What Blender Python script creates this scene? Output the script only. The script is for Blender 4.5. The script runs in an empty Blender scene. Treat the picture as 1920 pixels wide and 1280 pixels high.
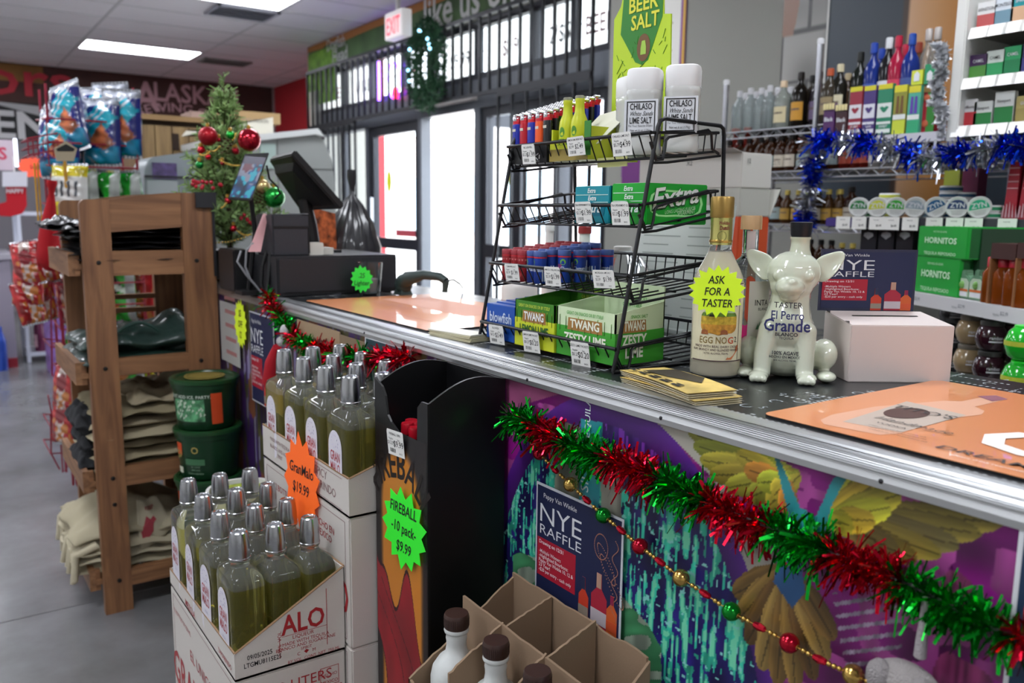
import bpy,bmesh,math,random
import numpy as np
from mathutils import Vector,Matrix
random.seed(7);np.random.seed(7)
SC=bpy.context.scene
COL=SC.collection
# camera, sky, lights, exposure
FPX=1571.6
_pi,_ro,_yw=[math.radians(a)for a in(8.7272,.66313,34.93)]
FW=np.array([math.sin(_yw)*math.cos(_pi),math.cos(_yw)*math.cos(_pi),-math.sin(_pi)])
_r=np.array([math.cos(_yw),-math.sin(_yw),0.]);_u=np.cross(_r,FW)
RT=math.cos(_ro)*_r+math.sin(_ro)*_u
UP=-math.sin(_ro)*_r+math.cos(_ro)*_u
EYE=np.array([0.,0.,1.32])
cam=bpy.data.cameras.new('camera');camo=bpy.data.objects.new('camera',cam);COL.objects.link(camo)
cam.sensor_width=36;cam.lens=FPX/1920*36;cam.clip_start=.02;cam.clip_end=200
camo.matrix_world=Matrix(((RT[0],UP[0],-FW[0],EYE[0]),(RT[1],UP[1],-FW[1],EYE[1]),(RT[2],UP[2],-FW[2],EYE[2]),(0,0,0,1)))
cam.dof.use_dof=True;cam.dof.focus_distance=1.32;cam.dof.aperture_fstop=5.0
SC.camera=camo
SC.view_settings.view_transform='Standard';SC.view_settings.look='None'
SC.view_settings.gamma=1;SC.view_settings.use_curve_mapping=False
SC.view_settings.exposure=0.0
PANEL=20.0
SKY=11.0
w=bpy.data.worlds.new('sky');SC.world=w;w.use_nodes=True
w.node_tree.nodes['Background'].inputs[0].default_value=(.93,.96,1,1)
w.node_tree.nodes['Background'].inputs[1].default_value=SKY
SC.cycles.max_bounces=8;SC.cycles.transmission_bounces=8;SC.cycles.transparent_max_bounces=16
SC.cycles.glossy_bounces=3;SC.cycles.diffuse_bounces=5;SC.cycles.sample_clamp_indirect=4
def at(px,py,ax,v):
 """point of the photograph's pixel on the world plane ax = v"""
 d=FW+(px-960)/FPX*RT-(py-640)/FPX*UP
 k='xyz'.index(ax)
 return Vector(EYE+d*(v-EYE[k])/d[k])
# materials
def lin(c):
 if isinstance(c,str):
  c=c.lstrip('#');c=[int(c[i:i+2],16)/255 for i in(0,2,4)]
 return[x/12.92 if x<=.04045 else((x+.055)/1.055)**2.4 for x in c]
MC={}
def mat(c,rough=.5,metal=0,name=None,trans=0,ior=1.45,emit=0,alpha=1,coat=0,spec=.5,sss=0,bump=0,bscale=60,var=0,vscale=8,translucent=0):
 key=(str(c),rough,metal,trans,ior,emit,alpha,coat,spec,bump,bscale,var,vscale,translucent,name)
 if key in MC:return MC[key]
 m=bpy.data.materials.new(name or 'material');m.use_nodes=True;nt=m.node_tree;b=nt.nodes['Principled BSDF']
 col=lin(c)+[1]
 b.inputs['Base Color'].default_value=col;b.inputs['Roughness'].default_value=rough
 b.inputs['Metallic'].default_value=metal;b.inputs['IOR'].default_value=ior
 b.inputs['Transmission Weight'].default_value=trans;b.inputs['Coat Weight'].default_value=coat
 b.inputs['Specular IOR Level'].default_value=spec;b.inputs['Alpha'].default_value=alpha
 if emit:b.inputs['Emission Color'].default_value=col;b.inputs['Emission Strength'].default_value=emit
 if bump or var:
  tc=nt.nodes.new('ShaderNodeTexCoord')
 if bump:
  n=nt.nodes.new('ShaderNodeTexNoise');n.inputs['Scale'].default_value=bscale;n.inputs['Detail'].default_value=3
  bu=nt.nodes.new('ShaderNodeBump');bu.inputs['Strength'].default_value=bump;bu.inputs['Distance'].default_value=.01
  nt.links.new(tc.outputs['Object'],n.inputs['Vector']);nt.links.new(n.outputs['Fac'],bu.inputs['Height']);nt.links.new(bu.outputs[0],b.inputs['Normal'])
 if var:
  n2=nt.nodes.new('ShaderNodeTexNoise');n2.inputs['Scale'].default_value=vscale;n2.inputs['Detail'].default_value=5
  r=nt.nodes.new('ShaderNodeValToRGB');r.color_ramp.elements[0].position=.3;r.color_ramp.elements[1].position=.7
  r.color_ramp.elements[0].color=[x*(1-var)for x in col[:3]]+[1];r.color_ramp.elements[1].color=[min(1,x*(1+var))for x in col[:3]]+[1]
  nt.links.new(tc.outputs['Object'],n2.inputs['Vector']);nt.links.new(n2.outputs['Fac'],r.inputs[0]);nt.links.new(r.outputs[0],b.inputs['Base Color'])
 if translucent:
  tr=nt.nodes.new('ShaderNodeBsdfTranslucent');tr.inputs[0].default_value=col
  mx=nt.nodes.new('ShaderNodeMixShader');mx.inputs[0].default_value=translucent
  nt.links.new(b.outputs[0],mx.inputs[1]);nt.links.new(tr.outputs[0],mx.inputs[2]);nt.links.new(mx.outputs[0],nt.nodes['Material Output'].inputs[0])
 MC[key]=m;return m
def wood(c1,c2,axis='z',scale=1,rough=.55,name='wood'):
 k=('wood',c1,c2,axis,scale)
 if k in MC:return MC[k]
 m=bpy.data.materials.new(name);m.use_nodes=True;nt=m.node_tree;b=nt.nodes['Principled BSDF'];b.inputs['Roughness'].default_value=rough
 tc=nt.nodes.new('ShaderNodeTexCoord');mp=nt.nodes.new('ShaderNodeMapping')
 s={'x':(1.2,14,14),'y':(14,1.2,14),'z':(14,14,1.2)}[axis];mp.inputs['Scale'].default_value=[a*scale for a in s]
 n=nt.nodes.new('ShaderNodeTexNoise');n.inputs['Scale'].default_value=2;n.inputs['Detail'].default_value=6;n.inputs['Distortion'].default_value=1.5
 r=nt.nodes.new('ShaderNodeValToRGB');r.color_ramp.elements[0].position=.3;r.color_ramp.elements[1].position=.68
 r.color_ramp.elements[0].color=lin(c1)+[1];r.color_ramp.elements[1].color=lin(c2)+[1]
 L=nt.links.new;L(tc.outputs['Object'],mp.inputs[0]);L(mp.outputs[0],n.inputs['Vector']);L(n.outputs['Fac'],r.inputs[0]);L(r.outputs[0],b.inputs['Base Color'])
 MC[k]=m;return m
def attrmat(name,rough=.4,metal=0,coat=0):
 k=('attr',name,rough,metal,coat)
 if k in MC:return MC[k]
 m=bpy.data.materials.new(name);m.use_nodes=True;nt=m.node_tree;b=nt.nodes['Principled BSDF']
 a=nt.nodes.new('ShaderNodeAttribute');a.attribute_name='Col';nt.links.new(a.outputs['Color'],b.inputs['Base Color'])
 b.inputs['Roughness'].default_value=rough;b.inputs['Metallic'].default_value=metal;b.inputs['Coat Weight'].default_value=coat
 MC[k]=m;return m
# object helpers
PAR={}
WP=set()
def Wm(o):
 m=Matrix.LocRotScale(o.location,o.rotation_euler,o.scale)
 return Wm(o.parent)@m if o.parent else m
def tag(o,label=None,cat=None,group=None,kind=None):
 if label:o['label']=label
 if cat:o['category']=cat
 if group:o['group']=group
 if kind:o['kind']=kind
 return o
def thing(name,label,cat,loc=(0,0,0),rz=0,group=None,kind=None,world=True):
 o=bpy.data.objects.new(name,None);COL.objects.link(o);o.empty_display_size=.05
 o.location=loc;o.rotation_euler=(0,0,rz)
 tag(o,label,cat,group,kind)
 if world:WP.add(o.name)
 return o
def dup(o,loc=None,rz=None,label=None,group=None,parent=None,scale=None):
 c=o.copy();COL.objects.link(c)
 if parent:c.parent=parent
 elif not parent and o.parent:c.parent=None
 for ch in o.children:dup(ch,parent=c)
 if loc is not None:c.location=loc
 if rz is not None:c.rotation_euler=(0,0,rz)
 if scale is not None:c.scale=scale
 if label:c['label']=label
 if group:c['group']=group
 return c
TXT={}
def tgeo(s,bold=0):
 k=(s,bold)
 if k not in TXT:
  cu=bpy.data.curves.new('t','FONT');cu.body=s;cu.resolution_u=2;cu.offset=bold;cu.fill_mode='FRONT'
  ob=bpy.data.objects.new('t',cu);me=ob.to_mesh()
  v=np.array([tuple(p.co[:2])for p in me.vertices])if len(me.vertices)else np.zeros((0,2))
  f=[tuple(p.vertices)for p in me.polygons]
  ob.to_mesh_clear();bpy.data.objects.remove(ob);bpy.data.curves.remove(cu)
  TXT[k]=(v,f)
 return TXT[k]
def V3(p):return Vector(p)
class MB:
 def __init__(s):s.v=[];s.f=[];s.m=[]
 def add(s,vs,fs,mi=0):
  b=len(s.v);s.v+=[tuple(p)for p in vs]
  for f in fs:s.f.append(tuple(b+i for i in f));s.m.append(mi)
  return s
 def box(s,a,b,mi=0):
  x0,y0,z0=[min(a[i],b[i])for i in range(3)];x1,y1,z1=[max(a[i],b[i])for i in range(3)]
  return s.add([(x0,y0,z0),(x1,y0,z0),(x1,y1,z0),(x0,y1,z0),(x0,y0,z1),(x1,y0,z1),(x1,y1,z1),(x0,y1,z1)],[(0,3,2,1),(4,5,6,7),(0,1,5,4),(1,2,6,5),(2,3,7,6),(3,0,4,7)],mi)
 def hexa(s,lo,hi,mi=0):
  """solid between two quads"""
  return s.add(list(lo)+list(hi),[(0,3,2,1),(4,5,6,7),(0,1,5,4),(1,2,6,5),(2,3,7,6),(3,0,4,7)],mi)
 def obox(s,c,size,R,mi=0):
  c=V3(c);q=[]
  for z in(-.5,.5):
   for x,y in((-.5,-.5),(.5,-.5),(.5,.5),(-.5,.5)):q.append(c+R@Vector((x*size[0],y*size[1],z*size[2])))
  return s.hexa(q[:4],q[4:],mi)
 def tube(s,pts,r,n=6,closed=False,mi=0):
  P=[V3(p)for p in pts];N=len(P);rings=[]
  rr=r if isinstance(r,(list,tuple))else[r]*N
  up=None
  for i,p in enumerate(P):
   a=P[(i-1)%N]if(closed or i>0)else p;b=P[(i+1)%N]if(closed or i<N-1)else p
   t=(b-a).normalized()
   if up is None:up=Vector((0,0,1))if abs(t.z)<.9 else Vector((1,0,0))
   x=t.cross(up)
   if x.length<1e-5:x=t.cross(Vector((1,0,0)))
   x.normalize();y=x.cross(t).normalized();up=y
   rings.append([p+(x*math.cos(k*2*math.pi/n)+y*math.sin(k*2*math.pi/n))*rr[i]for k in range(n)])
  b=len(s.v)
  for R in rings:s.v+=[tuple(q)for q in R]
  for i in range(N if closed else N-1):
   j=(i+1)%N
   for k in range(n):
    k2=(k+1)%n;s.f.append((b+i*n+k,b+i*n+k2,b+j*n+k2,b+j*n+k));s.m.append(mi)
  if not closed:
   s.f.append(tuple(b+k for k in range(n))[::-1]);s.f.append(tuple(b+(N-1)*n+k for k in range(n)));s.m+=[mi,mi]
  return s
 def lathe(s,prof,c=(0,0,0),n=20,mi=0,sx=1,sy=1,cap=True,p=2,rot=0):
  """profile (r, z) turned about z; p > 2 makes the section squarish"""
  b=len(s.v)
  for r,z in prof:
   for k in range(n):
    a=k*2*math.pi/n+rot;ca,sa=math.cos(a),math.sin(a)
    q=(abs(ca)**p+abs(sa)**p)**(-1/p)
    s.v.append((c[0]+r*q*ca*sx,c[1]+r*q*sa*sy,c[2]+z))
  for i in range(len(prof)-1):
   for k in range(n):
    k2=(k+1)%n;s.f.append((b+i*n+k,b+i*n+k2,b+(i+1)*n+k2,b+(i+1)*n+k));s.m.append(mi)
  if cap:
   if prof[0][0]>1e-6:s.f.append(tuple(b+k for k in range(n))[::-1]);s.m.append(mi)
   if prof[-1][0]>1e-6:s.f.append(tuple(b+(len(prof)-1)*n+k for k in range(n)));s.m.append(mi)
  return s
 def ell(s,c,r,n=16,mi=0,R=None):
  b=len(s.v);m=n//2
  if isinstance(r,(int,float)):r=(r,r,r)
  for i in range(m+1):
   t=math.pi*i/m
   for k in range(n):
    a=2*math.pi*k/n;v=Vector((r[0]*math.sin(t)*math.cos(a),r[1]*math.sin(t)*math.sin(a),r[2]*math.cos(t)))
    if R:v=R@v
    s.v.append((c[0]+v.x,c[1]+v.y,c[2]+v.z))
  for i in range(m):
   for k in range(n):
    k2=(k+1)%n;s.f.append((b+i*n+k,b+(i+1)*n+k,b+(i+1)*n+k2,b+i*n+k2));s.m.append(mi)
  return s
 def poly(s,pts,mi=0):return s.add(pts,[tuple(range(len(pts)))],mi)
 def prism(s,pts2,fr,d,mi=0,both=True):
  """polygon in frame (O, U, V) extruded d along U x V"""
  O,U,V=[V3(q)for q in fr];N=U.cross(V).normalized();n=len(pts2)
  A=[O+U*p[0]+V*p[1]for p in pts2];B=[a+N*d for a in A]
  fs=[tuple(range(n,2*n))]+[(i,(i+1)%n,n+(i+1)%n,n+i)for i in range(n)]
  if both:fs.append(tuple(range(n))[::-1])
  return s.add(A+B,fs,mi)
 def txt(s,t,fr,size,ha='l',bold=0,sx=1,lift=.0004,mi=0,va='b',shear=0,fn=None,fw=None):
  O,U,V=[V3(q)for q in fr];N=U.cross(V).normalized()
  v,f=tgeo(t,bold)
  if not len(v):return s
  v=v*size
  if fw:sx=fw/max(1e-6,v[:,0].max()-v[:,0].min())
  v=v*np.array([sx,1]);x0,x1=v[:,0].min(),v[:,0].max();y0,y1=v[:,1].min(),v[:,1].max()
  v=v-np.array([{'l':x0,'c':(x0+x1)/2,'r':x1}[ha],{'b':0,'c':(y0+y1)/2,'t':y1}[va]])
  if shear:v=v+np.stack([v[:,1]*shear,0*v[:,1]],1)
  if fn:P=[fn(a,b)for a,b in v]
  else:P=[O+U*float(a)+V*float(b)+N*lift for a,b in v]
  return s.add(P,f,mi)
 def build(s,name,m,parent=None,smooth=0,bevel=0,world=None,**kw):
  me=bpy.data.meshes.new(name);me.from_pydata(s.v,[],s.f);me.validate(verbose=False)if False else None
  mats=m if isinstance(m,(list,tuple))else[m]
  for q in mats:me.materials.append(q)
  if len(mats)>1:me.polygons.foreach_set('material_index',s.m)
  if bevel:
   bm=bmesh.new();bm.from_mesh(me)
   bmesh.ops.bevel(bm,geom=[e for e in bm.edges if e.is_manifold and e.calc_face_angle(0)>.5],offset=bevel,segments=2,affect='EDGES',clamp_overlap=True)
   bm.to_mesh(me);bm.free()
  if smooth:
   me.polygons.foreach_set('use_smooth',[True]*len(me.polygons))
   if smooth is not True:me.set_sharp_from_angle(angle=math.radians(smooth))
  o=bpy.data.objects.new(name,me);COL.objects.link(o)
  if parent:
   o.parent=parent
   r=parent
   while r.parent:r=r.parent
   if(r.name in WP)if world is None else world:me.transform(Wm(parent).inverted())
  else:
   o['kind']=kw.get('kind')or 'thing'
   if not kw.get('kind'):del o['kind']
   if len(s.v)and world is None:
    a=np.array(s.v);base=Vector(((a[:,0].min()+a[:,0].max())/2,(a[:,1].min()+a[:,1].max())/2,a[:,2].min()))
    me.transform(Matrix.Translation(-base));o.location=base
    WP.add(o.name)
  tag(o,kw.get('label'),kw.get('cat'),kw.get('group'),kw.get('kind'))
  return o
def inpoly(X,Y,P):
 r=np.zeros(X.shape,bool);n=len(P);j=n-1
 for i in range(n):
  xi,yi=P[i];xj,yj=P[j]
  if yi!=yj:
   r^=((yi>Y)!=(yj>Y))&(X<(xj-xi)*(Y-yi)/(yj-yi)+xi)
  j=i
 return r
def vnoise(X,Y,sx,sy,seed=0):
 """cheap smooth value noise"""
 g=np.random.RandomState(seed).rand(64,64)
 x=X*sx;y=Y*sy;xi=np.floor(x).astype(int);yi=np.floor(y).astype(int);fx=x-xi;fy=y-yi
 fx=fx*fx*(3-2*fx);fy=fy*fy*(3-2*fy)
 G=lambda a,b:g[a%64,b%64]
 return(G(xi,yi)*(1-fx)+G(xi+1,yi)*fx)*(1-fy)+(G(xi,yi+1)*(1-fx)+G(xi+1,yi+1)*fx)*fy
def painted(name,fr,w,h,nx,ny,fn,parent,rough=.4,coat=0,bulge=None,mname='print',**kw):
 """a surface whose print is a fine grid of coloured cells: fn(X, Y) -> rgb (sRGB), X 0..w, Y 0..h"""
 O,U,V=[V3(q)for q in fr];N=U.cross(V).normalized()
 xs=np.linspace(0,w,nx+1);ys=np.linspace(0,h,ny+1);X,Y=np.meshgrid(xs,ys)
 B=bulge(X,Y)if bulge is not None else np.zeros_like(X)
 P=np.array(O)+X[...,None]*np.array(U)+Y[...,None]*np.array(V)+B[...,None]*np.array(N)
 idx=np.arange((nx+1)*(ny+1)).reshape(ny+1,nx+1)
 F=np.stack([idx[:-1,:-1],idx[:-1,1:],idx[1:,1:],idx[1:,:-1]],-1).reshape(-1,4)
 me=bpy.data.meshes.new(name);me.vertices.add(P.size//3);me.vertices.foreach_set('co',P.reshape(-1))
 me.loops.add(F.size);me.loops.foreach_set('vertex_index',F.reshape(-1));me.polygons.add(len(F))
 me.polygons.foreach_set('loop_start',np.arange(0,F.size,4));me.update(calc_edges=True)
 C=np.clip(fn(X,Y),0,1);C=np.where(C<=.04045,C/12.92,((C+.055)/1.055)**2.4)
 a=me.color_attributes.new('Col','FLOAT_COLOR','POINT')
 a.data.foreach_set('color',np.concatenate([C,np.ones(C.shape[:2]+(1,))],-1).reshape(-1).astype(np.float32))
 me.materials.append(attrmat(mname,rough,0,coat));me.polygons.foreach_set('use_smooth',[True]*len(F))
 o=bpy.data.objects.new(name,me);COL.objects.link(o)
 if parent:
  o.parent=parent;r=parent
  while r.parent:r=r.parent
  if r.name in WP:me.transform(Wm(parent).inverted())
 tag(o,kw.get('label'),kw.get('cat'),kw.get('group'),kw.get('kind'))
 return o
def hx(c):c=c.lstrip('#');return np.array([int(c[i:i+2],16)/255 for i in(0,2,4)])
X_,Y_,Z_=Vector((1,0,0)),Vector((0,1,0)),Vector((0,0,1))
def burst(n=14,r0=.8,r1=1,seed=0,sq=1):
 rn=random.Random(seed);P=[]
 for i in range(n*2):
  a=math.pi*i/n;r=(r1 if i%2 else r0)*rn.uniform(.96,1.04)
  P.append((r*math.cos(a),r*math.sin(a)*sq))
 return P
BLK=mat('#101012',.45);WHT=mat('#e8e8e4',.5);PAPER=mat('#e9e8e4',.7);INK=mat('#17171a',.6)
CHROME=mat('#c8c8cc',.18,1,'chrome');STEEL=mat('#b9bbbd',.3,1,'steel')
# the room
def floor_material():
 m=bpy.data.materials.new('polished_concrete');m.use_nodes=True;nt=m.node_tree;b=nt.nodes['Principled BSDF']
 tc=nt.nodes.new('ShaderNodeTexCoord');n=nt.nodes.new('ShaderNodeTexNoise');n.inputs['Scale'].default_value=2.2;n.inputs['Detail'].default_value=8;n.inputs['Roughness'].default_value=.6
 r=nt.nodes.new('ShaderNodeValToRGB');e=r.color_ramp.elements;e[0].position=.25;e[0].color=lin('#555452')+[1];e[1].position=.75;e[1].color=lin('#7f7f82')+[1]
 n2=nt.nodes.new('ShaderNodeTexNoise');n2.inputs['Scale'].default_value=6;n2.inputs['Detail'].default_value=6
 mr=nt.nodes.new('ShaderNodeMapRange');mr.inputs[3].default_value=.12;mr.inputs[4].default_value=.3
 L=nt.links.new;L(tc.outputs['Object'],n.inputs['Vector']);L(tc.outputs['Object'],n2.inputs['Vector']);L(n.outputs['Fac'],r.inputs[0]);L(r.outputs[0],b.inputs['Base Color']);L(n2.outputs['Fac'],mr.inputs[0]);L(mr.outputs[0],b.inputs['Roughness'])
 return m
FLM=floor_material()
floor=MB().box((-4.2,-3.2,-.12),(4.5,12.6,-.012)).build('floor',mat('#3a3a3b',.8),kind='structure')
jy=at(50,722,'z',0).y
for y0,y1 in((-3.2,-1.2),(-1.2,3.0),(3.0,jy),(jy,12.6)):
 MB().box((-4.2,y0+.003,-.012),(4.5,y1-.003,0)).build('slab',FLM,floor)
CZ=3.08
ceiling=MB().box((-4.2,-3.2,CZ+.03),(4.5,12.6,CZ+.12)).build('ceiling',mat('#8c8c8c',.9),kind='structure')
TX=[1.545+1.235*k for k in range(-5,4)];TY=[7.05+.62*k for k in range(-17,10)]
LIGHTS=[(5,r)for r in(2,7,12,17,22)]+[(3,r)for r in(2,7,12,17,22)]+[(1,r)for r in(7,12,17,22)]
tile_m=mat('#e9e7e9',.9,bump=.25,bscale=300,name='ceiling_tile')
tile=None
for i in range(len(TX)-1):
 for j in range(len(TY)-1):
  if(i,j)in LIGHTS:continue
  if i in(5,6)and False:continue
  xa,xb,ya,yb=TX[i],min(TX[i+1],4.4),TY[j],min(TY[j+1],12.45)
  if tile is None:tile=MB().box((0,0,0),(1.21,.596,.012)).build('tile',tile_m,ceiling,world=False);tile_me=tile.data;o=tile
  else:o=bpy.data.objects.new('tile',tile_me);COL.objects.link(o);o.parent=ceiling
  o.location=Vector((xa+.012,ya+.012,CZ+.004))-ceiling.location
  if xb-xa<1.2:o.scale.x=(xb-xa)/1.235
  if yb-ya<.6:o.scale.y=(yb-ya)/.62
g=MB()
for x in TX:g.box((x-.012,-3.2,CZ),(x+.012,12.45,CZ+.008))
for y in TY:g.box((-4.2,y-.012,CZ+.001),(4.4,y+.012,CZ+.0085))
g.build('grid_rail',mat('#c9c9c9',.6),ceiling)
lamp_m=mat('#f4f8ff',.6,emit=PANEL,name='lamp_diffuser')
LL={(5,17):('fluorescent ceiling panel nearest the viewer, cut by the top of the picture',1),(5,22):('whole fluorescent ceiling panel between the two vents, in full view',1)}
for n,(i,j)in enumerate(LIGHTS):
 if(i,j)==(5,17):i0=16
 x0,y0=TX[i]+.01,TY[j]+.01
 x1,y1=TX[i+1]-.01,TY[j+1]-.01
 t=thing('ceiling_light',LL.get((i,j),('fluorescent ceiling panel outside the picture, over the aisles behind the viewer',0))[0],'ceiling light',((x0+x1)/2,(y0+y1)/2,CZ),group='recessed fluorescent ceiling panels')
 f=MB()
 for a,b in(((x0,y0),(x1,y0+.02)),((x0,y1-.02),(x1,y1)),((x0,y0),(x0+.02,y1)),((x1-.02,y0),(x1,y1))):f.box((a[0],a[1],CZ-.004),(b[0],b[1],CZ+.028))
 f.build('frame',mat('#d8d8d8',.5),t)
 MB().box((x0+.02,y0+.02,CZ+.004),(x1-.02,y1-.02,CZ+.012)).build('diffuser',lamp_m,t)
def vent(x0,y0,x1,y1,label,c):
 t=thing('ceiling_vent',label,'air vent',((x0+x1)/2,(y0+y1)/2,CZ),group='ceiling vents')
 f=MB()
 for a,b in(((x0,y0),(x1,y0+.03)),((x0,y1-.03),(x1,y1)),((x0,y0),(x0+.03,y1)),((x1-.03,y0),(x1,y1))):f.box((a[0],a[1],CZ-.014),(b[0],b[1],CZ+.0))
 f.build('frame',mat(c,.5),t)
 MB().box((x0+.03,y0+.03,CZ-.004),(x1-.03,y1-.03,CZ-.001)).build('backing',mat('#303134',.7),t)
 n=6;sl=None
 for k in range(n):
  y=y0+.05+(y1-y0-.1)*k/(n-1)
  MB().obox(((x0+x1)/2,y,CZ-.009),(x1-x0-.06,.03,.003),Matrix.Rotation(.6,3,'X')).build('slat',mat(c,.5),t)
vent(2.24,7.7,2.8,8.15,'flat grey return vent beside the nearer ceiling panel','#a5a7b0')
vent(2.86,10.45,3.42,10.8,'small slatted vent right of the farther ceiling panel','#8f8d88')
FY=12.4
wall_far=MB().box((-4.2,FY,0),(4.5,FY+.12,CZ+.03)).build('wall_far',mat('#452c28',.8,var=.15,vscale=3),kind='structure')
def panel(name,x0,x1,z0,z1,y,c,par,**k):return MB().box((x0,y-.01,z0),(x1,y,z1)).build(name,c if not isinstance(c,str)else mat(c,.7),par,**k)
fz=lambda px,py:at(px,py,'y',FY)
panel('mural_panel',-3,fz(80,130).x,fz(0,150).z,3.07,FY,mat('#7a5526',.7,var=.3,vscale=3),wall_far)
panel('mural_panel',-3,fz(250,200).x,fz(0,262).z,fz(0,190).z,FY,'#191a1c',wall_far)
a,b=fz(248,232),fz(420,262);panel('mural_panel',a.x,b.x,b.z,a.z,FY,'#1d1d1d',wall_far)
panel('mural_panel',-3,4.4,0,fz(0,262).z,FY,'#6d6a70',wall_far)
t=MB();a=fz(137,186);t.txt('Coors',(a+Vector((0,-.02,0)),X_,Z_),.62,'r',.012,1.25);t.build('painted_lettering',mat('#a82030',.6),wall_far)
t=MB();a=fz(96,262);t.txt('DEN',(a+Vector((0,-.02,0)),X_,Z_),.46,'r',.03,1.15);t.build('painted_lettering',mat('#b9b9bb',.6),wall_far)
t=MB();a=fz(0,222);b=fz(120,205);c=fz(90,214);t.poly([a+Vector((0,-.02,.16)),c+Vector((0,-.02,-.05)),c+Vector((0,-.02,.03)),b+Vector((0,-.02,0)),a+Vector((0,-.02,.2))]);t.build('painted_lettering',mat('#9d9d9f',.6),wall_far)
t=MB();a=fz(252,197)
t.txt('A',(fz(250,204)+Vector((0,-.02,0)),X_,Z_),.52,'l',.02,.9);t.txt('LASKAN',(fz(289,188)+Vector((0,-.02,0)),X_,Z_),.34,'l',.02,.92)
c=(fz(330,320));R=1.35;cx=fz(328,200).x;cz=fz(328,210).z-R
arc=lambda u,v:Vector((cx+(R+v)*math.sin(u/R),FY-.02,cz+(R+v)*math.cos(u/R)))
t.txt('BREWING CO.',(a,X_,Z_),.17,'c',.012,1.1,fn=arc)
for s0 in(-1,1):
 P=[arc(s0*.62,-.08),arc(s0*.8,-.16),arc(s0*.8,.04),arc(s0*.62,.12)]
 t.poly(P if s0>0 else P[::-1])
t.build('painted_lettering',mat('#b58e95',.6),wall_far)
wall_side=MB().box((4.36,9.0,0),(4.46,12.6,CZ+.03)).build('wall_side',mat('#b3282f',.7),kind='structure')
MB().box((4.335,FY-.03,0),(4.36,FY,CZ)).build('corner_trim',mat('#9a8a8c',.5),wall_side)
MB().box((-4.3,-3.3,0),(-4.2,12.6,CZ+.03)).build('wall_left',mat('#d9d7d2',.8),kind='structure')
MB().box((-4.3,-3.3,0),(4.5,-3.2,CZ+.03)).build('wall_back',mat('#d9d7d2',.8),kind='structure')
SX=3.62
wr=MB()
wr.box((SX,-3.3,0),(SX+.14,4.15,CZ+.03))
wr.box((SX,4.15,2.78),(SX+.14,9.15,CZ+.03))
wr.box((SX,9.0,0),(4.36,9.15,CZ+.03))
wall_right=wr.build('wall_right',mat('#8b8a84',.75,bump=.08,bscale=120),kind='structure')
sf=lambda px,py,d=0:at(px,py,'x',SX-d)
MB().box((SX-.012,4.15,2.79),(SX,9.13,3.07)).build('mural_panel',mat('#46603a',.7,var=.35,vscale=3),wall_right)
MB().box((SX-.016,8.35,2.45),(SX-.012,9.13,3.0)).build('mural_panel',mat('#6d9a35',.7,var=.5,vscale=12),wall_right)
rg=random.Random(3);pts=[];y=9.13
low=[]
while y>4.2:low.append((y,3.03-rg.random()*.035));y-=rg.uniform(.08,.3)
t=MB();V=[Vector((SX-.018,y,z))for y,z in low]+[Vector((SX-.018,low[-1][0],3.078)),Vector((SX-.018,9.13,3.078))]
t.poly(V);t.build('painted_edge',mat('#a8703a',.7),wall_right)
NY=-Y_
t=MB();a=sf(836,38,.02)
t.txt('like us on',(Vector((SX-.02,sf(836,30).y+.33,2.83)),NY,Z_),.35,'l',.016,1.0)
t.txt('Dogfish',(sf(613,97,.02),NY,Z_),.17,'l',.01,.9);t.txt('Head',(sf(624,120,.02),NY,Z_),.2,'l',.01,.9)
t.build('painted_lettering',mat('#c9cac8',.6),wall_right)
a=sf(960,10,.02);MB().box((SX-.02,a.y-.28,2.9),(SX-.013,a.y+.02,3.07)).build('painted_sign',mat('#3f5ba0',.6),wall_right)
for y0,c in((8.98,'#cfc8ba'),(8.84,'#8f8f8c')):
 MB().box((SX-.03,y0,0),(SX,y0+.1,2.6)).build('painted_column',mat(c,.6),wall_right)
FR=mat('#2b2d33',.35,.4,'dark_aluminium');FR2=mat('#5b5f66',.4,.3,'grey_panel')
PANE=mat('#f4faff',.02,trans=1,ior=1.02,name='window_glass')
def frame(name,y0,y1,z0,z1,wd=.06,mull=(),rails=(),pane=True):
 f=MB();x0,x1=SX+.02,SX+.08
 f.box((x0,y0,z0),(x1,y0+wd,z1)).box((x0,y1-wd,z0),(x1,y1,z1)).box((x0,y0+wd,z1-wd),(x1,y1-wd,z1)).box((x0,y0+wd,z0),(x1,y1-wd,z0+wd))
 for m in mull:f.box((x0,m-wd/2,z0+wd),(x1,m+wd/2,z1-wd))
 for z in rails:f.box((x0,y0+wd,z-.05),(x1,y1-wd,z+.05))
 o=f.build(name,FR,kind='structure')
 if pane:MB().box((x0+.025,y0+wd,z0+wd),(x0+.03,y1-wd,z1-wd)).build('pane',PANE,o)
 return o
frame('window_1',7.72,9.0,0,2.19,mull=(8.35,))
d1=frame('door_1',6.66,7.68,0,2.12,.09,rails=(1.02,))
MB().box((SX-.04,7.55,.95),(SX-.01,7.58,1.45)).build('door_handle',STEEL,d1)
frame('window_2',5.2,5.66,0,2.12,.07,rails=(1.02,))
frame('window_3',4.15,5.2,0,2.12,.07,mull=(4.7,))
frame('window_4',4.15,9.0,2.34,2.78,.05,mull=(8.3,7.62,6.95,6.45,5.75,5.0,4.55))
fr=MB();fr.box((SX+.0,4.15,2.12),(SX+.12,9.0,2.34));fr.box((SX,7.68,0),(SX+.1,7.72,2.12)).box((SX,6.6,0),(SX+.1,6.66,2.12)).box((SX,5.66,0),(SX+.1,5.74,2.12))
tr=fr.build('trim_1',FR2,kind='structure')
a,b=sf(788,210),sf(895,193)
MB().box((SX-.05,b.y,2.185),(SX,a.y,2.215)).build('door_closer_cover',mat('#cfcbc8',.4),tr)
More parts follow.
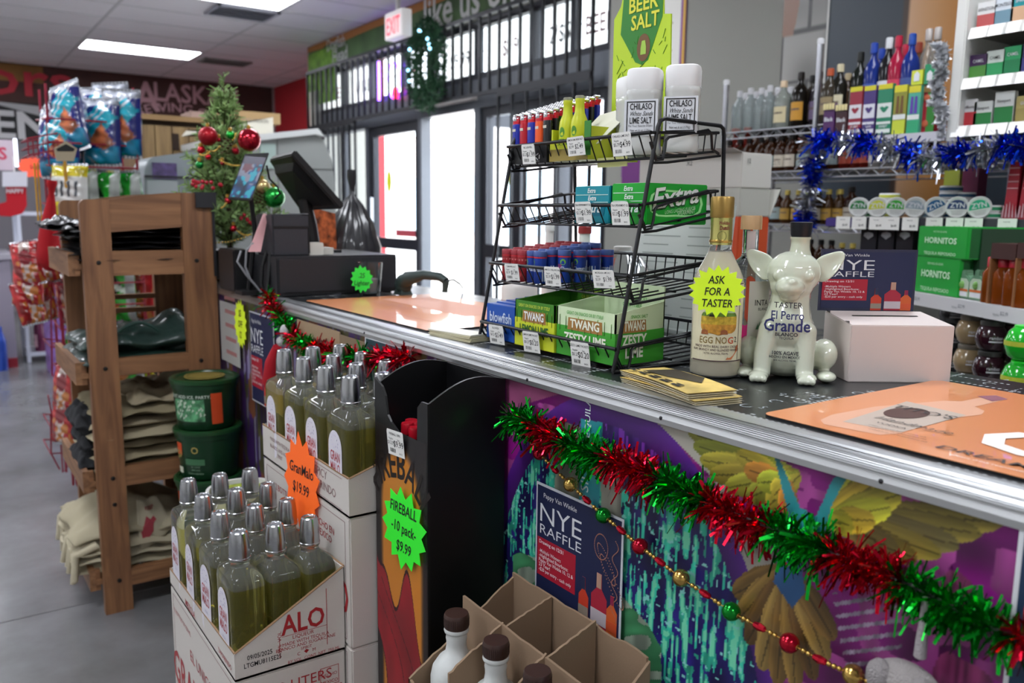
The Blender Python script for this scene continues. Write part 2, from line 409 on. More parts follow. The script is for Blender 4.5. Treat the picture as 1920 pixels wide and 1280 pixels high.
f=MB();f.box((SX+.1,5.74,0),(SX+1.0,5.79,.12)).box((SX+.1,5.74,2.0),(SX+1.0,5.79,2.1)).box((SX+.1,5.74,.12),(SX+.19,5.79,2.0)).box((SX+.91,5.74,.12),(SX+1.0,5.79,2.0))
d2=f.build('door_2',FR,kind='structure');MB().box((SX+.19,5.76,.12),(SX+.91,5.766,2.0)).build('pane',PANE,d2)
k=0
for(y1,y0,tx,c)in((8.95,8.36,'SALE','#b04050'),(8.25,7.68,'WINE','#556'),(6.4,5.8,'$9.99','#8a8d92'),(5.7,5.05,'$19','#a06a70'),(4.95,4.6,'2/$5','#777'),(4.5,4.2,'BEER','#a06a70')):
 t=thing('window_poster','paper sign with %s lettering in the transom, %s'%(('red','grey','grey','pink','dark','rose')[k],('farthest left','second from the far end','just right of the wreath','above the open doorway\'s right side','next to last before the grey wall','last before the grey wall')[k]),'window sign',(SX+.09,(y0+y1)/2,2.4),group='paper signs in the transom windows')
 MB().box((SX+.086,y0,2.4),(SX+.089,y1,2.73)).build('sheet',mat('#f4f4f2',.8,translucent=.9,name='backlit_paper'),t)
 m=MB();m.txt(tx,(Vector((SX+.0855,(y0+y1)/2,2.49)),NY,Z_),.17,'c',.006,.8,lift=0);m.build('lettering',mat(c if len(c)>4 else '#55555a',.7),t);k+=1
for(px,py,lab)in((728,340,'round yellow notice stuck on the glass door'),(958,330,'round yellow notice on the window right of the open doorway')):
 a=sf(px,py,-.03);MB().prism([(.05*math.cos(q*.4189),.1*math.sin(q*.4189))for q in range(15)],(a+Vector((0.01,0,0)),NY,Z_),.003).build('window_sticker',mat('#d4d820',.6),label=lab,cat='sticker',group='yellow stickers on the door glass')
a=sf(755,437,-.03);MB().box((SX+.035,a.y-.25,a.z-.03),(SX+.042,a.y+.15,a.z+.03)).build('door_decal',mat('#b84a55',.6),label='red lettered decal strip low on the glass door',cat='sticker')
GB=mat('#26272b',.4,.5,'black_iron')
def grille(y0,y1,z0,z1,x,label,step=.125):
 t=thing('security_grille',label,'window grille',(x,(y0+y1)/2,z0),group='black iron grilles')
 for z in(z0,z1):MB().box((x-.015,y0,z-.015),(x+.015,y1,z+.015)).build('rail',GB,t)
 n=int((y1-y0)/step);base=None
 for i in range(n+1):
  y=y0+(y1-y0)*i/n
  if base is None:o=MB().box((-.01,-.01,0),(.01,.01,z1-z0)).build('bar',GB,t,world=False);base=o.data
  else:o=bpy.data.objects.new('bar',base);COL.objects.link(o);o.parent=t
  o.location=Vector((x,y,z0))-t.location
 return t
grille(6.5,8.95,2.2,2.77,SX-.1,'left upper iron grille over the transom, behind the wreath')
grille(4.2,6.42,2.2,2.77,SX-.1,'right upper iron grille over the transom, above the open doorway')
grille(7.75,8.95,.05,2.17,SX-.1,'tall iron grille left of the glass door')
grille(4.2,5.25,.05,2.17,SX-.1,'tall iron grille right of the doorway, behind the wire rack',.15)
ex=thing('exit_sign','lit white exit sign with red letters hanging above the wreath','exit sign',(3.3,6.42,2.7))
MB().box((3.27,6.27,2.72),(3.36,6.58,2.93)).build('housing',mat('#e6e2e2',.5,emit=.35),ex,bevel=.006)
m=MB();m.txt('EXIT',(Vector((3.268,6.425,2.752)),NY,Z_),.19,'c',.01,.62);m.build('lettering',mat('#ff3348',.5,emit=1.6),ex)
MB().box((3.3,6.41,2.93),(3.33,6.44,CZ)).build('stem',mat('#d8d8d8',.5),ex)
wr_=thing('wreath','dark green artificial wreath with small lights hanging on the grille','wreath',(3.47,6.45,2.2))
m=MB();rg=random.Random(5);wc=at(800,122,'x',3.47)
for i in range(1300):
 a=rg.uniform(0,2*math.pi);b=rg.uniform(0,2*math.pi);r=.19+.075*math.cos(b)
 p=Vector((3.46+.05*math.sin(b),wc.y+r*1.05*math.cos(a),wc.z+r*1.35*math.sin(a)))
 d=Vector((rg.gauss(0,1),rg.gauss(0,1),rg.gauss(0,1))).normalized()*.075;q=d.cross(Vector((rg.random(),rg.random(),rg.random()))).normalized()*.009
 m.poly([p-q,p+q,p+d])
m.build('needles',mat('#1d4a2c',.6),wr_,kind='stuff')
m=MB()
for i in range(9):
 a=rg.uniform(0,6.28);m.ell((3.40,wc.y+.19*math.cos(a),wc.z+.26*math.sin(a)),.014,8)
m.build('light_bulb',mat('#9fdcff',.3,emit=4),wr_)
m=MB();c0=at(738,150,'x',SX-.02)
m.tube([c0+Vector((0,.12*math.cos(a),.15*math.sin(a)))for a in np.linspace(0,5.5,20)],.012,6)
m.tube([c0+Vector((0,.3,-.15)),c0+Vector((0,.3,.2))],.012,6)
ne=m.build('neon_sign',mat('#7a4dff',.3,emit=14),label='violet neon sign glowing behind the grille left of the wreath',cat='neon sign')
m=MB();m.tube([c0+Vector((-.01,-.05+.05*math.cos(a),-.12+.05*math.sin(a)))for a in np.linspace(0,6,12)],.01,6);m.build('neon_tube',mat('#ff2a4a',.3,emit=8),ne)
def flat_poster(name,fr,w,h,bg,label,cat,group=None,th=.003,border=None,bw=.01):
 O,U,V=[V3(q)for q in fr];N=U.cross(V).normalized()
 t=thing(name,label,cat,O,group=group)
 MB().prism([(0,0),(w,0),(w,h),(0,h)],(O,U,V),th).build('sheet',border or bg,t)
 if border:MB().prism([(bw,bw),(w-bw,bw),(w-bw,h-bw),(bw,h-bw)],(O+N*th,U,V),.0006).build('print',bg,t)
 return t
p0,p1=sf(1236,136),sf(1288,0)
t=flat_poster('wall_poster',(Vector((SX-.001,4.0,1.55)),NY,Z_),.5,1.2,mat('#dcdad4',.6),'white poster with a purple and gold border on the grey wall behind the salt jars','poster',None,.006,mat('#7a3f8e',.6),.04)
m=MB();
for i in range(12):m.box((SX-.0085,3.6+.02*(i%3),2.4-.05*i),(SX-.0079,3.9,2.41-.05*i))
m.box((SX-.0085,3.58,1.66),(SX-.0079,3.92,1.8))
m.build('lettering',mat('#9a8f70',.7),t)
m=MB();m.box((SX-.012,3.5,1.56),(SX-.0086,3.52,2.74));m.build('border_line',mat('#c79a3a',.5),t)
MB().box((SX-.02,3.72,1.5),(SX-.013,3.98,1.7)).build('notice_card',mat('#63296b',.6),label='purple notice card on the wall seen between the rack shelves',cat='notice')
a=at(1415,440,'x',SX);
z0=1.2
y0,y1=sf(1468,90).y,sf(1553,90).y
def stone(X,Y):
 C=np.ones(X.shape+(3,))*hx('#8a8884');n=vnoise(X,Y,6,6,4)
 C*=(.75+.5*n)[...,None]
 gx=np.abs(((X*3.2+np.floor(Y*4.2)*.5)%1)-.5)>.46;gy=np.abs(((Y*4.2)%1)-.5)>.46
 C[gx|gy]=hx('#3b3a3a');C[(X<.06+.03*np.sin(Y*9))&(Y>.7)]=hx('#84614f');C[(Y>1.15)&(X>.3)]=hx('#7a5450')
 return C
sp=thing('wall_poster','tall photo poster of a stone wall beside the dark mural','poster',(SX,y0,z0))
painted('print',(Vector((SX-.01,y0,z0+.3)),NY,Z_),abs(y0-y1)-.01,1.55,60,120,stone,sp)
MB().box((SX-.008,y1,z0+.3),(SX-.001,y0,z0+1.85)).build('backing',PAPER,sp)
def dark(X,Y):
 C=np.ones(X.shape+(3,))*hx('#26303a');C*=(.85+.3*vnoise(X,Y,2,2,8))[...,None]
 cx=y1-sf(1752,60).y;ww=(y1-cx-sf(1810,60).y)*1.15
 inn=(np.abs(X-cx)<ww*np.clip((2.1-Y)*1.3,.3,1));ed=inn&(X<cx-ww*.7)
 t=np.clip((X-cx)/ww*.5+.5,0,1)[...,None]
 C=np.where(inn[...,None],hx('#c09a7c')*(1-t)+hx('#9a5f18')*t,C);C[ed&(X<cx-ww*.8)]=hx('#3a2a20')
 return C
dm=thing('wall_mural','dark blue wall mural of a giant amber bottle behind the liquor shelf','mural',(SX,y1,1.2))
painted('print',(Vector((SX-.012,y1-.01,1.3)),NY,Z_),2.3,1.78,160,120,dark,dm)
MB().box((SX-.01,y1-2.32,1.29),(SX-.001,y1,3.07)).build('backing',mat('#20262c',.7),dm)
MB().box((SX+.14,-20,-.2),(30,30,-.05)).build('ground_outside',mat('#d8d6d2',.8),kind='structure')
ob=thing('facade','pale shopfront building across the parking lot','building',(16,14,-.05))
MB().box((16,4,-.05),(17,40,4.2)).build('wall',mat('#d8c9c2',.8),ob)
for i in range(8):MB().box((15.97,5+i*4,.6),(16,7.4+i*4,2.6)).build('window',mat('#9fb0bc',.2),ob)
# the sales counter
CT=1.07;CX0,CX1=.806,1.372;CY0,CY1=-.5,3.35
counter=thing('sales_counter','long sales counter with black top, ribbed aluminium edge and purple mural front','counter',(1.09,1.4,0))
def top_material():
 m=bpy.data.materials.new('black_laminate');m.use_nodes=True;nt=m.node_tree;b=nt.nodes['Principled BSDF'];b.inputs['Roughness'].default_value=.28
 tc=nt.nodes.new('ShaderNodeTexCoord');sp=nt.nodes.new('ShaderNodeSeparateXYZ');nt.links.new(tc.outputs['Object'],sp.inputs[0])
 def mth(op,a,b_=None,c=None):
  n=nt.nodes.new('ShaderNodeMath');n.operation=op
  for i,q in enumerate((a,b_,c)):
   if q is None:continue
   if isinstance(q,(int,float)):n.inputs[i].default_value=q
   else:nt.links.new(q,n.inputs[i])
  return n.outputs[0]
 def dots(ax,ay,s1,s2,w1,w2):
  u=mth('ABSOLUTE',mth('SUBTRACT',mth('FRACT',mth('MULTIPLY',sp.outputs[ax],s1)),.5));v=mth('ABSOLUTE',mth('SUBTRACT',mth('FRACT',mth('MULTIPLY',sp.outputs[ay],s2)),.5))
  return mth('MULTIPLY',mth('LESS_THAN',u,w1),mth('LESS_THAN',v,w2))
 d=mth('MAXIMUM',dots(0,1,22,110,.06,.24),dots(1,0,9,110,.03,.24))
 n=nt.nodes.new('ShaderNodeTexNoise');n.inputs['Scale'].default_value=7
 mx=nt.nodes.new('ShaderNodeMix');mx.data_type='RGBA'
 f=mth('MULTIPLY',d,mth('GREATER_THAN',n.outputs['Fac'],.47));nt.links.new(tc.outputs['Object'],n.inputs['Vector'])
 nt.links.new(f,mx.inputs[0]);mx.inputs[6].default_value=lin('#1d1f21')+[1];mx.inputs[7].default_value=lin('#b4b9bc')+[1]
 nt.links.new(mx.outputs[2],b.inputs['Base Color']);return m
MB().box((CX0,CY0,0),(CX1-.02,CY1,CT-.03)).build('body',mat('#2d2433',.5),counter)
MB().box((CX0+.002,CY0,CT-.03),(CX1,CY1,CT)).build('countertop',top_material(),counter)
prof=[(.836,CT+.0012),(.826,CT+.0022),(.815,CT+.0016)]
n=9
for i in range(n):
 a=math.radians(84-84*i/n);r=.0155;cx,cz=.812,CT-.0155
 for rr,da in((r,0),(r,5.0),(r-.003,6.0),(r-.003,8.0)):
  aa=a-math.radians(da)*1.0;prof.append((cx-(rr*1.05)*math.cos(aa),cz+rr*math.sin(aa)))
prof+=[(.7965,CT-.022),(.7965,CT-.0295),(.836,CT-.0295)]
m=MB();N=len(prof)
vs=[(x,CY0,z)for x,z in prof]+[(x,CY1,z)for x,z in prof]
m.add(vs,[(i,i+N,(i+1)%N+N,(i+1)%N)for i in range(N)]+[tuple(range(N)),tuple(range(N,2*N))[::-1]])
m.build('edge_trim',mat('#c4c6c8',.38,1,'aluminium'),counter)
for y in(at(1654,876,'x',.797).y,at(1240,762,'x',.797).y,at(989,693,'x',.797).y,at(683,612,'x',.797).y):
 MB().ell((.7968,y,CT-.0215),(.0018,.003,.003),10).build('screw',mat('#3c3c3f',.4,.8),counter)
m=MB()
for px,py,a in((1455,752,0),(1530,748,1),(1610,737,0),(1500,752,2),(1855,719,0),(1400,760,1),(1250,715,1)):
 c=at(px,py,'z',CT+.0004)
 pts=[]
 for i in range(9):
  q=math.radians(-60+240*i/8+a*90);pts.append((c.x+.009*math.cos(q),c.y+.009*math.sin(q)))
 for i in range(8):
  (x0,y0),(x1,y1)=pts[i],pts[i+1];f=lambda x,y,k:(c.x+(x-c.x)*k,c.y+(y-c.y)*k,CT+.0004)
  m.poly([f(x0,y0,.8),f(x0,y0,1.05),f(x1,y1,1.05),f(x1,y1,.8)][::-1])
for px,py,s in((1420,764,'S'),(1516,742,'82'),(1880,712,'a'),(1460,738,'o'),(1375,752,'5')):
 c=at(px,py,'z',CT+.0004);m.txt(s,(c,-Y_,X_),.02,lift=.0002)
m.build('printed_marks',mat('#9aa2a6',.5),counter)
FXP=CX0-.0015
pj=lambda px,py:(lambda p:(p.y,p.z))(at(px,py,'x',FXP))
def PP(*a):return[pj(*q)for q in a]
MY0,MY1,MZ0,MZ1=.12,1.24,.46,CT-.029
def mural(X,Y):
 y=MY1-X;z=MZ0+Y
 nz=vnoise(X,Y,22,22,1);n2=vnoise(X,Y,70,16,2);fine=vnoise(X,Y,240,26,3);blob=vnoise(X,Y,130,130,4)
 C=np.ones(X.shape+(3,))*hx('#7a1470');C=C*(.55+.75*nz)[...,None]
 big=vnoise(X,Y,30,60,5)
 C=np.where(((big>.62))[...,None],hx('#b04a9a')*(.6+.5*n2)[...,None],C)
 pet=inpoly(y,z,PP((1780,950),(1920,960),(1920,1280),(1700,1280),(1690,1150)))
 C=np.where((pet&(vnoise(X,Y,34,20,9)>.5))[...,None],hx('#a8467e')*(.5+.6*fine)[...,None],C)
 cy,cz=pj(1120,1290);rx=abs(cy-pj(1452,1290)[0]);P0=pj(1150,752);rz=P0[1]-cz
 cy=P0[0]+.0
 q=np.hypot((y-cy)/(rx*1.02),(z-cz)/rz)
 inner=q<.92;ring=(q>=.92)&(q<1.01);outg=(q>=1.01)&(y<cy)
 cream=inpoly(y,z,PP((1225,785),(1330,815),(1310,850),(1440,1010),(1470,1100),(1400,1090),(1340,900)))
 C=np.where(cream[...,None],hx('#a9a59a')*(.92+.1*nz)[...,None],C)
 drip=fine*.55+n2*.3+.28*blob
 teal=hx('#2fa58c')*(.55+.8*fine)[...,None];nav=hx('#201b5c')*(.6+.8*n2)[...,None];vio=hx('#3d1a68')*(.6+.7*n2)[...,None]
 I=np.where((z>pj(1200,880)[1]-.02*nz)[...,None],vio,nav)
 I=np.where(((drip>.58)&((z<pj(1200,930)[1])|(y>pj(1060,900)[0])))[...,None],teal,I)
 I=np.where(((drip>.72)&(z<pj(1200,960)[1]))[...,None],hx('#6fd0a8'),I)
 I=np.where((((vnoise(X,Y,160,160,12)>.86))&(z<pj(1200,930)[1]))[...,None],hx('#7fc8c0'),I)
 I=np.where(((fine>.6)&(z>pj(1200,880)[1]))[...,None],hx('#6a2f96'),I)
 C=np.where(inner[...,None],I,C)
 C=np.where(ring[...,None],hx('#4a1c72')*(.7+.5*np.clip((q-.9)*9,0,1))[...,None],C)
 pk=inpoly(y,z,PP((949,700),(1060,735),(960,765),(949,770)))
 C=np.where(pk[...,None],hx('#a0527c')*(.6+.7*nz)[...,None],C)
 for P,c in((PP((1060,790),(1090,800),(1092,960),(1040,960),(1040,900)),'#6f7264'),(PP((1125,850),(1165,855),(1165,975),(1128,965)),'#7b7a70')):
  C=np.where(inpoly(y,z,P)[...,None],hx(c)*(.7+.6*n2)[...,None],C)
 tb=inpoly(y,z,PP((1090,785),(1130,792),(1122,962),(1085,950)));C=np.where(tb[...,None],hx('#2d95a0')*(.85+.3*nz)[...,None],C)
 ag=inpoly(y,z,PP((962,1040),(975,1035),(1150,1100),(1215,1170),(1240,1215),(1240,1290),(960,1290)))
 sw=vnoise(X+Y*.9,Y-X*.5,14,70,21)
 C=np.where(ag[...,None],np.where((sw>.5)[...,None],hx('#3c7a52')*(.6+.6*sw)[...,None],hx('#a9b8a4')*(.6+.4*n2)[...,None]),C)
 def wing(cpx,tips,cols,wpx,root=.25):
  nonlocal C
  o=np.array(pj(*cpx))
  for k,tp in enumerate(tips):
   e=np.array(pj(*tp));d=e-o;L=np.hypot(*d);d/=L;nn=np.array([-d[1],d[0]])
   s=((y-o[0])*d[0]+(z-o[1])*d[1])/L;t=((y-o[0])*nn[0]+(z-o[1])*nn[1])
   ww=wpx*(np.clip(s*1.6+.25,0,1))*np.sqrt(np.clip(1-s**6,0,1))
   ins=(s>0)&(s<1)&(np.abs(t)<ww)
   c=hx(cols[k%len(cols)]);sh=(.62+.5*np.clip((t/wpx+1)/2,0,1))*(.85+.25*vnoise(s*3,t*400,1,1,31))
   C=np.where(ins[...,None],c*sh[...,None],C)
   C=np.where((ins&(np.abs(t)<ww*.08))[...,None],c*.5,C)
 W=.011
 wing((1500,890),[(1290,808),(1300,835),(1312,862),(1330,890),(1360,915),(1400,935),(1440,950)],['#a3a23a','#8f9434','#b3a63c','#9a8a34'],W*1.5)
 wing((1480,900),[(1400,830),(1380,850),(1395,880),(1420,905),(1450,930),(1475,965)],['#b7c23a','#c9b83e','#c98a34'],W*1.3)
 wing((1540,960),[(1885,978),(1840,1000),(1800,1022),(1765,1040),(1720,1050),(1690,1040)],['#9c8a3c','#8a7a34','#7d7040'],W*1.5)
 wing((1545,975),[(1600,895),(1650,900),(1690,925),(1670,950),(1640,975),(1600,985)],['#c9c73a','#d1b23a','#b9ad38'],W*1.4)
 body=inpoly(y,z,PP((1450,850),(1462,860),(1500,950),(1530,968),(1560,900),(1580,885),(1590,892),(1560,945),(1545,1000),(1520,1040),(1490,1010),(1475,950)))
 C=np.where(body[...,None],hx('#2f8f96')*(.6+.7*nz)[...,None],C)
 b2=inpoly(y,z,PP((1460,1040),(1500,1040),(1510,1110),(1485,1140),(1450,1090)));
 wing((1480,1060),[(1375,1115),(1385,1160),(1400,1205),(1425,1255),(1455,1285),(1490,1290),(1525,1275),(1550,1240),(1565,1200)],['#7d6030','#94753a','#6d5028','#a08244'],W*1.6)
 C=np.where(b2[...,None],hx('#2c5a8c')*(.6+.7*nz)[...,None],C)
 fn_=inpoly(y,z,PP((1560,1110),(1700,1130),(1680,1280),(1590,1280)))
 C=np.where((fn_&(np.sin(y*240+z*420)>.55))[...,None],hx('#a89ab0')*(.5+.6*fine)[...,None],C)
 return C
painted('mural_print',(Vector((FXP,MY1,MZ0)),NY,Z_),MY1-MY0,MZ1-MZ0,560,290,mural,counter,.35,mname='mural_print')
def mural2(X,Y):
 nz=vnoise(X,Y,14,14,41);st=vnoise(X,Y,60,8,42)
 C=np.ones(X.shape+(3,))*hx('#4a2a70');C=np.where((st>.5)[...,None],hx('#4c4a2c')*(.6+.8*nz)[...,None],C*(.5+.8*nz)[...,None])
 C=np.where((st>.78)[...,None],hx('#8f86b0'),C);C=np.where((nz>.72)[...,None],hx('#7a4a34'),C)
 return C
painted('mural_print',(Vector((FXP,CY1,.2)),NY,Z_),CY1-MY1,MZ1-.2,240,90,mural2,counter,.35,mname='mural_print')
MB().box((FXP-.0005,CY0,.0),(CX0,MY0,MZ1)).build('front_panel',mat('#6a1a62',.4,var=.4,vscale=12),counter)
m=MB();p=at(1098,940,'x',FXP);m.txt('A SILVER',(p+Vector((-.0006,-.006,-.01)),Z_,Y_),.026,'l',.004,1.0,lift=0)
p2=at(1100,830,'x',FXP);m.txt('TEQUILA',(at(1106,835,'x',FXP)+Vector((-.0006,0,0)),Z_,Y_),.018,'l',.002,lift=0)
m.build('mural_lettering',mat('#d6e6e4',.5),counter)
# counter mats
def mat_on_counter(label,y0,y1,x0=.85,x1=1.262):
 t=thing('counter_mat',label,'counter mat',((x0+x1)/2,(y0+y1)/2,CT),group='orange printed counter mats')
 r=.012;P=[]
 for cx,cy,a0 in((x1-r,y1-r,0),(x0+r,y1-r,90),(x0+r,y0+r,180),(x1-r,y0+r,270)):
  for i in range(5):a=math.radians(a0+22.5*i);P.append((cx+r*math.cos(a),cy+r*math.sin(a)))
 MB().prism(P,(Vector((0,0,CT)),X_,Y_),.0032).build('rubber_base',BLK,t)
 MB().prism(P,(Vector((0,0,CT+.0032)),X_,Y_),.0004).build('printed_top',mat('#e2925f',.3,name='orange_print',coat=.5),t)
 return t
ZT=CT+.0037
m1=mat_on_counter('near orange counter mat printed with a lying bottle, in front of the white ballot box',.0,.665)
def bottle_print(t,px_pts,cols):
 for P,c in zip(px_pts,cols):
  m=MB();z=ZT+.0002*(cols.index(c)+1);m.poly([at(*q,'z',z)for q in P][::-1]);o=m.build('bottle_print',mat(c,.45),t)
bottle_print(m1,[[(1538,787),(1545,795),(1650,815),(1690,812),(1722,792),(1840,777),(1846,770),(1828,762),(1890,748),(1866,740),(1802,752),(1770,751),(1640,762),(1560,777)],[(1580,790),(1700,752),(1812,778),(1690,810)],[(1832,742),(1868,741),(1890,748),(1860,752)]],['#d6a184','#b7a79a','#8d5563'])
def uf(px,py,qx,qy,rx,ry,z=ZT+.0012):
 """frame on the mat: origin pixel, a pixel along the writing, a pixel up"""
 o=at(px,py,'z',z);u=(at(qx,qy,'z',z)-o).normalized();v=Z_.cross(u)
 return(o,u,v)
m=MB()
f=uf(1645,783,1790,757,0,0)
pts=[at(1700+44*math.cos(a),774+10*math.sin(a),'z',ZT+.001)for a in np.linspace(0,2*math.pi,24,endpoint=False)]
m.poly(pts[::-1]);m.build('label_oval',mat('#4a2a22',.5),m1)
m=MB();f=(Vector((.985,.45,ZT+.0012)),NY,X_)
m.txt("TITO'S",(at(1668,762,'z',ZT+.0012),NY,X_),.028,'l',.003);m.txt('Handmade',(at(1638,783,'z',ZT+.0014),NY,X_),.022,'l',0,shear=.3)
m.txt('VODKA',(at(1640,792,'z',ZT+.0012),NY,X_),.011,'l');
for k in range(3):m.txt('crafted in an old fashioned pot still',(at(1628,796+4*k,'z',ZT+.0012),NY,X_),.005,'l')
m.build('label_lettering',mat('#3a3634',.6),m1)
m=MB();m.txt('DREAMED UP',(at(1752,838,'z',ZT+.0006),NY,X_),.022,'l',.003,1.35,shear=.2);m.build('dark_lettering',mat('#4a4040',.6),m1)
m=MB();m.txt('Go',(Vector((.93,at(1856,812,'z',ZT).y,ZT+.0006)),NY,X_),.16,'l',.02);m.txt('please drink responsibly',(at(1782,853,'z',ZT+.0006),NY,X_),.008,'l')
m.build('white_lettering',mat('#efe6df',.5),m1)
m2=mat_on_counter('far orange counter mat reflecting the doorway, beside the cash drawer',1.53,2.225,.853,1.255)
m=MB();m.box((.93,1.95,ZT+.0002),(.935,1.6,ZT+.0003));m.txt('VODKA',(Vector((.99,2.1,ZT+.0004)),NY,X_),.06,'l',.004);m.box((1.05,1.7,ZT+.0002),(1.2,2.15,ZT+.0003));m.build('printed_design',mat('#c0836a',.5),m2)
# posters on the counter front
NAVY=mat('#1d2447',.45);REDP=mat('#a5172f',.5);WHP=mat('#d9dbe0',.5)
def raffle(label,y1,y0,z0,z1,x,full=True,grp='raffle posters',bd='#c9ccd4'):
 w,h=y1-y0,z1-z0;O=Vector((x,y1,z0));N=-X_
 t=flat_poster('raffle_poster',(O,NY,Z_),w,h,NAVY,label,'poster',grp,.0012,mat(bd,.5),.004)
 def fr(a,b,l=.0022):return(O+NY*(a*w)+Z_*(b*h)+N*l,NY,Z_)
 m=MB();m.txt('NYE',fr(.06,.665),h*.235,'l',-.004,fw=.5*w,lift=0);m.txt('RAFFLE',fr(.06,.555),h*.125,'l',-.004,fw=.5*w,lift=0);m.txt('Pappy Van Winkle',fr(.1,.885),h*.06,'l',0,fw=.4*w,lift=0)
 m.build('lettering',WHP,t)
 m=MB();m.prism([(.03*w,.17*h),(.5*w,.17*h),(.5*w,.515*h),(.03*w,.515*h)],(O+N*.0019,NY,Z_),.0003);m.build('red_block',REDP,t)
 m=MB()
 for i,s in enumerate(('Drawing on 12/31','','-Multiple Winners','-Highlighted Bourbons:','Pappy Van Winkle 10, 12 &','23 Year!','-$20 per entry - cash only')):
  if s:m.txt(s,fr(.055,.465-.042*i,.0025),h*.046,'l',.004 if i else .01,min(.8,.8),lift=0,fw=(.3,0,.27,.36,.42,.14,.4)[i]*w)
 m.build('small_lettering',mat('#e6d9dc',.5),t)
 def bot(cx,bw,top,body,c1,c2,c3):
  m=MB();P=[(-bw,0),(bw,0),(bw,body*.8),(bw*.35,body),(bw*.3,top),(-bw*.3,top),(-bw*.35,body),(-bw,body*.8)]
  m.prism([(p[0]*w,p[1]*h)for p in P],(O+NY*(cx*w)+Z_*(.012*h)+N*.0019,NY,Z_),.0003);m.build('bottle_print',mat(c1,.5),t)
  m=MB();m.prism([(-bw*w,.03*h),(bw*w,.03*h),(bw*w,body*.45*h),(-bw*w,body*.45*h)],(O+NY*(cx*w)+Z_*(.012*h)+N*.0024,NY,Z_),.0003)
  m.build('label_print',mat(c2,.5),t)
  m=MB();m.prism([(-bw*.3*w,body*h*1.02),(bw*.3*w,body*h*1.02),(bw*.3*w,top*h),(-bw*.3*w,top*h)],(O+NY*(cx*w)+Z_*(.012*h)+N*.0024,NY,Z_),.0003);m.build('neck_print',mat(c3,.5),t)
 bot(.6,.055,.36,.25,'#c03a24','#8f8173','#232a48');bot(.77,.085,.46,.33,'#a32438','#b9aeb4','#b08a78');bot(.91,.055,.33,.25,'#c85a2a','#c8502c','#8a1f44')
 if full:
  m=MB();rr=random.Random(9)
  p=[.8,.72]
  for loop in range(3):
   c=(.78+.06*loop,.7-.12*loop);rad=(.08+.03*loop)
   for k in range(46):
    a=k/46*6.28;q=fr(c[0]+rad*.9*math.cos(a+loop),c[1]+rad*1.3*math.sin(a),.0024)[0];m.ell(q,(.0004,.0011,.0011),6)
  for k in range(70):q=fr(.93+.03*math.sin(k*.3),.8-.0095*k,.0024)[0];m.ell(q,(.0004,.0011,.0011),6)
  m.build('bead_print',mat('#9c6a58',.5),t)
 return t
pa=at(1006,908,'x',.797);pb=at(1170,967,'x',.797);pc=at(1165,1206,'x',.797)
raffle('navy raffle poster below the bead garland, right above the brown carton',pa.y,pb.y,pc.z,(pa.z+pb.z)/2,.7985)
qa=at(467,582,'x',.797);qb=at(511,596,'x',.797);qc=at(467,745,'x',.797)
raffle('small navy raffle poster at the far end of the counter beside the yellow star',qa.y,qa.y-.216,qc.z,qa.z,.7985,False)
ra=at(684,629,'x',.797);rb=at(770,655,'x',.797)
t=flat_poster('membership_sign',(Vector((.7985,ra.y,ra.z-.24)),NY,Z_),ra.y-rb.y,.24,mat('#1f3a44',.5),'dark teal membership sign partly behind the bottle caps','sign',None,.0012,WHP,.005)
m=MB();m.txt('MEMBERSHIP',(Vector((.7965,(ra.y+rb.y)/2,ra.z-.095)),NY,Z_),.088,'c',.004,(ra.y-rb.y)*.9/.52/1.08);m.build('lettering',mat('#a9d8c4',.5),t)
ra=at(404,560,'x',.797);rb=at(446,575,'x',.797);rc=at(450,690,'x',.797)
t=flat_poster('price_list',(Vector((.7985,2.86,rc.z)),NY,Z_),2.86-rb.y,ra.z-rc.z,mat('#b4b4b2',.6),'white list with faint red lines behind the wooden shelf post','notice',None,.0012)
m=MB()
for i in range(6):m.box((.7967,rb.y+.03,rc.z+.03+.045*i),(.7969,2.80,rc.z+.043+.045*i))
m.build('faded_lines',mat('#b07a7a',.6),t)
for nm,P,z0,z1,c in(('BORN IN JALISCO',(556,640),0,0,0),):
 a=at(556,596,'x',.797);b=at(636,615,'x',.797);b2=at(683,630,'x',.797)
 t=thing('cardboard_sign','tan cardboard sign reading born in jalisco under the edge of the counter','sign',(.798,a.y,.8))
 MB().box((.7975,b.y,a.z-.25),(.8,a.y,a.z-.003)).build('sheet',mat('#9b8468',.7),t);MB().box((.797,b2.y,a.z-.25),(.8,b.y,a.z-.009)).build('folded_flap',mat('#7d6a52',.7),t)
 m=MB();m.txt('BORN IN JALISCO',(Vector((.797,(a.y+b.y)/2,a.z-.055)),NY,Z_),.028,'c',.002,.9)
 m.build('lettering',INK,t)
 m=MB();c=Vector((.7962,(b.y+b2.y)/2,a.z-.1))
 for i in range(5):
  p=[c+Vector((0,.035*math.cos(1.57+i*2*6.283/5+k),.045*math.sin(1.57+i*2*6.283/5+k)))for k in(0,2*6.283/5)];m.tube(p,.0011,4)
 m.build('star_outline',mat('#c0b49c',.6),t)
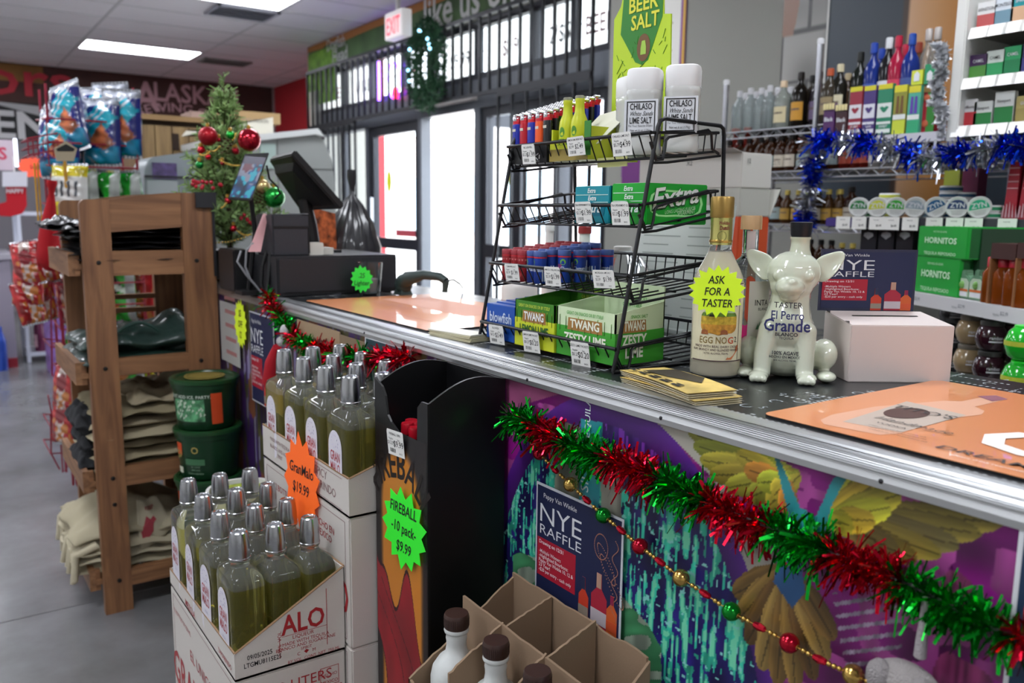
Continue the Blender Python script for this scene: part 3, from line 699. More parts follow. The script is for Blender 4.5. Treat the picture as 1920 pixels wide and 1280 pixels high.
# star-shaped price cards
def handwrite(m,lines,fr,size,gap,sx=.8,bold=.012):
 O,U,V=[V3(q)for q in fr]
 for i,(s,dx)in enumerate(lines):m.txt(s,(O+U*dx-V*(gap*i),U,V),size,'c',bold,sx,lift=.0004,shear=.12)
def star_card(label,c,U,V,r,col,lines,size,gap,n=16,sq=1,r0=.8,seed=1,top=None,cat='star sign',grp='fluorescent star price cards'):
 c=V3(c);U=U.normalized();N=U.cross(V).normalized();V=N.cross(U).normalized()
 t=thing('star_card',label,cat,c,group=grp)
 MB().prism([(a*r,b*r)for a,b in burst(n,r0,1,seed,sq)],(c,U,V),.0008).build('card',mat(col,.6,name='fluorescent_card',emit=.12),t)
 m=MB();handwrite(m,lines,(c+N*.001+V*(top if top is not None else gap*(len(lines)-1)/2-size*.35),U,V),size,gap);m.build('handwriting',INK,t)
 return t
a=at(451,607,'x',.79);star_card('yellow star card taped beside the far raffle poster',a,NY,Z_,.062,'#d8f02a',[('$5',0),('OFF',0),('12',0)],.03,.034,16,1.25)
# flask bottles and their cases
CAPM=mat('#b9bbbf',.22,1,'brushed_cap');BG=mat('#e8ebe2',.03,trans=.93,ior=1.25,name='flask_glass')
LIQ=mat('#bdb768',.04,trans=.9,ior=1.25,name='pale_tequila')
LAB=mat('#d8d4de',.5);REDI=mat('#a3262c',.5)
def make_flask(label,group):
 t=thing('liquor_bottle',label,'bottle',(0,0,0),group=group,world=False)
 hx_,hy=.0315,.0555;H=.172
 prof=[(.9,0),(.98,.003),(1,.01),(1,.03),(1,.08),(1,.148),(1,H-.016),(.97,H-.007),(.88,H+.001),(.7,H+.006),(.5,H+.011),(.36,H+.016)]
 m=MB();m.lathe([(r,z)for r,z in prof],n=44,sx=hx_,sy=hy,p=7,rot=.07)
 m.lathe([(.0165,H+.008),(.0165,H+.022),(.019,H+.020),(.019,H+.022),(.0168,H+.024)],n=20)
 zz=[sum(m.v[i][2]for i in f)/len(f)for f in m.f];m.m=[0 if z_>.152 else 1 for z_ in zz]
 m.build('glass_body',[BG,LIQ],t,smooth=50)
 m=MB();n=36;pr=[(.0182,H+.024),(.0186,H+.028),(.0183,H+.046),(.0162,H+.066),(.0150,H+.0715),(.0128,H+.0735),(.0118,H+.0718)]
 m.lathe(pr,n=n);
 m.box((-.0095,-.0012,H+.071),(.0095,.0012,H+.0737));m.build('measuring_cap',CAPM,t,smooth=35)
 m=MB();m.lathe([(.0186,H+.0225),(.0195,H+.0235),(.0195,H+.0255),(.0186,H+.0265)],n=24,cap=False);m.build('cap_ring',CHROME,t,smooth=40)
 P=[(-.031,.03),(-.029,.018),(-.02,.010),(.02,.010),(.029,.018),(.031,.03)]+[(.031*math.cos(a),.112+.034*math.sin(a))for a in np.linspace(0,math.pi,11)]
 O=Vector((-hx_-.0012,0,0));m=MB();m.prism(P,(O,NY,Z_),.0004);lb=m.build('label',LAB,t)
 m=MB();m.txt('GRAN',(O+Vector((-.0006,0,.088)),NY,Z_),.026,'c',.02,fw=.044,lift=0);m.txt('MALO',(O+Vector((-.0006,0,.066)),NY,Z_),.026,'c',.02,fw=.044,lift=0);m.build('lettering',REDI,lb)
 m=MB();rr=random.Random(2)
 for i in range(10):a=rr.uniform(0,6.28);c=O+Vector((-.0006,.014*math.cos(i*.63),.125+.011*math.sin(i*.63)));m.tube([c,c+Vector((0,.004*math.cos(a),.004*math.sin(a)))],.0005,4)
 m.txt('LICOR',(O+Vector((-.0006,0,.05)),NY,Z_),.008,'c',0,.9,lift=0);m.txt('750 ML',(O+Vector((-.0006,0,.022)),NY,Z_),.008,'c',0,.9,lift=0)
 m.build('fine_print',mat('#a39ab4',.5),lb)
 return t
CARD=mat('#c9c3bd',.75,bump=.05,bscale=400,name='white_card');KR=mat('#8d6f52',.85,name='kraft_edge')
def case_prints(t,x0,x1,y0,y1,z0,z1,kind):
 """red prints on the aisle side (x0) and on the near end (y0)"""
 m=MB();h=z1-z0;L=y1-y0;W=x1-x0
 a=lambda d,z,l=.0006:(Vector((x0-l,y1-d,z0+z)),NY,Z_)
 b=lambda d,z,l=.0006:(Vector((x0+d,y0-l,z0+z)),X_,Z_)
 if kind=='big':
  m.txt('GRAN MALO',a(L/2,.035),.105,'c',.012,.78,lift=0);m.txt('EL UNICO',a(L*.5,.145),.034,'c',0,1.1,lift=0);m.txt('12 BOTTLES OF 750 ML',a(L*.2,.2),.014,'c',0,lift=0)
  m.txt('9 LITERS',b(W*.62,.205),.028,'c',0,1,lift=0);m.txt('80 PROOF',b(W*.66,.168),.028,'c',0,1,lift=0)
  f=b(W-.05,.19)[0]
  for(p,q)in(((0,0),(.036,.001)),((0,.036),(.036,.037)),((0,0),(.001,.037)),((.036,0),(.037,.037))):m.box((f.x+p[0],f.y-.0002,f.z+p[1]),(f.x+q[0],f.y,f.z+q[1]))
  m.txt('HECHO',(f+Vector((.018,-.0002,.018)),X_,Z_),.009,'c',0,lift=0);m.txt('MEXICO',(f+Vector((.018,-.0002,.004)),X_,Z_),.009,'c',.01,lift=0)
 elif kind=='plain':
  m.txt('12 BOTTLES',a(.12,.2),.02,'c',0,lift=0);m.txt('GRAN MALO',a(L/2,.06),.1,'c',.012,.78,lift=0);m.txt('HECHO EN',a(L-.12,.2),.02,'c',0,lift=0);m.txt('MEXICO',a(L-.12,.18),.02,'c',0,lift=0)
  for dx in(.085,.105):
   m.box((x0+dx-.002,y0-.0006,z1-.055),(x0+dx+.002,y0-.0004,z1-.03));m.poly([(x0+dx-.007,y0-.0006,z1-.03),(x0+dx+.007,y0-.0006,z1-.03),(x0+dx,y0-.0006,z1-.02)])
  m.box((x0+.08,y0-.0006,z1-.06),(x0+.112,y0-.0004,z1-.057))
  m.poly([(x0+.122,y0-.0006,z1-.02),(x0+.13,y0-.0006,z1-.04),(x0+.138,y0-.0006,z1-.02)][::1]);m.box((x0+.129,y0-.0006,z1-.058),(x0+.131,y0-.0004,z1-.04));m.box((x0+.123,y0-.0006,z1-.06),(x0+.137,y0-.0004,z1-.058))
  m.txt('3',b(.125,h-.085),.02,'l',0,lift=0);m.txt('LICOR GRAN MALO',b(.1,h-.122),.012,'l',.002,.9,lift=0);m.txt('4492',b(.108,h-.148),.02,'l',.01,lift=0)
  for z in(h-.105,h-.13,h-.155,.055):m.box((x0+.098,y0-.0006,z0+z),(x1-.004,y0-.0004,z0+z+.001))
  m.box((x0+.098,y0-.0006,z0+.055),(x0+.099,y0-.0004,z0+h-.105))
  rr=random.Random(4);x=x0+.11
  while x<x1-.01:ww=rr.choice((.0008,.0016,.0026));m.box((x,y0-.0006,z0+.07),(x+ww,y0-.0004,z0+h-.162));x+=ww+rr.choice((.001,.002))
 elif kind=='tray':
  for z in(.03,):m.txt('SPICY',a(L-.13,-.02),.018,'c',0,lift=0);m.txt('TAMARINDO',a(L-.13,-.042),.018,'c',0,lift=0)
 return m
def make_case(name,label,x0,x1,y0,y1,z0,z1,kind,group):
 t=thing(name,label,'box',((x0+x1)/2,(y0+y1)/2,z0),group=group)
 MB().box((x0,y0,z0+.001),(x1,y1,z1-.001)).build('carton',CARD,t,bevel=.003)
 case_prints(t,x0,x1,y0,y1,z0,z1,kind).build('print',REDI,t)
 m=MB()
 L=y1-y0
 for z in(.012,z1-z0-.014):m.box((x0-.0005,y0+.02,z0+z),(x0-.0003,y1-.02,z0+z+.0012))
 m.box((x0-.0005,y0+.02,z0+.012),(x0-.0003,y0+.0212,z1-.014));m.box((x0-.0005,y1-.0212,z0+.012),(x0-.0003,y1-.02,z1-.014));m.build('frame_lines',mat('#8a6a6a',.6),t)
 return t
def cut_tray(label,x0,x1,y0,y1,z0,zA,zB,zC,zD,group,prints=None):
 """open carton cut down: A near-aisle corner, B far-aisle, C near-counter, D far-counter"""
 t=thing('cut_case',label,'box',((x0+x1)/2,(y0+y1)/2,z0),group=group);th=.003
 m=MB();m.box((x0,y0,z0),(x1,y1,z0+.004))
 m.hexa([(x0,y0,z0),(x0+th,y0,z0),(x0+th,y1,z0),(x0,y1,z0)],[(x0,y0,zA),(x0+th,y0,zA),(x0+th,y1,zB),(x0,y1,zB)])
 m.hexa([(x0+th,y0,z0),(x1,y0,z0),(x1,y0+th,z0),(x0+th,y0+th,z0)],[(x0+th,y0,zA),(x1,y0,zC),(x1,y0+th,zC),(x0+th,y0+th,zA)])
 m.hexa([(x1-th,y0+th,z0),(x1,y0+th,z0),(x1,y1,z0),(x1-th,y1,z0)],[(x1-th,y0+th,zC),(x1,y0+th,zC),(x1,y1,zD),(x1-th,y1,zD)])
 m.hexa([(x0+th,y1-th,z0),(x1-th,y1-th,z0),(x1-th,y1,z0),(x0+th,y1,z0)],[(x0+th,y1-th,zB),(x1-th,y1-th,zD),(x1-th,y1,zD),(x0+th,y1,zB)])
 m.build('cut_carton',CARD,t)
 e=MB()
 for p,q in(((x0,y0,zA),(x0,y1,zB)),((x0,y0,zA),(x1,y0,zC)),((x1,y0,zC),(x1,y1,zD))):
  e.tube([V3(p)+Vector((.0015,.0015,0)),V3(q)+Vector((-.0015 if q[0]>x0+.01 else .0015,0,0))],.0022,5)
 e.build('cut_edge',KR,t)
 return t
BX0,BX1,BY0,BY1=.594,.789,1.36,1.83;GX0,GX1,GY0,GY1=.386,.591,1.385,1.855;CH=.256
make_case('carton_case','bottom white carton of the back stack by the counter',BX0,BX1,BY0,BY1,0,CH,'big','white liquor cartons')
make_case('carton_case','middle white carton of the back stack, lower half hidden by the front stack',BX0,BX1,BY0,BY1,CH,2*CH,'plain','white liquor cartons')
make_case('carton_case','top closed white carton of the back stack, with arrows and barcode',BX0,BX1,BY0,BY1,2*CH,3*CH,'plain','white liquor cartons')
make_case('carton_case','bottom white carton of the front stack',GX0,GX1,GY0,GY1,0,CH-.004,'big','white liquor cartons')
make_case('carton_case','white carton with big red lettering just under the front open tray of bottles',GX0,GX1,GY0,GY1,CH-.004,2*CH-.008,'big','white liquor cartons')
zt=3*CH;tr1=cut_tray('cut open white case holding the back group of flask bottles',BX0,BX1,BY0,BY1,zt,.842,.842,.905,.905,'cut open bottle cases')
m=case_prints(tr1,BX0,BX1,BY0,BY1,zt,zt+CH,'x');a=Vector((BX0-.0006,BY1-.11,zt+.05));
m.txt('MADE WITH TEQUILA',(a,NY,Z_),.012,'c',0,lift=0);m.txt('BLANCO AND AGAVE',(a-Z_*.016,NY,Z_),.012,'c',0,lift=0);m.txt('SPIRIT',(a-Z_*.03,NY,Z_),.012,'c',0,lift=0)
a=Vector((BX0-.0006,BY0+.13,zt+.045));m.txt('SPICY',(a,NY,Z_),.024,'c',0,lift=0);m.txt('TAMARINDO',(a-Z_*.024,NY,Z_),.024,'c',0,lift=0)
for z in(.066,.006):m.box((BX0-.0006,BY0+.03,zt+z),(BX0-.0004,BY0+.23,zt+z+.001))
m.build('print',mat('#8a6a6a',.6),tr1)
m=MB();m.txt('09/05/2025',(Vector((BX0+.08,BY0-.0006,zt+.05)),X_,Z_),.014,'l',.01,.8,lift=0);m.txt('LTGMU8',(Vector((BX0+.08,BY0-.0006,zt+.035)),X_,Z_),.014,'l',.01,.8,lift=0);m.build('stamp',INK,tr1)
z2=2*CH-.008;tr2=cut_tray('cut open white case with a slanted edge holding the front group of flask bottles',GX0,GX1,GY0,GY1,z2,.556,.54,.668,.65,'cut open bottle cases')
m=MB();bb=lambda d,z:(Vector((GX0+d,GY0-.0006,z2+z)),X_,Z_)
m.txt('ALO',bb(.166,.062),.052,'r',.02,fw=.082,lift=0)
m.txt('LIQUEUR',bb(.125,.05),.010,'c',0,lift=0);m.txt('MADE WITH TEQUILA',bb(.13,.040),.009,'c',0,lift=0);m.txt('BLANCO AND SUGARCANE',bb(.13,.032),.009,'c',0,lift=0);m.txt('SPIRIT',bb(.13,.024),.008,'c',0,lift=0)
m.txt('C         M',bb(.13,.015),.009,'c',0,lift=0);m.txt('BY VOL  CONT. NET. 750 ML',bb(.145,.004),.009,'c',0,fw=.1,lift=0)
m.txt('30%  VOL',(Vector((GX0+.084,GY0-.0006,z2+.03)),Z_,-X_),.01,'l',0,lift=0)
m.box((GX0+.085,GY0-.0006,z2+.0585),(GX0+.17,GY0-.0004,z2+.0592));m.box((GX0+.17,GY0-.0006,z2+.02),(GX0+.171,GY0-.0004,z2+.13));m.box((GX0+.08,GY0-.0006,z2+.02),(GX0+.081,GY0-.0004,z2+.06))
m.poly([bb(.13,.015)[0],bb(.125,.02)[0],bb(.13,.023)[0],bb(.135,.02)[0]][::-1])
m.txt('TAMARINDO',(Vector((GX0-.0006,GY0+.06,z2+.012)),NY,Z_),.014,'c',0,lift=0);m.txt('MEZCLA',(Vector((GX0-.0006,GY0+.3,z2+.006)),NY,Z_),.02,'c',.01,lift=0)
m.build('print',REDI,tr2)
m=MB();m.txt('09/05/2025',bb(.022,.034),.0125,'l',.012,.8,lift=0);m.txt('LTGMU8115E25',bb(.016,.020),.0125,'l',.012,.8,lift=0);m.build('stamp',INK,tr2)
flask=make_flask('flask bottle','back group of flask bottles');first=True
rows=('aisle row','middle row','counter row');cols=('nearest','second nearest','third nearest','farthest')
for gi,(x0,y0,z,nm)in enumerate(((BX0,BY0,zt+.005,'upper back case'),(GX0,GY0,z2+.005,'lower front case'))):
 for i in range(3):
  for j in range(4):
   loc=Vector((x0+.0335+.0655*i,y0+.06+.1165*j,z));lab='flask bottle, %s, %s, %s'%(nm,rows[i],cols[j])
   if first:o=flask;first=False;o.location=loc;o['label']=lab
   else:o=dup(flask,loc,0,lab,('back' if gi==0 else 'front')+' group of flask bottles')
   o.rotation_euler.z=random.uniform(-.03,.03)
   if gi==0 and i>0:
    pass
U=(NY*.8+X_*.35).normalized()
star_card('orange star card with a handwritten price on the upper bottle case',at(566,908,'x',BX0-.012),NY+X_*.1,Z_,.078,'#ff6a1e',[('GranMalo',0),('$19.99',-.004)],.032,.04,13,1.35,.78,3,top=.02)
# black floor display with the flame print
FD=.648;DY0,DY1,DX1=1.158,1.352,.796
disp=thing('floor_display','tall black cardboard floor display with orange flame print and scooped top','display stand',((FD+DX1)/2,1.25,0))
BC=mat('#0d0d0f',.38,name='black_card',spec=.4)
f3=lambda px,py:at(px,py,'x',FD)
th=.005
zf=[at(805,757,'x',FD).z,f3(697,700).z];zb=at(948,710,'x',DX1).z
def side(y):
 P=[(FD,0),(DX1,0),(DX1,zb)];n=12
 for i in range(1,n+1):
  s=i/n;P.append((DX1+(FD-DX1)*s,zb+(zf[0]-zb)*s+.022*math.sin(math.pi*s)*.9))
 MB().prism(P,(Vector((0,y,0)),X_,Z_),th).build('side_panel',BC,disp,smooth=30)
side(DY0+th);side(DY1)
MB().box((DX1-th,DY0+th,0),(DX1,DY1-th,zb)).build('back_panel',BC,disp)
scoop=f3(760,822).z
P=[(0,0),(DY1-DY0,0),(DY1-DY0,zf[0]),(DY1-DY0-.02,zf[0]),(DY1-DY0-.034,zf[0]-.012),(DY1-DY0-.036,zf[0]-.075),(DY1-DY0-.05,scoop-.012),(DY1-DY0-.07,scoop-.008),(.062,scoop+.02),(.05,scoop+.03),(.042,zf[0]-.015),(.03,zf[0]),(0,zf[0]+.012)]
MB().prism(P,(Vector((FD,DY1,0)),NY,Z_),.004).build('front_panel',mat('#141416',.35),disp,bevel=0)
MB().box((FD+.01,DY0+.01,scoop-.17),(DX1-.01,DY1-.01,scoop-.16)).build('inner_shelf',BC,disp)
FN=FD-.0045
def fl(px,py):p=at(px,py,'x',FN);return(DY1-p.y,p.z)
W_=DY1-DY0
def flame(X,Y):
 z=Y+.05
 C=np.ones(X.shape+(3,))*hx('#1a1416')
 top=fl(740,818)[1];cxx=W_*.5
 d=np.hypot((X-cxx)/(W_*.40),np.clip(z-(top-.14),0,9)/.125)
 g=np.clip((1.05-d)*6,0,1);dd=np.abs(X-cxx)/(W_*.5);g=np.minimum(g,np.clip((1.0-dd)*7,0,1))
 C=C*(1-g[...,None])+hx('#c57a22')*g[...,None]
 red=np.zeros(X.shape,bool)
 q=z+.05*np.sin(X*38)+.03*np.sin(X*75+2)
 t1=.72-.16*(X/W_)
 red|=q<t1
 hole=(np.sin(X*52+z*30+1.2*np.sin(z*21))>.3)&(z<t1-.16)
 red&=~hole
 C=np.where(red[...,None],hx('#8f1322')*(.85+.3*vnoise(X,z,40,20,6))[...,None],C)
 ln=(np.abs(np.sin(X*52+z*30+1.2*np.sin(z*21))-.3)<.07)&(z<t1-.05)
 C=np.where(ln[...,None],hx('#2a0a10'),C)
 e=(np.abs(q-t1)<.004);C=np.where(e[...,None],hx('#2a0a10'),C)
 return C
painted('flame_print',(Vector((FN,DY1-.002,.05)),NY,Z_),W_-.004,fl(740,818)[1]-.05+.012,110,420,flame,disp,.35,mname='flame_print')
m=MB();R=.105;c=fl(755,925);cz=fl(755,905)[1]-R
arcf=lambda u,v:Vector((FN-.0006,DY1-(W_*.5+(R+v*.9)*math.sin(u/R)),cz+.0+(R*1.05+v)*math.cos(u/R)))
m.txt('FIREBALL',(c+(0,),X_,Z_),.07,'c',.016,fw=.205,fn=arcf);m.build('lettering',mat('#1c1210',.5),disp)
star_card('green star card with handwritten pack price on the black display',at(757,992,'x',FD-.012),NY+X_*.06,Z_,.074,'#2fe62f',[('FIREBALL',0),('-10 pack-',0),('$9.99',0)],.027,.034,13,1.0,.76,5,top=.026)
def price_tag(label,c,U,V,w,h,price,old,title,grp='white printed price tags',s=1):
 c=V3(c);U=U.normalized();N=U.cross(V).normalized();V=N.cross(U).normalized()
 t=thing('price_tag',label,'price tag',c,group=grp)
 MB().prism([(-w/2,-h/2),(w/2,-h/2),(w/2,h/2-.004),(w/2-.002,h/2),(-w/2+.002,h/2),(-w/2,h/2-.004)],(c,U,V),.0006).build('tag_sheet',PAPER,t)
 m=MB();O=c+N*.0008;k=h/.045
 def T(s_,x,y,sz,ha='c',b=0):m.txt(s_,(O+U*(x*w)+V*(y*h),U,V),sz*k,ha,b,.8,lift=0)
 T(title,0,.3,.0062,b=.004);T('Regular',-.25,.12,.0052);T('Sale',.2,.12,.0052);T(old,-.26,-.08,.009);T(price,.18,-.13,.0155,b=.006);T('EACH',.28,-.4,.0042,b=.006)
 rr=random.Random(hash(title)%99 if False else len(title));x=-.36*w
 while x<-.02*w:ww=rr.choice((.0005,.001));P=[O+U*x-V*(.22*h),O+U*(x+ww)-V*(.22*h),O+U*(x+ww)-V*(.38*h),O+U*x-V*(.38*h)];m.poly(P[::-1]);x+=ww+rr.choice((.0006,.0012))
 m.build('print',INK,t);return t
price_tag('white price tag on the lip of the black floor display',at(742,831,'x',FD-.012),NY+X_*.15,Z_-X_*.1,.047,.046,'$9.99','$12.99','FIREBALL 10PK')
mini=thing('mini_bottle','red capped mini bottle inside the black floor display, nearest the scoop','mini bottle',(0,0,0),group='mini bottles in the floor display',world=False)
MB().lathe([(.014,0),(.015,.003),(.015,.05),(.007,.066),(.007,.07)],n=16).build('glass',mat('#7a1c14',.15,trans=.4),mini,smooth=40)
MB().lathe([(.0115,.068),(.0115,.085),(.0105,.0875)],n=16).build('cap',mat('#b01224',.3),mini,smooth=40)
i=0
for k,(px,py)in enumerate(((764,792),(778,800),(783,790),(771,786))):
 p=at(px,py,'x',FD+.03+.02*(k//2));p.z-=.0875;p.z=max(p.z,scoop-.16)
 if k==0:mini.location=p
 else:dup(mini,p,0,'red capped mini bottle inside the black floor display, '+('second','third','fourth')[k-1]+' of the cluster')
# open brown carton with dividers
KX0,KX1,KY0,KY1=.568,.768,.765,1.085;KZ=.42;KT=.722
cart=thing('divided_carton','open brown cardboard carton with dividers in the bottom foreground','box',((KX0+KX1)/2,(KY0+KY1)/2,KZ))
KRF=mat('#8b735c',.85,bump=.04,bscale=300,name='kraft_card');th=.004
def wall(name,p,q,z0,zp,zq,rag=.004,m=KRF,par=cart,seed=0,steps=14):
 """upright sheet from p to q, its torn top running from zp to zq"""
 rr=random.Random(seed);p=Vector((p[0],p[1],0));q=Vector((q[0],q[1],0));u=(q-p).normalized();L=(q-p).length;N=Z_.cross(u)*-1
 P=[(0,z0),(L,z0)]+[(L*(1-i/steps),zq+(zp-zq)*i/steps+(rr.uniform(-rag,rag)if 0<i<steps else 0))for i in range(steps+1)]
 return MB().prism(P,(p,u,Z_),th).build(name,m,par)
wall('far_wall',(KX0,KY1),(KX1,KY1),KZ,.60,KT,.002,seed=1)
wall('counter_side_wall',(KX1,KY1),(KX1,KY0),KZ,KT+.004,KT,.003,seed=2)
wall('aisle_side_wall',(KX0,KY0),(KX0,KY1),KZ,.53,.60,.003,seed=3)
wall('near_wall',(KX0,KY0),(KX1,KY0),KZ,.58,KT-.004,.004,seed=4)
MB().box((KX0,KY0,KZ),(KX1,KY1,KZ+.004)).build('bottom',KRF,cart)
xm=at(874,1120,'y',KY1).x;xm=.669
wall('long_divider',(xm,KY1-.003),(xm,KY0+.003),KZ,.712,.705,.001,seed=5)
for k,(y,za,zb_)in enumerate(((.978,.70,.728),(.872,.70,.733))):
 wall('cross_divider',(xm,y),(KX1-.006,y),KZ,za,zb_,.001,seed=8+k)
for k,(y,za,zb_)in enumerate(((.975,.66,.712),(.868,.655,.712))):
 wall('cross_divider',(KX0+.006,y),(xm,y),KZ,za,zb_,.003,seed=12+k)
base=thing('carton_case','closed brown carton standing under the divided carton','box',((KX0+KX1)/2,.925,0))
MB().box((KX0,KY0,0),(KX1,KY1,KZ-.001)).build('carton',KRF,base,bevel=.003)
GW=mat('#c9ccca',.35,name='frosted_white_glass',var=.06,vscale=40)
fb=thing('liquor_bottle','frosted white bottle','bottle',(0,0,0),group='white bottles in the brown carton',world=False)
MB().lathe([(.036,0),(.04,.005),(.04,.19),(.037,.205),(.028,.219),(.0175,.228),(.0155,.24),(.0155,.247),(.0165,.252),(.0155,.26),(.0185,.262),(.0195,.265),(.0185,.269),(.0165,.27)],n=32).build('glass_body',GW,fb,smooth=40)
m=MB();pr=[(.0185,.269),(.0192,.271),(.0192,.288),(.0178,.2915),(.0165,.2915)];m.lathe(pr,n=40);m.build('screw_cap',mat('#3a2722',.35,name='brown_cap'),fb,smooth=30)
m=MB()
for i in range(40):
 a=i*math.pi/20;m.box((.0191*math.cos(a)-.0004,.0191*math.sin(a)-.0004,.272),(.0191*math.cos(a)+.0004,.0191*math.sin(a)+.0004,.286))
m.build('cap_ribs',mat('#2f201c',.35),fb)
for k,(px,py)in enumerate(((856,1150),(930,1201),(1008,1258))):
 p=at(px,py,'x',.62);z=.712-.2915
 lab=('far','middle','near')[k]+' white frosted bottle with brown cap in the divided carton'
 p=at(px,py,'z',.715);p.z=KZ+.005
 if k==0:fb.location=p;fb['label']=lab
 else:dup(fb,p,0,lab)
# stacked green buckets and a white pail
BK=mat('#12381f',.3,name='green_plastic')
def bucket(c,z,label,rz,lid,kind):
 t=thing('party_bucket',label,'bucket',(c.x,c.y,z),rz,'stacked green party buckets',world=False)
 h=.16;r=.103
 MB().lathe([(.083,0),(.086,.003),(r-.006,h-.03),(r-.002,h-.03),(r-.001,h-.014),(r-.006,h-.014)],n=40).build('tub',BK,t,smooth=40)
 MB().lathe([(r-.003,h-.016),(r+.003,h-.014),(r+.003,h-.004),(r-.004,h),(r-.013,h-.001),(r-.016,h-.006),(.001,h-.006)],n=40,cap=False).build('lid',mat('#17401f',.28),t,smooth=30)
 cyl=lambda a0:(lambda u,v:(lambda rr:Vector((rr*math.cos(a0+u/rr),rr*math.sin(a0+u/rr),v)))(.0905+v*.055))
 def patch(u0,u1,v0,v1,col,nm,a0,par=t,off=0):
  f=cyl(a0);n=10;m=MB()
  vs=[f(u0+(u1-u0)*i/n,v0)*1 for i in range(n+1)]+[f(u0+(u1-u0)*i/n,v1)for i in range(n+1)]
  vs=[Vector((p.x*(1+off),p.y*(1+off),p.z))for p in vs]
  m.add(vs,[(i,i+1,n+2+i,n+1+i)for i in range(n)]);return m.build(nm,col if not isinstance(col,str)else mat(col,.45),par)
 front=math.radians(-125)-rz
 if kind==0:
  patch(-.075,.03,.03,.1,mat('#4f8a60',.4,var=.9,vscale=45),'print',front+.0);patch(.05,.085,.02,.118,'#c8481f','orange_label',front)
  m=MB();f=cyl(front);m.txt('JUST ADD ICE. PARTY.',(Vector(),X_,Z_),.014,'c',.008,1.0,fn=lambda u,v:f(u-.02,v+.103)*1.003);m.build('lettering',mat('#c9d6c8',.5),t)
  m=MB();rr=random.Random(8)
  for i in range(42):u,v=rr.uniform(-.07,.025),rr.uniform(.034,.09);p=f(u,v)*1.006;p.z=v;q=f(u+.008,v+.003)*1.006;q.z=v+.006;r_=f(u+.003,v+.009)*1.006;r_.z=v+.011;m.poly([p,q,r_])
  m.build('ice_print',mat('#b9c8b4',.5),t)
  m=MB();m.lathe([(.001,.1592),(.062,.1592),(.062,.1575)][::-1],n=36,cap=False);m.build('lid_label',mat('#8a7a3a',.5,var=.15,vscale=30),t)
  m=MB();m.tube([(.052*math.cos(a),.052*math.sin(a),.1596)for a in np.linspace(0,6.283,40,endpoint=False)],.0007,4,True);m.build('lid_ring',mat('#2f3a1a',.5),t)
 else:
  patch(-.09,-.06,.08,.118,'#c8481f','orange_label',front);patch(-.045,.02,.05,.07,'#3c6a48','print',front)
  f=cyl(front);m=MB();m.prism([(.012*math.cos(a),.012*math.sin(a))for a in np.linspace(0,6.28,14)],(Vector((0,0,0)),X_,Z_),.0003)
  m=MB();
  m.txt('O',(Vector(),X_,Z_),.03,'c',.02,1,fn=lambda u,v:f(u-.01,v+.088)*1.003);m.txt('O',(Vector(),X_,Z_),.034,'c',.03,1,fn=lambda u,v:f(u-.075,v+.07)*1.004);m.build('coin_print',mat('#9a8a4a',.5),t)
  m=MB()
  for i,s in enumerate(('16 CANS','FITS ICE','PARTY READY')):m.txt(s,(Vector(),X_,Z_),.008,'c',0,1,fn=lambda u,v,i=i:f(u-.01,v+.042-.011*i)*1.003)
  m.build('lettering',mat('#7c9a80',.5),t)
  patch(-.085,-.06,.02,.04,'#c9cdb8','white_label',front)
 return t
bc=at(385,745,'y',2.70);bc=Vector((at(385,745,'y',2.70).x,2.70,0))
for k in range(5):
 bucket(bc+Vector((.004*(k%2),0,0)),.16*(k)-.0 if k else 0,'green party bucket beside the wooden shelf, '+('bottom of the stack','second from the floor','middle of the stack','fourth, below the top one','top one with round yellow lid print')[k],0,1,0 if k==4 else 1)
p=at(455,915,'y',2.25)
pl=thing('white_pail','open white pail standing behind the front case of bottles','pail',(p.x,2.25,0))
MB().lathe([(.07,0),(.075,.005),(.092,p.z-.01),(.097,p.z-.008),(.097,p.z),(.088,p.z),(.07,.02),(.001,.02)],(p.x,2.25,0),n=36,cap=False).build('tub',WHT,pl,smooth=40)
MB().lathe([(.001,0),(.08,0),(.08,.01)],(p.x,2.25,p.z-.02),n=24).build('contents',mat('#9aa83c',.6,var=.4,vscale=60),pl)
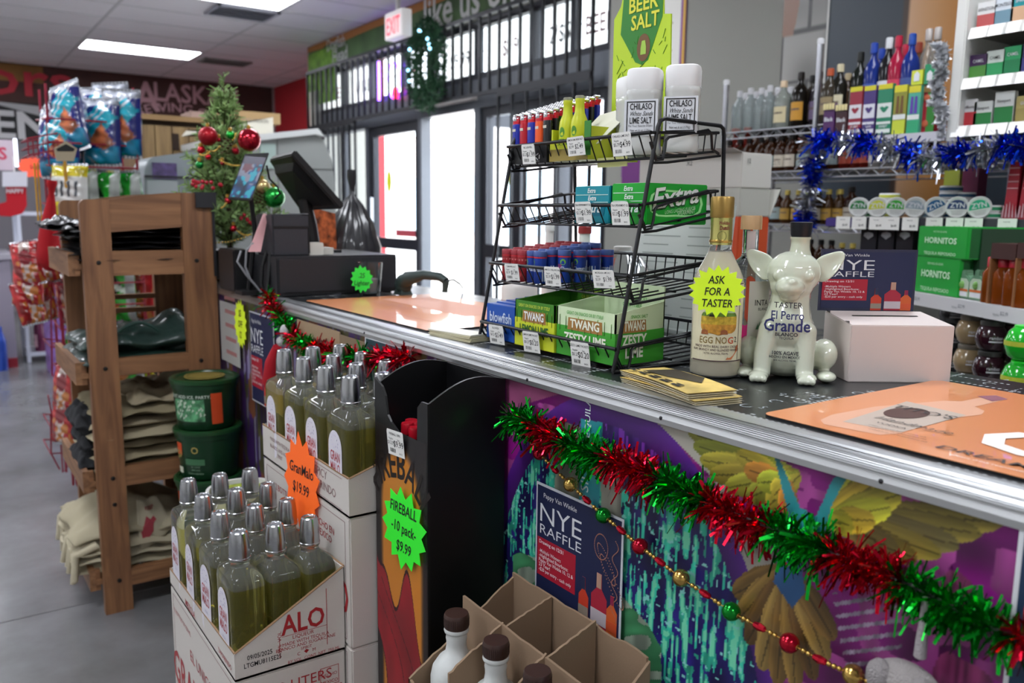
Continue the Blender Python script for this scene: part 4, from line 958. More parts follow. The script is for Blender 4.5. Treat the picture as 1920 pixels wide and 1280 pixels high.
# black wire rack
WIRE=mat('#1c1c1f',.35,.3,'black_wire')
RY0,RY1=.976,1.37
rack=thing('wire_rack','black four-tier wire countertop rack full of snacks and lighters','display rack',(1.0,1.17,CT))
for y in(RY0,RY1):
 P=[(.877,CT+.003),(.885,CT+.035),(.955,1.455),(.96,1.465),(.97,1.469),(1.098,1.4665),(1.106,1.462),(1.108,1.45),(1.125,CT+.003),(1.02,CT+.0025),(.877,CT+.003)]
 MB().tube([(x,y,z)for x,z in P],.0034,8).build('side_frame',WIRE,rack,smooth=50)
TIERS=[(.945,1.09,1.446,1.408,1.424,1.455),(.926,1.095,1.334,1.300,1.326,1.36),(.906,1.106,1.223,1.187,1.205,1.245),(.886,1.12,1.109,1.077,1.088,1.13)]
for xf,xb,zt_,zf_,zb_,zr in TIERS:
 m=MB();w=.0022;y0,y1=RY0+.004,RY1-.004
 fx=xf-.004;bx=xf+.014
 m.tube([(fx,y0-.004,zt_),(fx,y1+.004,zt_)],.0031,8);m.tube([(bx,y0,zf_),(bx,y1,zf_)],w,6)
 m.tube([(xb,y0,zb_),(xb,y1,zb_)],w,6);m.tube([(xb+.004,y0,zr),(xb+.004,y1,zr)],.003,6)
 m.tube([((bx+xb)/2,y0,(zf_+zb_)/2-.002),((bx+xb)/2,y1,(zf_+zb_)/2-.002)],w,6)
 n=16
 for i in range(n+1):
  y=y0+(y1-y0)*i/n;m.tube([(fx,y,zt_),(bx,y,zf_),(xb,y,zb_),(xb+.004,y,zr)],.0015,5)
 m.build('wire_shelf',WIRE,rack,smooth=50)
 for y,s in((y0-.003,-1),(y1+.003,1)):
  m=MB()
  m.tube([(fx,y,zt_-.014),(bx-.004,y,zf_-.004),(bx+.01,y,zf_-.002),(bx+.014,y,zf_+.012),(bx+.016,y,zf_+.028),(bx+.022,y,zf_+.033),(xb-.02,y,zb_+.034),(xb-.012,y,zb_+.03),(xb-.008,y,zb_+.004),(xb+.008,y,zb_-.003)],.0024,6)
  m.tube([(bx-.01,y,zf_-.008),(bx+.02,y,zf_-.006),(xb+.012,y,zb_-.006)],.0024,6)
  m.tube([(fx,y,zt_),(xb+.006,y,zr)],.0026,6)
  m.build('side_wire',WIRE,rack,smooth=50)
for px,py,xx,pr_,old,ti,lab,tw,th_,lean in((992,289,.936,'$1.99','$2.29','BIC LIGHTER','price tag under the blue and red lighters, left on the top tier',.040,.036,0),(1081,274,.936,'$2.49','$2.99','LEMON LIME BEER SALT','price tag under the yellow salt bottles, middle of the top tier',.046,.032,.25),(1167,270,.936,'$4.99','$5.79','CHILASO LIME SALT','price tag under the white salt jars, right on the top tier',.046,.037,.2),(1095,398,.917,'$1.99','$2.29','EXTRA PEPPERMINT GUM','price tag below the teal gum box on the second tier',.042,.036,.18),(1164,400,.917,'$1.99','$2.29','EXTRA SPEARMINT GUM','price tag below the green gum box on the second tier',.042,.037,.08),(961,510,.897,'$1.99','$2.39','TAMARIND SALT','leftmost price tag on the third tier, under red salt tubes',.044,.031,.15),(1037,518,.897,'$1.99','$2.39','CLAMATO CHILLING SALT','middle price tag on the third tier, under the first blue tubes',.044,.034,.12),(1133,523,.897,'$1.99','$2.39','MICHELADA LIME SALT','rightmost price tag on the third tier, under empty wire',.052,.030,.3),(932,627,.878,'$3.49','$4.21','BLOWFISH','price tag below the blue hangover remedy box',.048,.037,.02),(997,641,.878,'$0.20','$0.27','LEMON LIME PACKET','price tag below the yellow and green lemon lime box',.048,.038,.08),(1089,664,.878,'$0.20','$0.27','ZESTY LIME PACKETS','price tag below the front zesty lime box',.048,.042,.04)):
 c=at(px,py,'x',xx);U=NY+X_*0
 R=Matrix.Rotation(-lean*.25,3,'X')
 price_tag(lab,c+Vector((-.001,0,0)),NY+Z_*lean*.15+X_*.1,Z_-Y_*lean*.7-X_*.15,tw*.9,th_,pr_,old,ti)
tray=thing('lighter_tray','black stepped display tray holding the lighters','tray',(1.02,1.32,1.42))
MB().box((.954,1.258,1.413),(1.088,1.384,1.43)).box((.952,1.258,1.413),(.955,1.384,1.447)).build('tray',mat('#141416',.5),tray,bevel=.001)
m=MB();c=(.9515,1.285,1.424)
for i in range(3):
 a=i*2.094+.5;m.tube([(.9512,c[1]+.006*math.cos(a),c[2]+.006*math.sin(a)),(.9512,c[1]+.006*math.cos(a+1.3),c[2]+.006*math.sin(a+1.3))],.0011,4)
m.txt('RECYCLE',(Vector((.9512,1.285,1.4145)),NY,Z_),.003,'c');m.build('recycling_mark',mat('#d8d8d8',.5),tray)
LCOL={'dark blue':'#1c2c9a','red':'#b01226','orange':'#e0531c','black':'#17191b','teal':'#26a59c','green':'#1f6e3a'}
order=['dark blue','red','dark blue','orange','black']
protos={}
def lighter(col):
 t=thing('lighter','','lighter',(0,0,0),group='pocket lighters in the tray',world=False)
 MB().lathe([(1,0),(1,.058),(.96,.060)],n=18,sx=.0068,sy=.0116).build('body',mat(LCOL[col],.25),t,smooth=40)
 MB().lathe([(.98,.0595),(.98,.0655),(.8,.066)],n=14,sx=.0066,sy=.0112).box((-.004,-.0112,.064),(.004,-.004,.0705)).build('lever',mat('#c4162a',.35),t,smooth=40)
 m=MB();m.lathe([(1,.0655),(1,.073),(.75,.0775)],(0,.003,0),n=12,sx=.0062,sy=.0078)
 m.tube([(-.0058,-.003,.0755),(.0058,-.003,.0755)],.0037,10);m.build('wheel_guard',CHROME,t,smooth=40)
 m=MB();m.box((-.0071,-.005,.046),(-.0068,.005,.051));m.build('logo_patch',mat('#cfc9b8',.4),t)
 return t
cn=('first','second','third','fourth','fifth');rr=random.Random(21);nrow=9
for i in range(nrow):
 for j in range(5):
  col=order[j]if i<2 else rr.choice(list(LCOL))
  if i==nrow-1:col=['dark blue','red','teal','teal','dark blue'][j]
  loc=Vector((.9635+.0143*i,1.371-.0247*j,1.4295+.0045*i));lab='%s lighter in the %s column from the left, %s'%(col,cn[j],'front row' if i==0 else 'last row at the back' if i==nrow-1 else('','second','third','fourth','fifth','sixth','seventh','eighth')[i]+' row')
  if col not in protos:o=protos[col]=lighter(col);o.location=loc
  else:o=dup(protos[col],loc)
  o['label']=lab;o.rotation_euler=(0,-.0,0)
YG=mat('#c2c92a',.35,name='yellow_green');GRN=mat('#2f7d2a',.45)
bx=thing('salt_display_box','yellow display carton holding two lemon lime salt bottles, top tier','display box',(1.02,1.19,1.41))
MB().box((.953,1.142,1.413),(.956,1.25,1.45)).box((.956,1.246,1.413),(1.07,1.25,1.47)).box((.956,1.142,1.413),(1.07,1.146,1.47)).box((.956,1.146,1.413),(1.07,1.246,1.416)).build('carton',YG,bx)
MB().box((.9515,1.142,1.413),(.9528,1.25,1.434)).build('gold_strip',mat('#94813a',.5),bx)
MB().hexa([(.97,1.138,1.44),(.972,1.138,1.44),(.972,1.215,1.44),(.97,1.215,1.44)],[(1.04,1.11,1.51),(1.042,1.11,1.51),(1.042,1.215,1.50),(1.04,1.215,1.50)]).build('cream_flap',mat('#d9d8c6',.6),bx)
MB().box((.9505,1.133,1.42),(.952,1.15,1.478)).build('green_corner',GRN,bx)
m=MB();m.txt('LEMON LIME BEER SALT',(Vector((.951,1.196,1.44)),NY,Z_),.008,'c',.003,.75);m.build('lettering',mat('#3c7a22',.5),bx)
sb=thing('salt_bottle','left yellow-green mini beer salt bottle on the top tier','salt bottle',(0,0,0),group='mini beer salt bottles',world=False)
MB().lathe([(.0145,0),(.0155,.002),(.0155,.046),(.014,.056),(.009,.068),(.0078,.085),(.0085,.087),(.0085,.094),(.007,.096)],n=20).build('bottle',YG,sb,smooth=40)
cylm=lambda R,a0=math.pi:(lambda u,v:Vector((R*math.cos(a0+u/R),R*math.sin(a0+u/R),v)))
m=MB();m.lathe([(.0088,.0925),(.0088,.0962),(.007,.0975)],n=16);m.build('cap',mat('#9a9a86',.35,.6),sb,smooth=30)
m=MB();m.txt('BEER',(Vector(),X_,Z_),.012,'c',.01,.8,fn=lambda u,v:cylm(.0158)(u,v+.016));m.txt('SALT',(Vector(),X_,Z_),.012,'c',.01,.8,fn=lambda u,v:cylm(.0158)(u,v+.006));m.build('lettering',GRN,sb)
m=MB();f=cylm(.0159);m.poly([f(.006*math.cos(a)+.003,.036+.009*math.sin(a))for a in np.linspace(0,6.28,12,endpoint=False)]);m.build('emblem',mat('#4c8a2c',.5),sb)
sb.location=(.972,1.224,1.4285);dup(sb,Vector((.972,1.190,1.4285)),label='right yellow-green mini beer salt bottle on the top tier')
hc=thing('header_card','tall lime and green beer salt header card with a shield shape above the white jars','display card',(1.1,1.17,1.42))
O=Vector((1.098,1.245,1.44));
MB().prism([(0.0,0),(.155,0),(.148,.225),(.13,.228),(.126,.29),(.03,.30),(.018,.26),(.0,.24)],(O,NY,Z_),.003).build('card',mat('#b4cf2a',.5),hc)
m=MB();rr=random.Random(4)
for i in range(26):x,y=rr.uniform(.01,.145),rr.uniform(.12,.19);m.tube([O+NY*x+Z_*y-X_*.0036,O+NY*(x+rr.uniform(-.012,.012))+Z_*(y+rr.uniform(.004,.016))-X_*.0036],.0006,4)
m.build('line_drawing',mat('#3d7a22',.6),hc)
MB().prism([(.02,.21),(.028,.3),(.128,.29),(.128,.225),(.095,.155),(.08,.148),(.062,.155)],(O-X_*.003,NY,Z_),.0006).build('shield_print',mat('#2c7a26',.5),hc)
m=MB();fr=lambda a,b:(O-X_*.0042+NY*a+Z_*b,NY,Z_)
m.txt('BEER',fr(.08,.243),.036,'c',.02,fw=.075);m.txt('SALT',fr(.085,.212),.036,'c',.02,fw=.072);m.txt('LEMON LIME',fr(.078,.272),.018,'c',.004,.85)
m.build('lettering',mat('#d5d33c',.5),hc)
m=MB();m.txt('TWANG',fr(.07,.289),.02,'c',.01,.85);m.build('white_lettering',WHT,hc)
m=MB();m.poly([fr(.083+.017*math.cos(a),.178+.024*math.sin(a))[0]for a in np.linspace(0,-6.28,24,endpoint=False)]);m.build('oval_print',mat('#6d4b2a',.5),hc)
m=MB();m.prism([(.076,.166),(.09,.166),(.09,.178),(.087,.19),(.079,.19),(.076,.178)],(O-X_*.0044,NY,Z_),.0003);m.build('jar_print',mat('#9cc04a',.5),hc)
jar=thing('salt_jar','','jar',(0,0,0),group='white lime salt jars',world=False)
J=.0285
MB().lathe([(.93,0),(1,.004),(1,.012),(.97,.018),(.97,.09),(1,.096),(1,.104),(.9,.108)],n=28,sx=J,sy=J,p=3.6).build('jar_body',mat('#e6e7e4',.12,trans=.3,ior=1.3,name='clear_plastic',coat=.4),jar,smooth=40)
MB().lathe([(.9,.004),(.93,.02),(.93,.095)],n=24,sx=J*.93,sy=J*.93,p=3.6).build('salt_fill',mat('#d9d6cc',.8),jar,smooth=40)
MB().lathe([(.98,.104),(1,.106),(1.0,.132),(.96,.137),(.85,.139)],n=28,sx=J,sy=J,p=3.6).build('lid',mat('#e9e8e8',.3),jar,smooth=40)
la=MB();la.prism([(-.0275,.030),(.0275,.030),(.0275,.088),(-.0275,.088)],(Vector((-J*.985,0,0)),NY,Z_),.0005);lo=la.build('label',WHP,jar)
m=MB()
for p,q in(((-.0235,.033),(.0235,.0345)),((-.0235,.0835),(.0235,.085)),((-.0235,.033),(-.022,.085)),((.022,.033),(.0235,.085))):m.box((-J*.985-.0012,-p[0],p[1]),(-J*.985-.0006,-q[0],q[1]))
fr=lambda z:(Vector((-J*.985-.0012,0,z)),NY,Z_)
m.txt('CHILASO',fr(.072),.014,'c',.015,lift=0,fw=.0365);m.txt('White Sands',fr(.062),.0105,'c',0,lift=0,shear=.35,fw=.038);m.txt('LIME SALT',fr(.050),.014,'c',.015,lift=0,fw=.0365);m.txt('For Your Favorite Drinks',fr(.0445),.0048,'c',0,.8,lift=0);m.txt('Net wt 6 oz (170g)',fr(.037),.0055,'c',0,.8,lift=0)
m.build('lettering',INK,lo)
jar.location=(1.0,1.055,1.417);jar.rotation_euler.z=.62;jar['label']='front white lime salt jar in the middle, its whole label showing'
dup(jar,Vector((1.045,1.012,1.4215)),.66,'right white lime salt jar, half behind the middle one')
dup(jar,Vector((1.035,1.118,1.415)),1.3,'left white lime salt jar turned away beside the yellow salt bottles')
nt_=MB().box((.952,1.06,1.40),(.953,1.14,1.4));
c=at(1150,306,'x',.965);MB().box((.964,c.y-.035,c.z-.006),(.965,c.y+.04,c.z+.01)).build('sticky_note',mat('#d8d890',.7),label='pale yellow slip hanging under the top tier below the jars',cat='note')
def gumbox(label,x0,x1,y0,y1,z0,h,col,edge,big):
 t=thing('gum_box',label,'gum box',((x0+x1)/2,(y0+y1)/2,z0),group='boxes of chewing gum')
 MB().box((x0,y0,z0),(x1,y1,z0+h)).build('carton',mat(col,.35),t,bevel=.0015)
 MB().box((x0+.004,y0+.004,z0+h),(x1-.002,y1-.004,z0+h+.0006)).build('open_top',mat('#b7c6b0',.5),t)
 m=MB();L=x1-x0
 if big:
  P=[]
  f=lambda u,v:Vector((x0+u*L,y0-.0006,z0+v*h))
  for i in range(16):a=i/16*6.283;P.append(f(.48+.44*math.cos(a),.52+.38*math.sin(a)+.06*math.sin(3*a)))
  P2=[]
  for i in range(16):a=i/16*6.283;P2.append(f(.48+.40*math.cos(a),.52+.33*math.sin(a)+.06*math.sin(3*a)))
  for i in range(16):j=(i+1)%16;m.poly([P[i],P[j],P2[j],P2[i]][::-1])
  m.build('pale_band',mat(edge,.35),t)
  m=MB();m.txt('Extra',(f(.1,.38)-Y_*.0004,X_+Z_*.12,Z_),.046,'l',.016,1.08,shear=.22,lift=0);m.build('lettering',mat('#f0f4ee',.4),t)
  m=MB();m.txt('Extra',(f(.085,.35)-Y_*.0002,X_+Z_*.12,Z_),.0465,'l',.045,1.08,shear=.22,lift=0);m.build('lettering_shadow',mat('#0c5a1c',.5),t)
  m=MB();m.txt('LONG LASTING FLAVOR',(f(.3,.26)-Y_*.0002,X_+Z_*.12,Z_),.008,'l',0,.8,lift=0);m.txt('SPEARMINT',(f(.5,.22)-Y_*.0002,X_+Z_*.12,Z_),.010,'l',.004,.8,lift=0);m.build('small_lettering',mat('#c4ecc0',.5),t)
  m=MB();m.poly([f(.72,.7),f(.8,.8),f(.9,.85),f(.88,.7),f(.8,.6)][::-1]);m.poly([f(.7,.55),f(.8,.52),f(.86,.6),f(.78,.62)][::-1]);m.build('leaf_print',mat('#7fd060',.4),t)
 fa=lambda u,v:(Vector((x0-.0008,y1-u*(y1-y0),z0+v*h)),NY,Z_)
 m=MB();m.txt('Extra',fa(.5,.82),.011,'c',.02,.9,shear=.2);m.txt('Extra',fa(.52,.62),.011,'c',.02,.9,shear=.2);m.txt('Extra',fa(.52,.30),.024,'c',.02,.9,shear=.2);m.build('lettering',mat('#e8f2ee',.4),t)
 m=MB();m.prism([(.12*(y1-y0),.2*h),(.85*(y1-y0),.2*h),(.9*(y1-y0),.5*h),(.5*(y1-y0),.58*h),(.1*(y1-y0),.48*h)],(Vector((x0-.0001,y1,z0)),NY,Z_),.0006);m.build('bulge_print',mat(edge if not big else '#0f8a28',.35),t)
 m=MB()
 for v in(.56,.76):m.box((x0-.0006,y0+.004,z0+v*h),(x0-.0003,y1-.004,z0+v*h+.001))
 m.build('row_line',mat('#cfe8dc',.5),t)
gumbox('teal peppermint gum box on the second tier',.945,1.08,1.073,1.165,1.3035,.063,'#128a9a','#0f6f86',False)
gumbox('green spearmint gum box on the second tier, its long side showing',.945,1.086,.986,1.068,1.3035,.066,'#12a02c','#a8f0a0',True)
tube={}
def salt_tube(col):
 t=thing('salt_tube','','salt shaker',(0,0,0),group='salt shaker tubes on the third tier',world=False)
 c1,c2=('#9c2a30','#6d2024')if col=='red' else('#1e3f9a','#16306e')
 MB().lathe([(.0115,0),(.012,.001),(.012,.052)],n=20).build('sleeve',mat(c1,.3),t,smooth=40)
 MB().lathe([(.0123,.05),(.0125,.051),(.0125,.0575),(.0118,.0592),(.0102,.0592),(.0098,.0585)],n=20).build('lid',mat('#a23a44' if col=='red' else '#4a5f9c',.3,trans=.0),t,smooth=40)
 MB().lathe([(.0124,.0465),(.0124,.049)],n=20,cap=False).build('red_band',mat('#c02a34',.35),t)
 f=cylm(.0122);m=MB()
 if col=='red':
  for i in range(12):a=i*.0064-.0384;m.poly([f(a-.002,.042),f(a,.0385),f(a+.002,.042)])
  m.build('zigzag_print',mat('#c97a7a',.4),t)
  m=MB();m.poly([f(.005*math.cos(a),.013+.005*math.sin(a))for a in np.linspace(0,6.28,10,endpoint=False)]);m.build('round_print',mat('#c84a4a',.4),t)
 else:
  m.add([f(a,b)for a,b in((.012,.004),(.018,.004),(.024,.004),(.024,.03),(.018,.03),(.012,.03))],[(0,1,4,5),(1,2,3,4)]);m.build('barcode_patch',mat('#c9d4dc',.4),t)
  m=MB();m.txt('Clamato',(Vector(),X_,Z_),.011,'c',.01,.75,fn=lambda u,v:f(u,v+.022));m.build('lettering',mat('#dfe6ee',.4),t)
  m=MB();m.poly([f(-.009+.0055*math.cos(a),.038+.0055*math.sin(a))for a in np.linspace(0,6.28,12,endpoint=False)]);m.build('lime_print',mat('#6fae3a',.4),t)
  m=MB();m.add([f(a,b)for a,b in((-.024,.006),(-.018,.006),(-.012,.006),(-.012,.034),(-.018,.034),(-.024,.034))],[(0,1,4,5),(1,2,3,4)]);m.build('red_patch',mat('#b83a3a',.4),t)
 return t
k=0;cn5=('first','second','third','fourth','fifth')
for j in range(5):
 for i in range(6):
  col='red' if j<3 else 'blue';loc=Vector((.933+.0262*i+(.003*(j%2)),1.352-.0262*j,1.191+.0028*i))
  lab='%s salt tube, %s column from the left, %s row'%('dark red' if col=='red' else 'blue',cn5[j],('front','second','third','fourth','fifth','back')[i])
  if col not in tube:o=tube[col]=salt_tube(col);o.location=loc
  else:o=dup(tube[col],loc)
  o['label']=lab;o.rotation_euler=(0,0,random.uniform(-.5,.5))
for q,(x,y,rz)in enumerate(((.965,1.216,1.4),(.995,1.208,.9),(1.025,1.204,-.8),(1.055,1.2,.3))):
 dup(tube['blue'],Vector((x,y-.0,1.194)),rz,'blue salt shaker tube at the right edge of the third tier, %s from the front'%cn5[q])
def salt_box(label,x0,x1,y0,y1,z0,h,body,side,words,group='open boxes of salt packets',hb=.04):
 t=thing('packet_box',label,'display box',((x0+x1)/2,(y0+y1)/2,z0),group=group);th=.0025
 bm_=mat(body,.5);m=MB();m.box((x0,y0,z0),(x1,y1,z0+.003))
 m.hexa([(x0,y0,z0),(x0+th,y0,z0),(x0+th,y1,z0),(x0,y1,z0)],[(x0,y0,z0+h),(x0+th,y0,z0+h),(x0+th,y1,z0+h),(x0,y1,z0+h)])
 m.hexa([(x1-th,y0,z0),(x1,y0,z0),(x1,y1,z0),(x1-th,y1,z0)],[(x1-th,y0,z0+h+hb),(x1,y0,z0+h+hb),(x1,y1,z0+h+hb),(x1-th,y1,z0+h+hb)])
 for y in(y0,y1-th):m.hexa([(x0,y,z0),(x1,y,z0),(x1,y+th,z0),(x0,y+th,z0)],[(x0,y,z0+h),(x1,y,z0+h+hb*.4),(x1,y+th,z0+h+hb*.4),(x0,y+th,z0+h)])
 m.build('carton',bm_,t)
 W,L=y1-y0,x1-x0
 fa=lambda u,v,l=.0008:(Vector((x0-l,y1-u*W,z0+v*h)),NY,Z_)
 fs=lambda u,v,l=.0008:(Vector((x0+u*L,y0-l,z0+v*h)),X_,Z_)
 MB().prism([(0,0),(W,0),(W,h*.62),(0,h*.62)],fa(0,.0,.0001),.0004).build('lower_band',mat(side,.5),t)
 MB().prism([(0,0),(L,0),(L,h*.66),(0,h*.62)],fs(0,0,.0001),.0004).build('lower_band',mat(side,.5),t)
 def brown(f,u0,u1,v0,v1,A,nm='brown_banner'):O=f(0,0,.0006)[0];U=f(0,0)[1];MB().prism([(u0*A,v0*h),(u1*A,v0*h-.0),(u1*A-.002,v1*h),(u0*A+.002,v1*h)],(O,U,Z_),.0004).build(nm,mat('#a0743a',.5),t)
 brown(fa,.2,.8,.55,.8,W);brown(fs,.12,.62,.62,.86,L)
 m=MB();m.txt('TWANG',fa(.5,.605,.0014),.02,'c',.03,fw=W*.5,lift=0);m.txt('TWANG',fs(.37,.665,.0014),.022,'c',.03,fw=L*.42,lift=0)
 m.txt(words[0]+(' '+words[1]if len(words)>1 else ''),fa(.5,.3,.0014),.022,'c',.03,fw=W*.72,lift=0)
 for i,s in enumerate(words[:2]):m.txt(s,fs(.38,.38-.25*i,.0014),.024,'c',.035,lift=0,fw=L*(.5 if i==0 else .36))
 m.build('lettering',mat('#ecefdc' if 'ZESTY' in words else '#245c24',.5),t)
 if 'ZESTY' not in words:m=MB();m.txt('TWANG',fa(.5,.605,.0018),.02,'c',.03,fw=W*.5,lift=0);m.build('white_lettering',WHT,t)
 m=MB();m.txt('GREAT ON SNACKS OR BY ITSELF',fa(.5,.87,.0014),.008,'c',.01,.78,lift=0);m.txt('SNACK SALT',fs(.3,.9,.0014),.0075,'l',.004,.85,lift=0)
 m.txt('GREAT ON SNACKS',(Vector((x1-th-.0008,(y0+y1)/2,z0+h+.012)),NY,Z_),.009,'c',.004,.9,lift=0);m.txt('OR BY ITSELF',(Vector((x1-th-.0008,(y0+y1)/2,z0+h-.0)),NY,Z_),.009,'c',.004,.9,lift=0)
 m.build('small_lettering',mat('#3f9a34' if 'ZESTY' in words else '#c9d84a',.5),t)
 m=MB()
 for i in range(9):
  for s in(0,1):
   u=.06+.11*i;m.tube([fa(u,.52+.03*(i%2),.001)[0],fa(u,.8+.04*s-.02*(i%3),.001)[0]],.0006,3)
 m.build('city_line_print',mat('#8fc65a' if 'ZESTY' in words else '#b6d13a',.5),t)
 rr=random.Random(3);pk=MB()
 for i in range(7):x=x0+.012+i*(L-.03)/7;pk.hexa([(x,y0+.012,z0+.01),(x+.001,y0+.012,z0+.01),(x+.001,y1-.01,z0+.01),(x,y1-.01,z0+.01)],[(x+.006,y0+.012,z0+.05),(x+.007,y0+.012,z0+.05),(x+.007,y1-.01,z0+.05),(x+.006,y1-.01,z0+.05)])
 pk.build('packets',mat('#5a9a3c',.4),t)
salt_box('front open zesty lime salt packet box, pale green with brown banner',.892,1.0,.99,1.141,1.079,.083,'#cfe0b8','#3c9c2c',('ZESTY','LIME'))
salt_box('open lemon lime salt packet box, dark green and yellow, left of the pale green one',.888,1.02,1.143,1.262,1.079,.083,'#3d7f1f','#c5cf2a',('LEMON','LIME'))
bf=thing('remedy_box','blue blowfish tablet box at the left end of the bottom tier','display box',(.94,1.31,1.079))
BLU=mat('#1a4fa8',.35)
for i in range(5):MB().box((.89+.0225*i,1.266,1.079),(.912+.0225*i,1.362,1.146+.002*i)).build('sleeve',BLU,bf,bevel=.001)
m=MB();m.txt('blowfish',(Vector((.889,1.312,1.113)),NY,Z_),.028,'c',.008,.8);m.txt('for hangovers',(Vector((.889,1.314,1.097)),NY,Z_),.009,'c',0,.85);m.build('lettering',mat('#d4e2f4',.4),bf)
# cream liqueur bottle with star sign
eb=thing('liquor_bottle','tall creamy egg nog bottle with gold cap and picture label, right of the wire rack','bottle',(1.010,.886,CT))
ex_,ey_=1.010,.886;c0=(ex_,ey_,CT)
R=.0385
MB().lathe([(R-.006,0),(R-.001,.003),(R,.009),(R,.146),(R-.002,.156),(R-.007,.168),(R-.014,.181),(.0185,.194),(.0155,.203),(.0152,.212),(.0152,.243)],c0,n=48).build('glass_body',mat('#ffffff',.04,trans=.94,ior=1.15,name='clear_glass'),eb,smooth=40)
MB().lathe([(R-.006,.004),(R-.0022,.009),(R-.0022,.146),(R-.0045,.156),(R-.0095,.168),(R-.0165,.181),(.0145,.194)],c0,n=40).build('egg_nog',mat('#efe6c8',.35),eb,smooth=40)
MB().lathe([(.0172,.205),(.0168,.207),(.0163,.247)],c0,n=32,cap=False).build('neck_foil',mat('#c3bd72',.25,.8,'foil'),eb,smooth=40)
MB().lathe([(.0170,.246),(.0178,.248),(.0178,.2755),(.0168,.278),(.012,.2785)],c0,n=40).build('screw_cap',mat('#a8894a',.3,.6,'gold_cap'),eb,smooth=30)
MB().lathe([(.0175,.2085),(.0178,.2095),(.0178,.2115),(.0175,.2125)],c0,n=32,cap=False).build('gold_ring',mat('#caa65a',.25,.9),eb,smooth=30)
fa0=math.atan2(-ey_,-ex_)+.10
def ecyl(r,da=0):return lambda u,v:Vector((ex_+r*math.cos(fa0+da+u/r),ey_+r*math.sin(fa0+da+u/r),CT+v))
def cyl_patch(f,u0,u1,v0,v1,n=20):
 m=MB();m.add([f(u0+(u1-u0)*i/n,v0)for i in range(n+1)]+[f(u0+(u1-u0)*i/n,v1)for i in range(n+1)],[(i,i+1,n+2+i,n+1+i)for i in range(n)]);return m
def cyl_poly(f,pts,m=None):
 m=m or MB();m.poly([f(*p)for p in pts]);return m
f1=ecyl(R+.0006)
cyl_patch(f1,-.05,.05,.028,.148).build('label',mat('#d9d2b4',.5),eb)
m=MB();f2=ecyl(R+.001)
for v0,v1 in((.028,.0295),(.1465,.148)):n=20;m.add([f2(-.045+.09*i/n,v)for v in(v0,v1)for i in range(n+1)],[(i,i+1,n+2+i,n+1+i)for i in range(n)])
m.add([f2(.0345,.028),f2(.0355,.028),f2(.0355,.148),f2(.0345,.148)],[(0,1,2,3)])
m.txt('HOLIDAY',(Vector(),X_,Z_),.02,'c',.02,.8,fn=lambda u,v:f2(u,v+.131));m.txt('Dutch',(Vector(),X_,Z_),.020,'c',.02,.85,fn=lambda u,v:f2(u+.008,v+.113))
m.txt('MADE WITH REAL DAIRY CREAM',(Vector(),X_,Z_),.0058,'c',0,.85,fn=lambda u,v:f2(u-.002,v+.049));m.txt('RUM, BRANDY AND BLENDED WHISKEY',(Vector(),X_,Z_),.0052,'c',0,.85,fn=lambda u,v:f2(u-.002,v+.044));m.txt('14.75% ALC/VOL 750 ML',(Vector(),X_,Z_),.0044,'c',0,.85,fn=lambda u,v:f2(u-.003,v+.039))
m.build('label_lettering',mat('#4a3038',.5),eb)
m=MB();m.txt('EGG NO',(Vector(),X_,Z_),.0145,'l',.015,fw=.043,fn=lambda u,v:f2(u-.030,v+.0560));m.build('bronze_lettering',mat('#8a7440',.5),eb)
m=MB();m.txt('G',(Vector(),X_,Z_),.0145,'l',.015,fw=.0095,fn=lambda u,v:f2(u+.0145,v+.0560));m.build('red_lettering',mat('#c4502a',.5),eb)
m=MB();m.txt('2',(Vector(),X_,Z_),.012,'l',0,.95,fn=lambda u,v:f2(u+.026,v+.058));m.build('pen_mark',INK,eb)
f3_=ecyl(R+.0012)
def oval_part(cols):
 for nm,vlo,vhi,c in cols:
  m=MB();n=18;ce,rx,rz=.089,.029,.0205;P=[]
  vs=np.linspace(vlo,vhi,6)
  L=[(-rx*math.sqrt(max(0,1-((v-ce)/rz)**4)),v)for v in vs];Rr=[(rx*math.sqrt(max(0,1-((v-ce)/rz)**4)),v)for v in vs]
  for i in range(5):
   for k in range(8):
    t0,t1=k/8,(k+1)/8;lerp=lambda a,b,t:(a[0]+(b[0]-a[0])*t,a[1])
    m.poly([f3_(*lerp(L[i],Rr[i],t0)),f3_(*lerp(L[i],Rr[i],t1)),f3_(*lerp(L[i+1],Rr[i+1],t1)),f3_(*lerp(L[i+1],Rr[i+1],t0))])
  m.build(nm,mat(c,.5,var=.35,vscale=150),eb)
oval_part((('picture_field',.0685,.085,'#c08a34'),('picture_meadow',.085,.0975,'#c8a83a'),('picture_trees',.0975,.103,'#5f8234'),('picture_sky',.103,.1095,'#a9bfa8')))
m=MB();f4=ecyl(R+.0015)
for u,v in((-.022,.0725),(.008,.073)):cyl_poly(f4,[(u-.006,v-.003),(u+.006,v-.003),(u+.005,v+.003),(u,v+.005),(u-.005,v+.003)],m)
m.build('picture_sheaf',mat('#9a5a34',.5),eb)
m=cyl_poly(f4,[(-.016,.097),(-.008,.097),(-.007,.1005),(-.015,.1005)]);m.build('picture_cow',mat('#33302c',.6),eb)
cyl_poly(f4,[(.012,.031),(.022,.031),(.034,.045),(.034,.054)]).build('corner_ribbon',mat('#b9683a',.5),eb)
fn1=ecyl(.0178);m=MB();m.txt('Holiday',(Vector(),X_,Z_),.0075,'c',.01,.75,fn=lambda u,v:fn1(u+.004,v+.236));m.txt('Dutch',(Vector(),X_,Z_),.0085,'c',.02,.75,fn=lambda u,v:fn1(u+.004,v+.228));m.build('neck_lettering',mat('#7a1f2a',.5),eb)
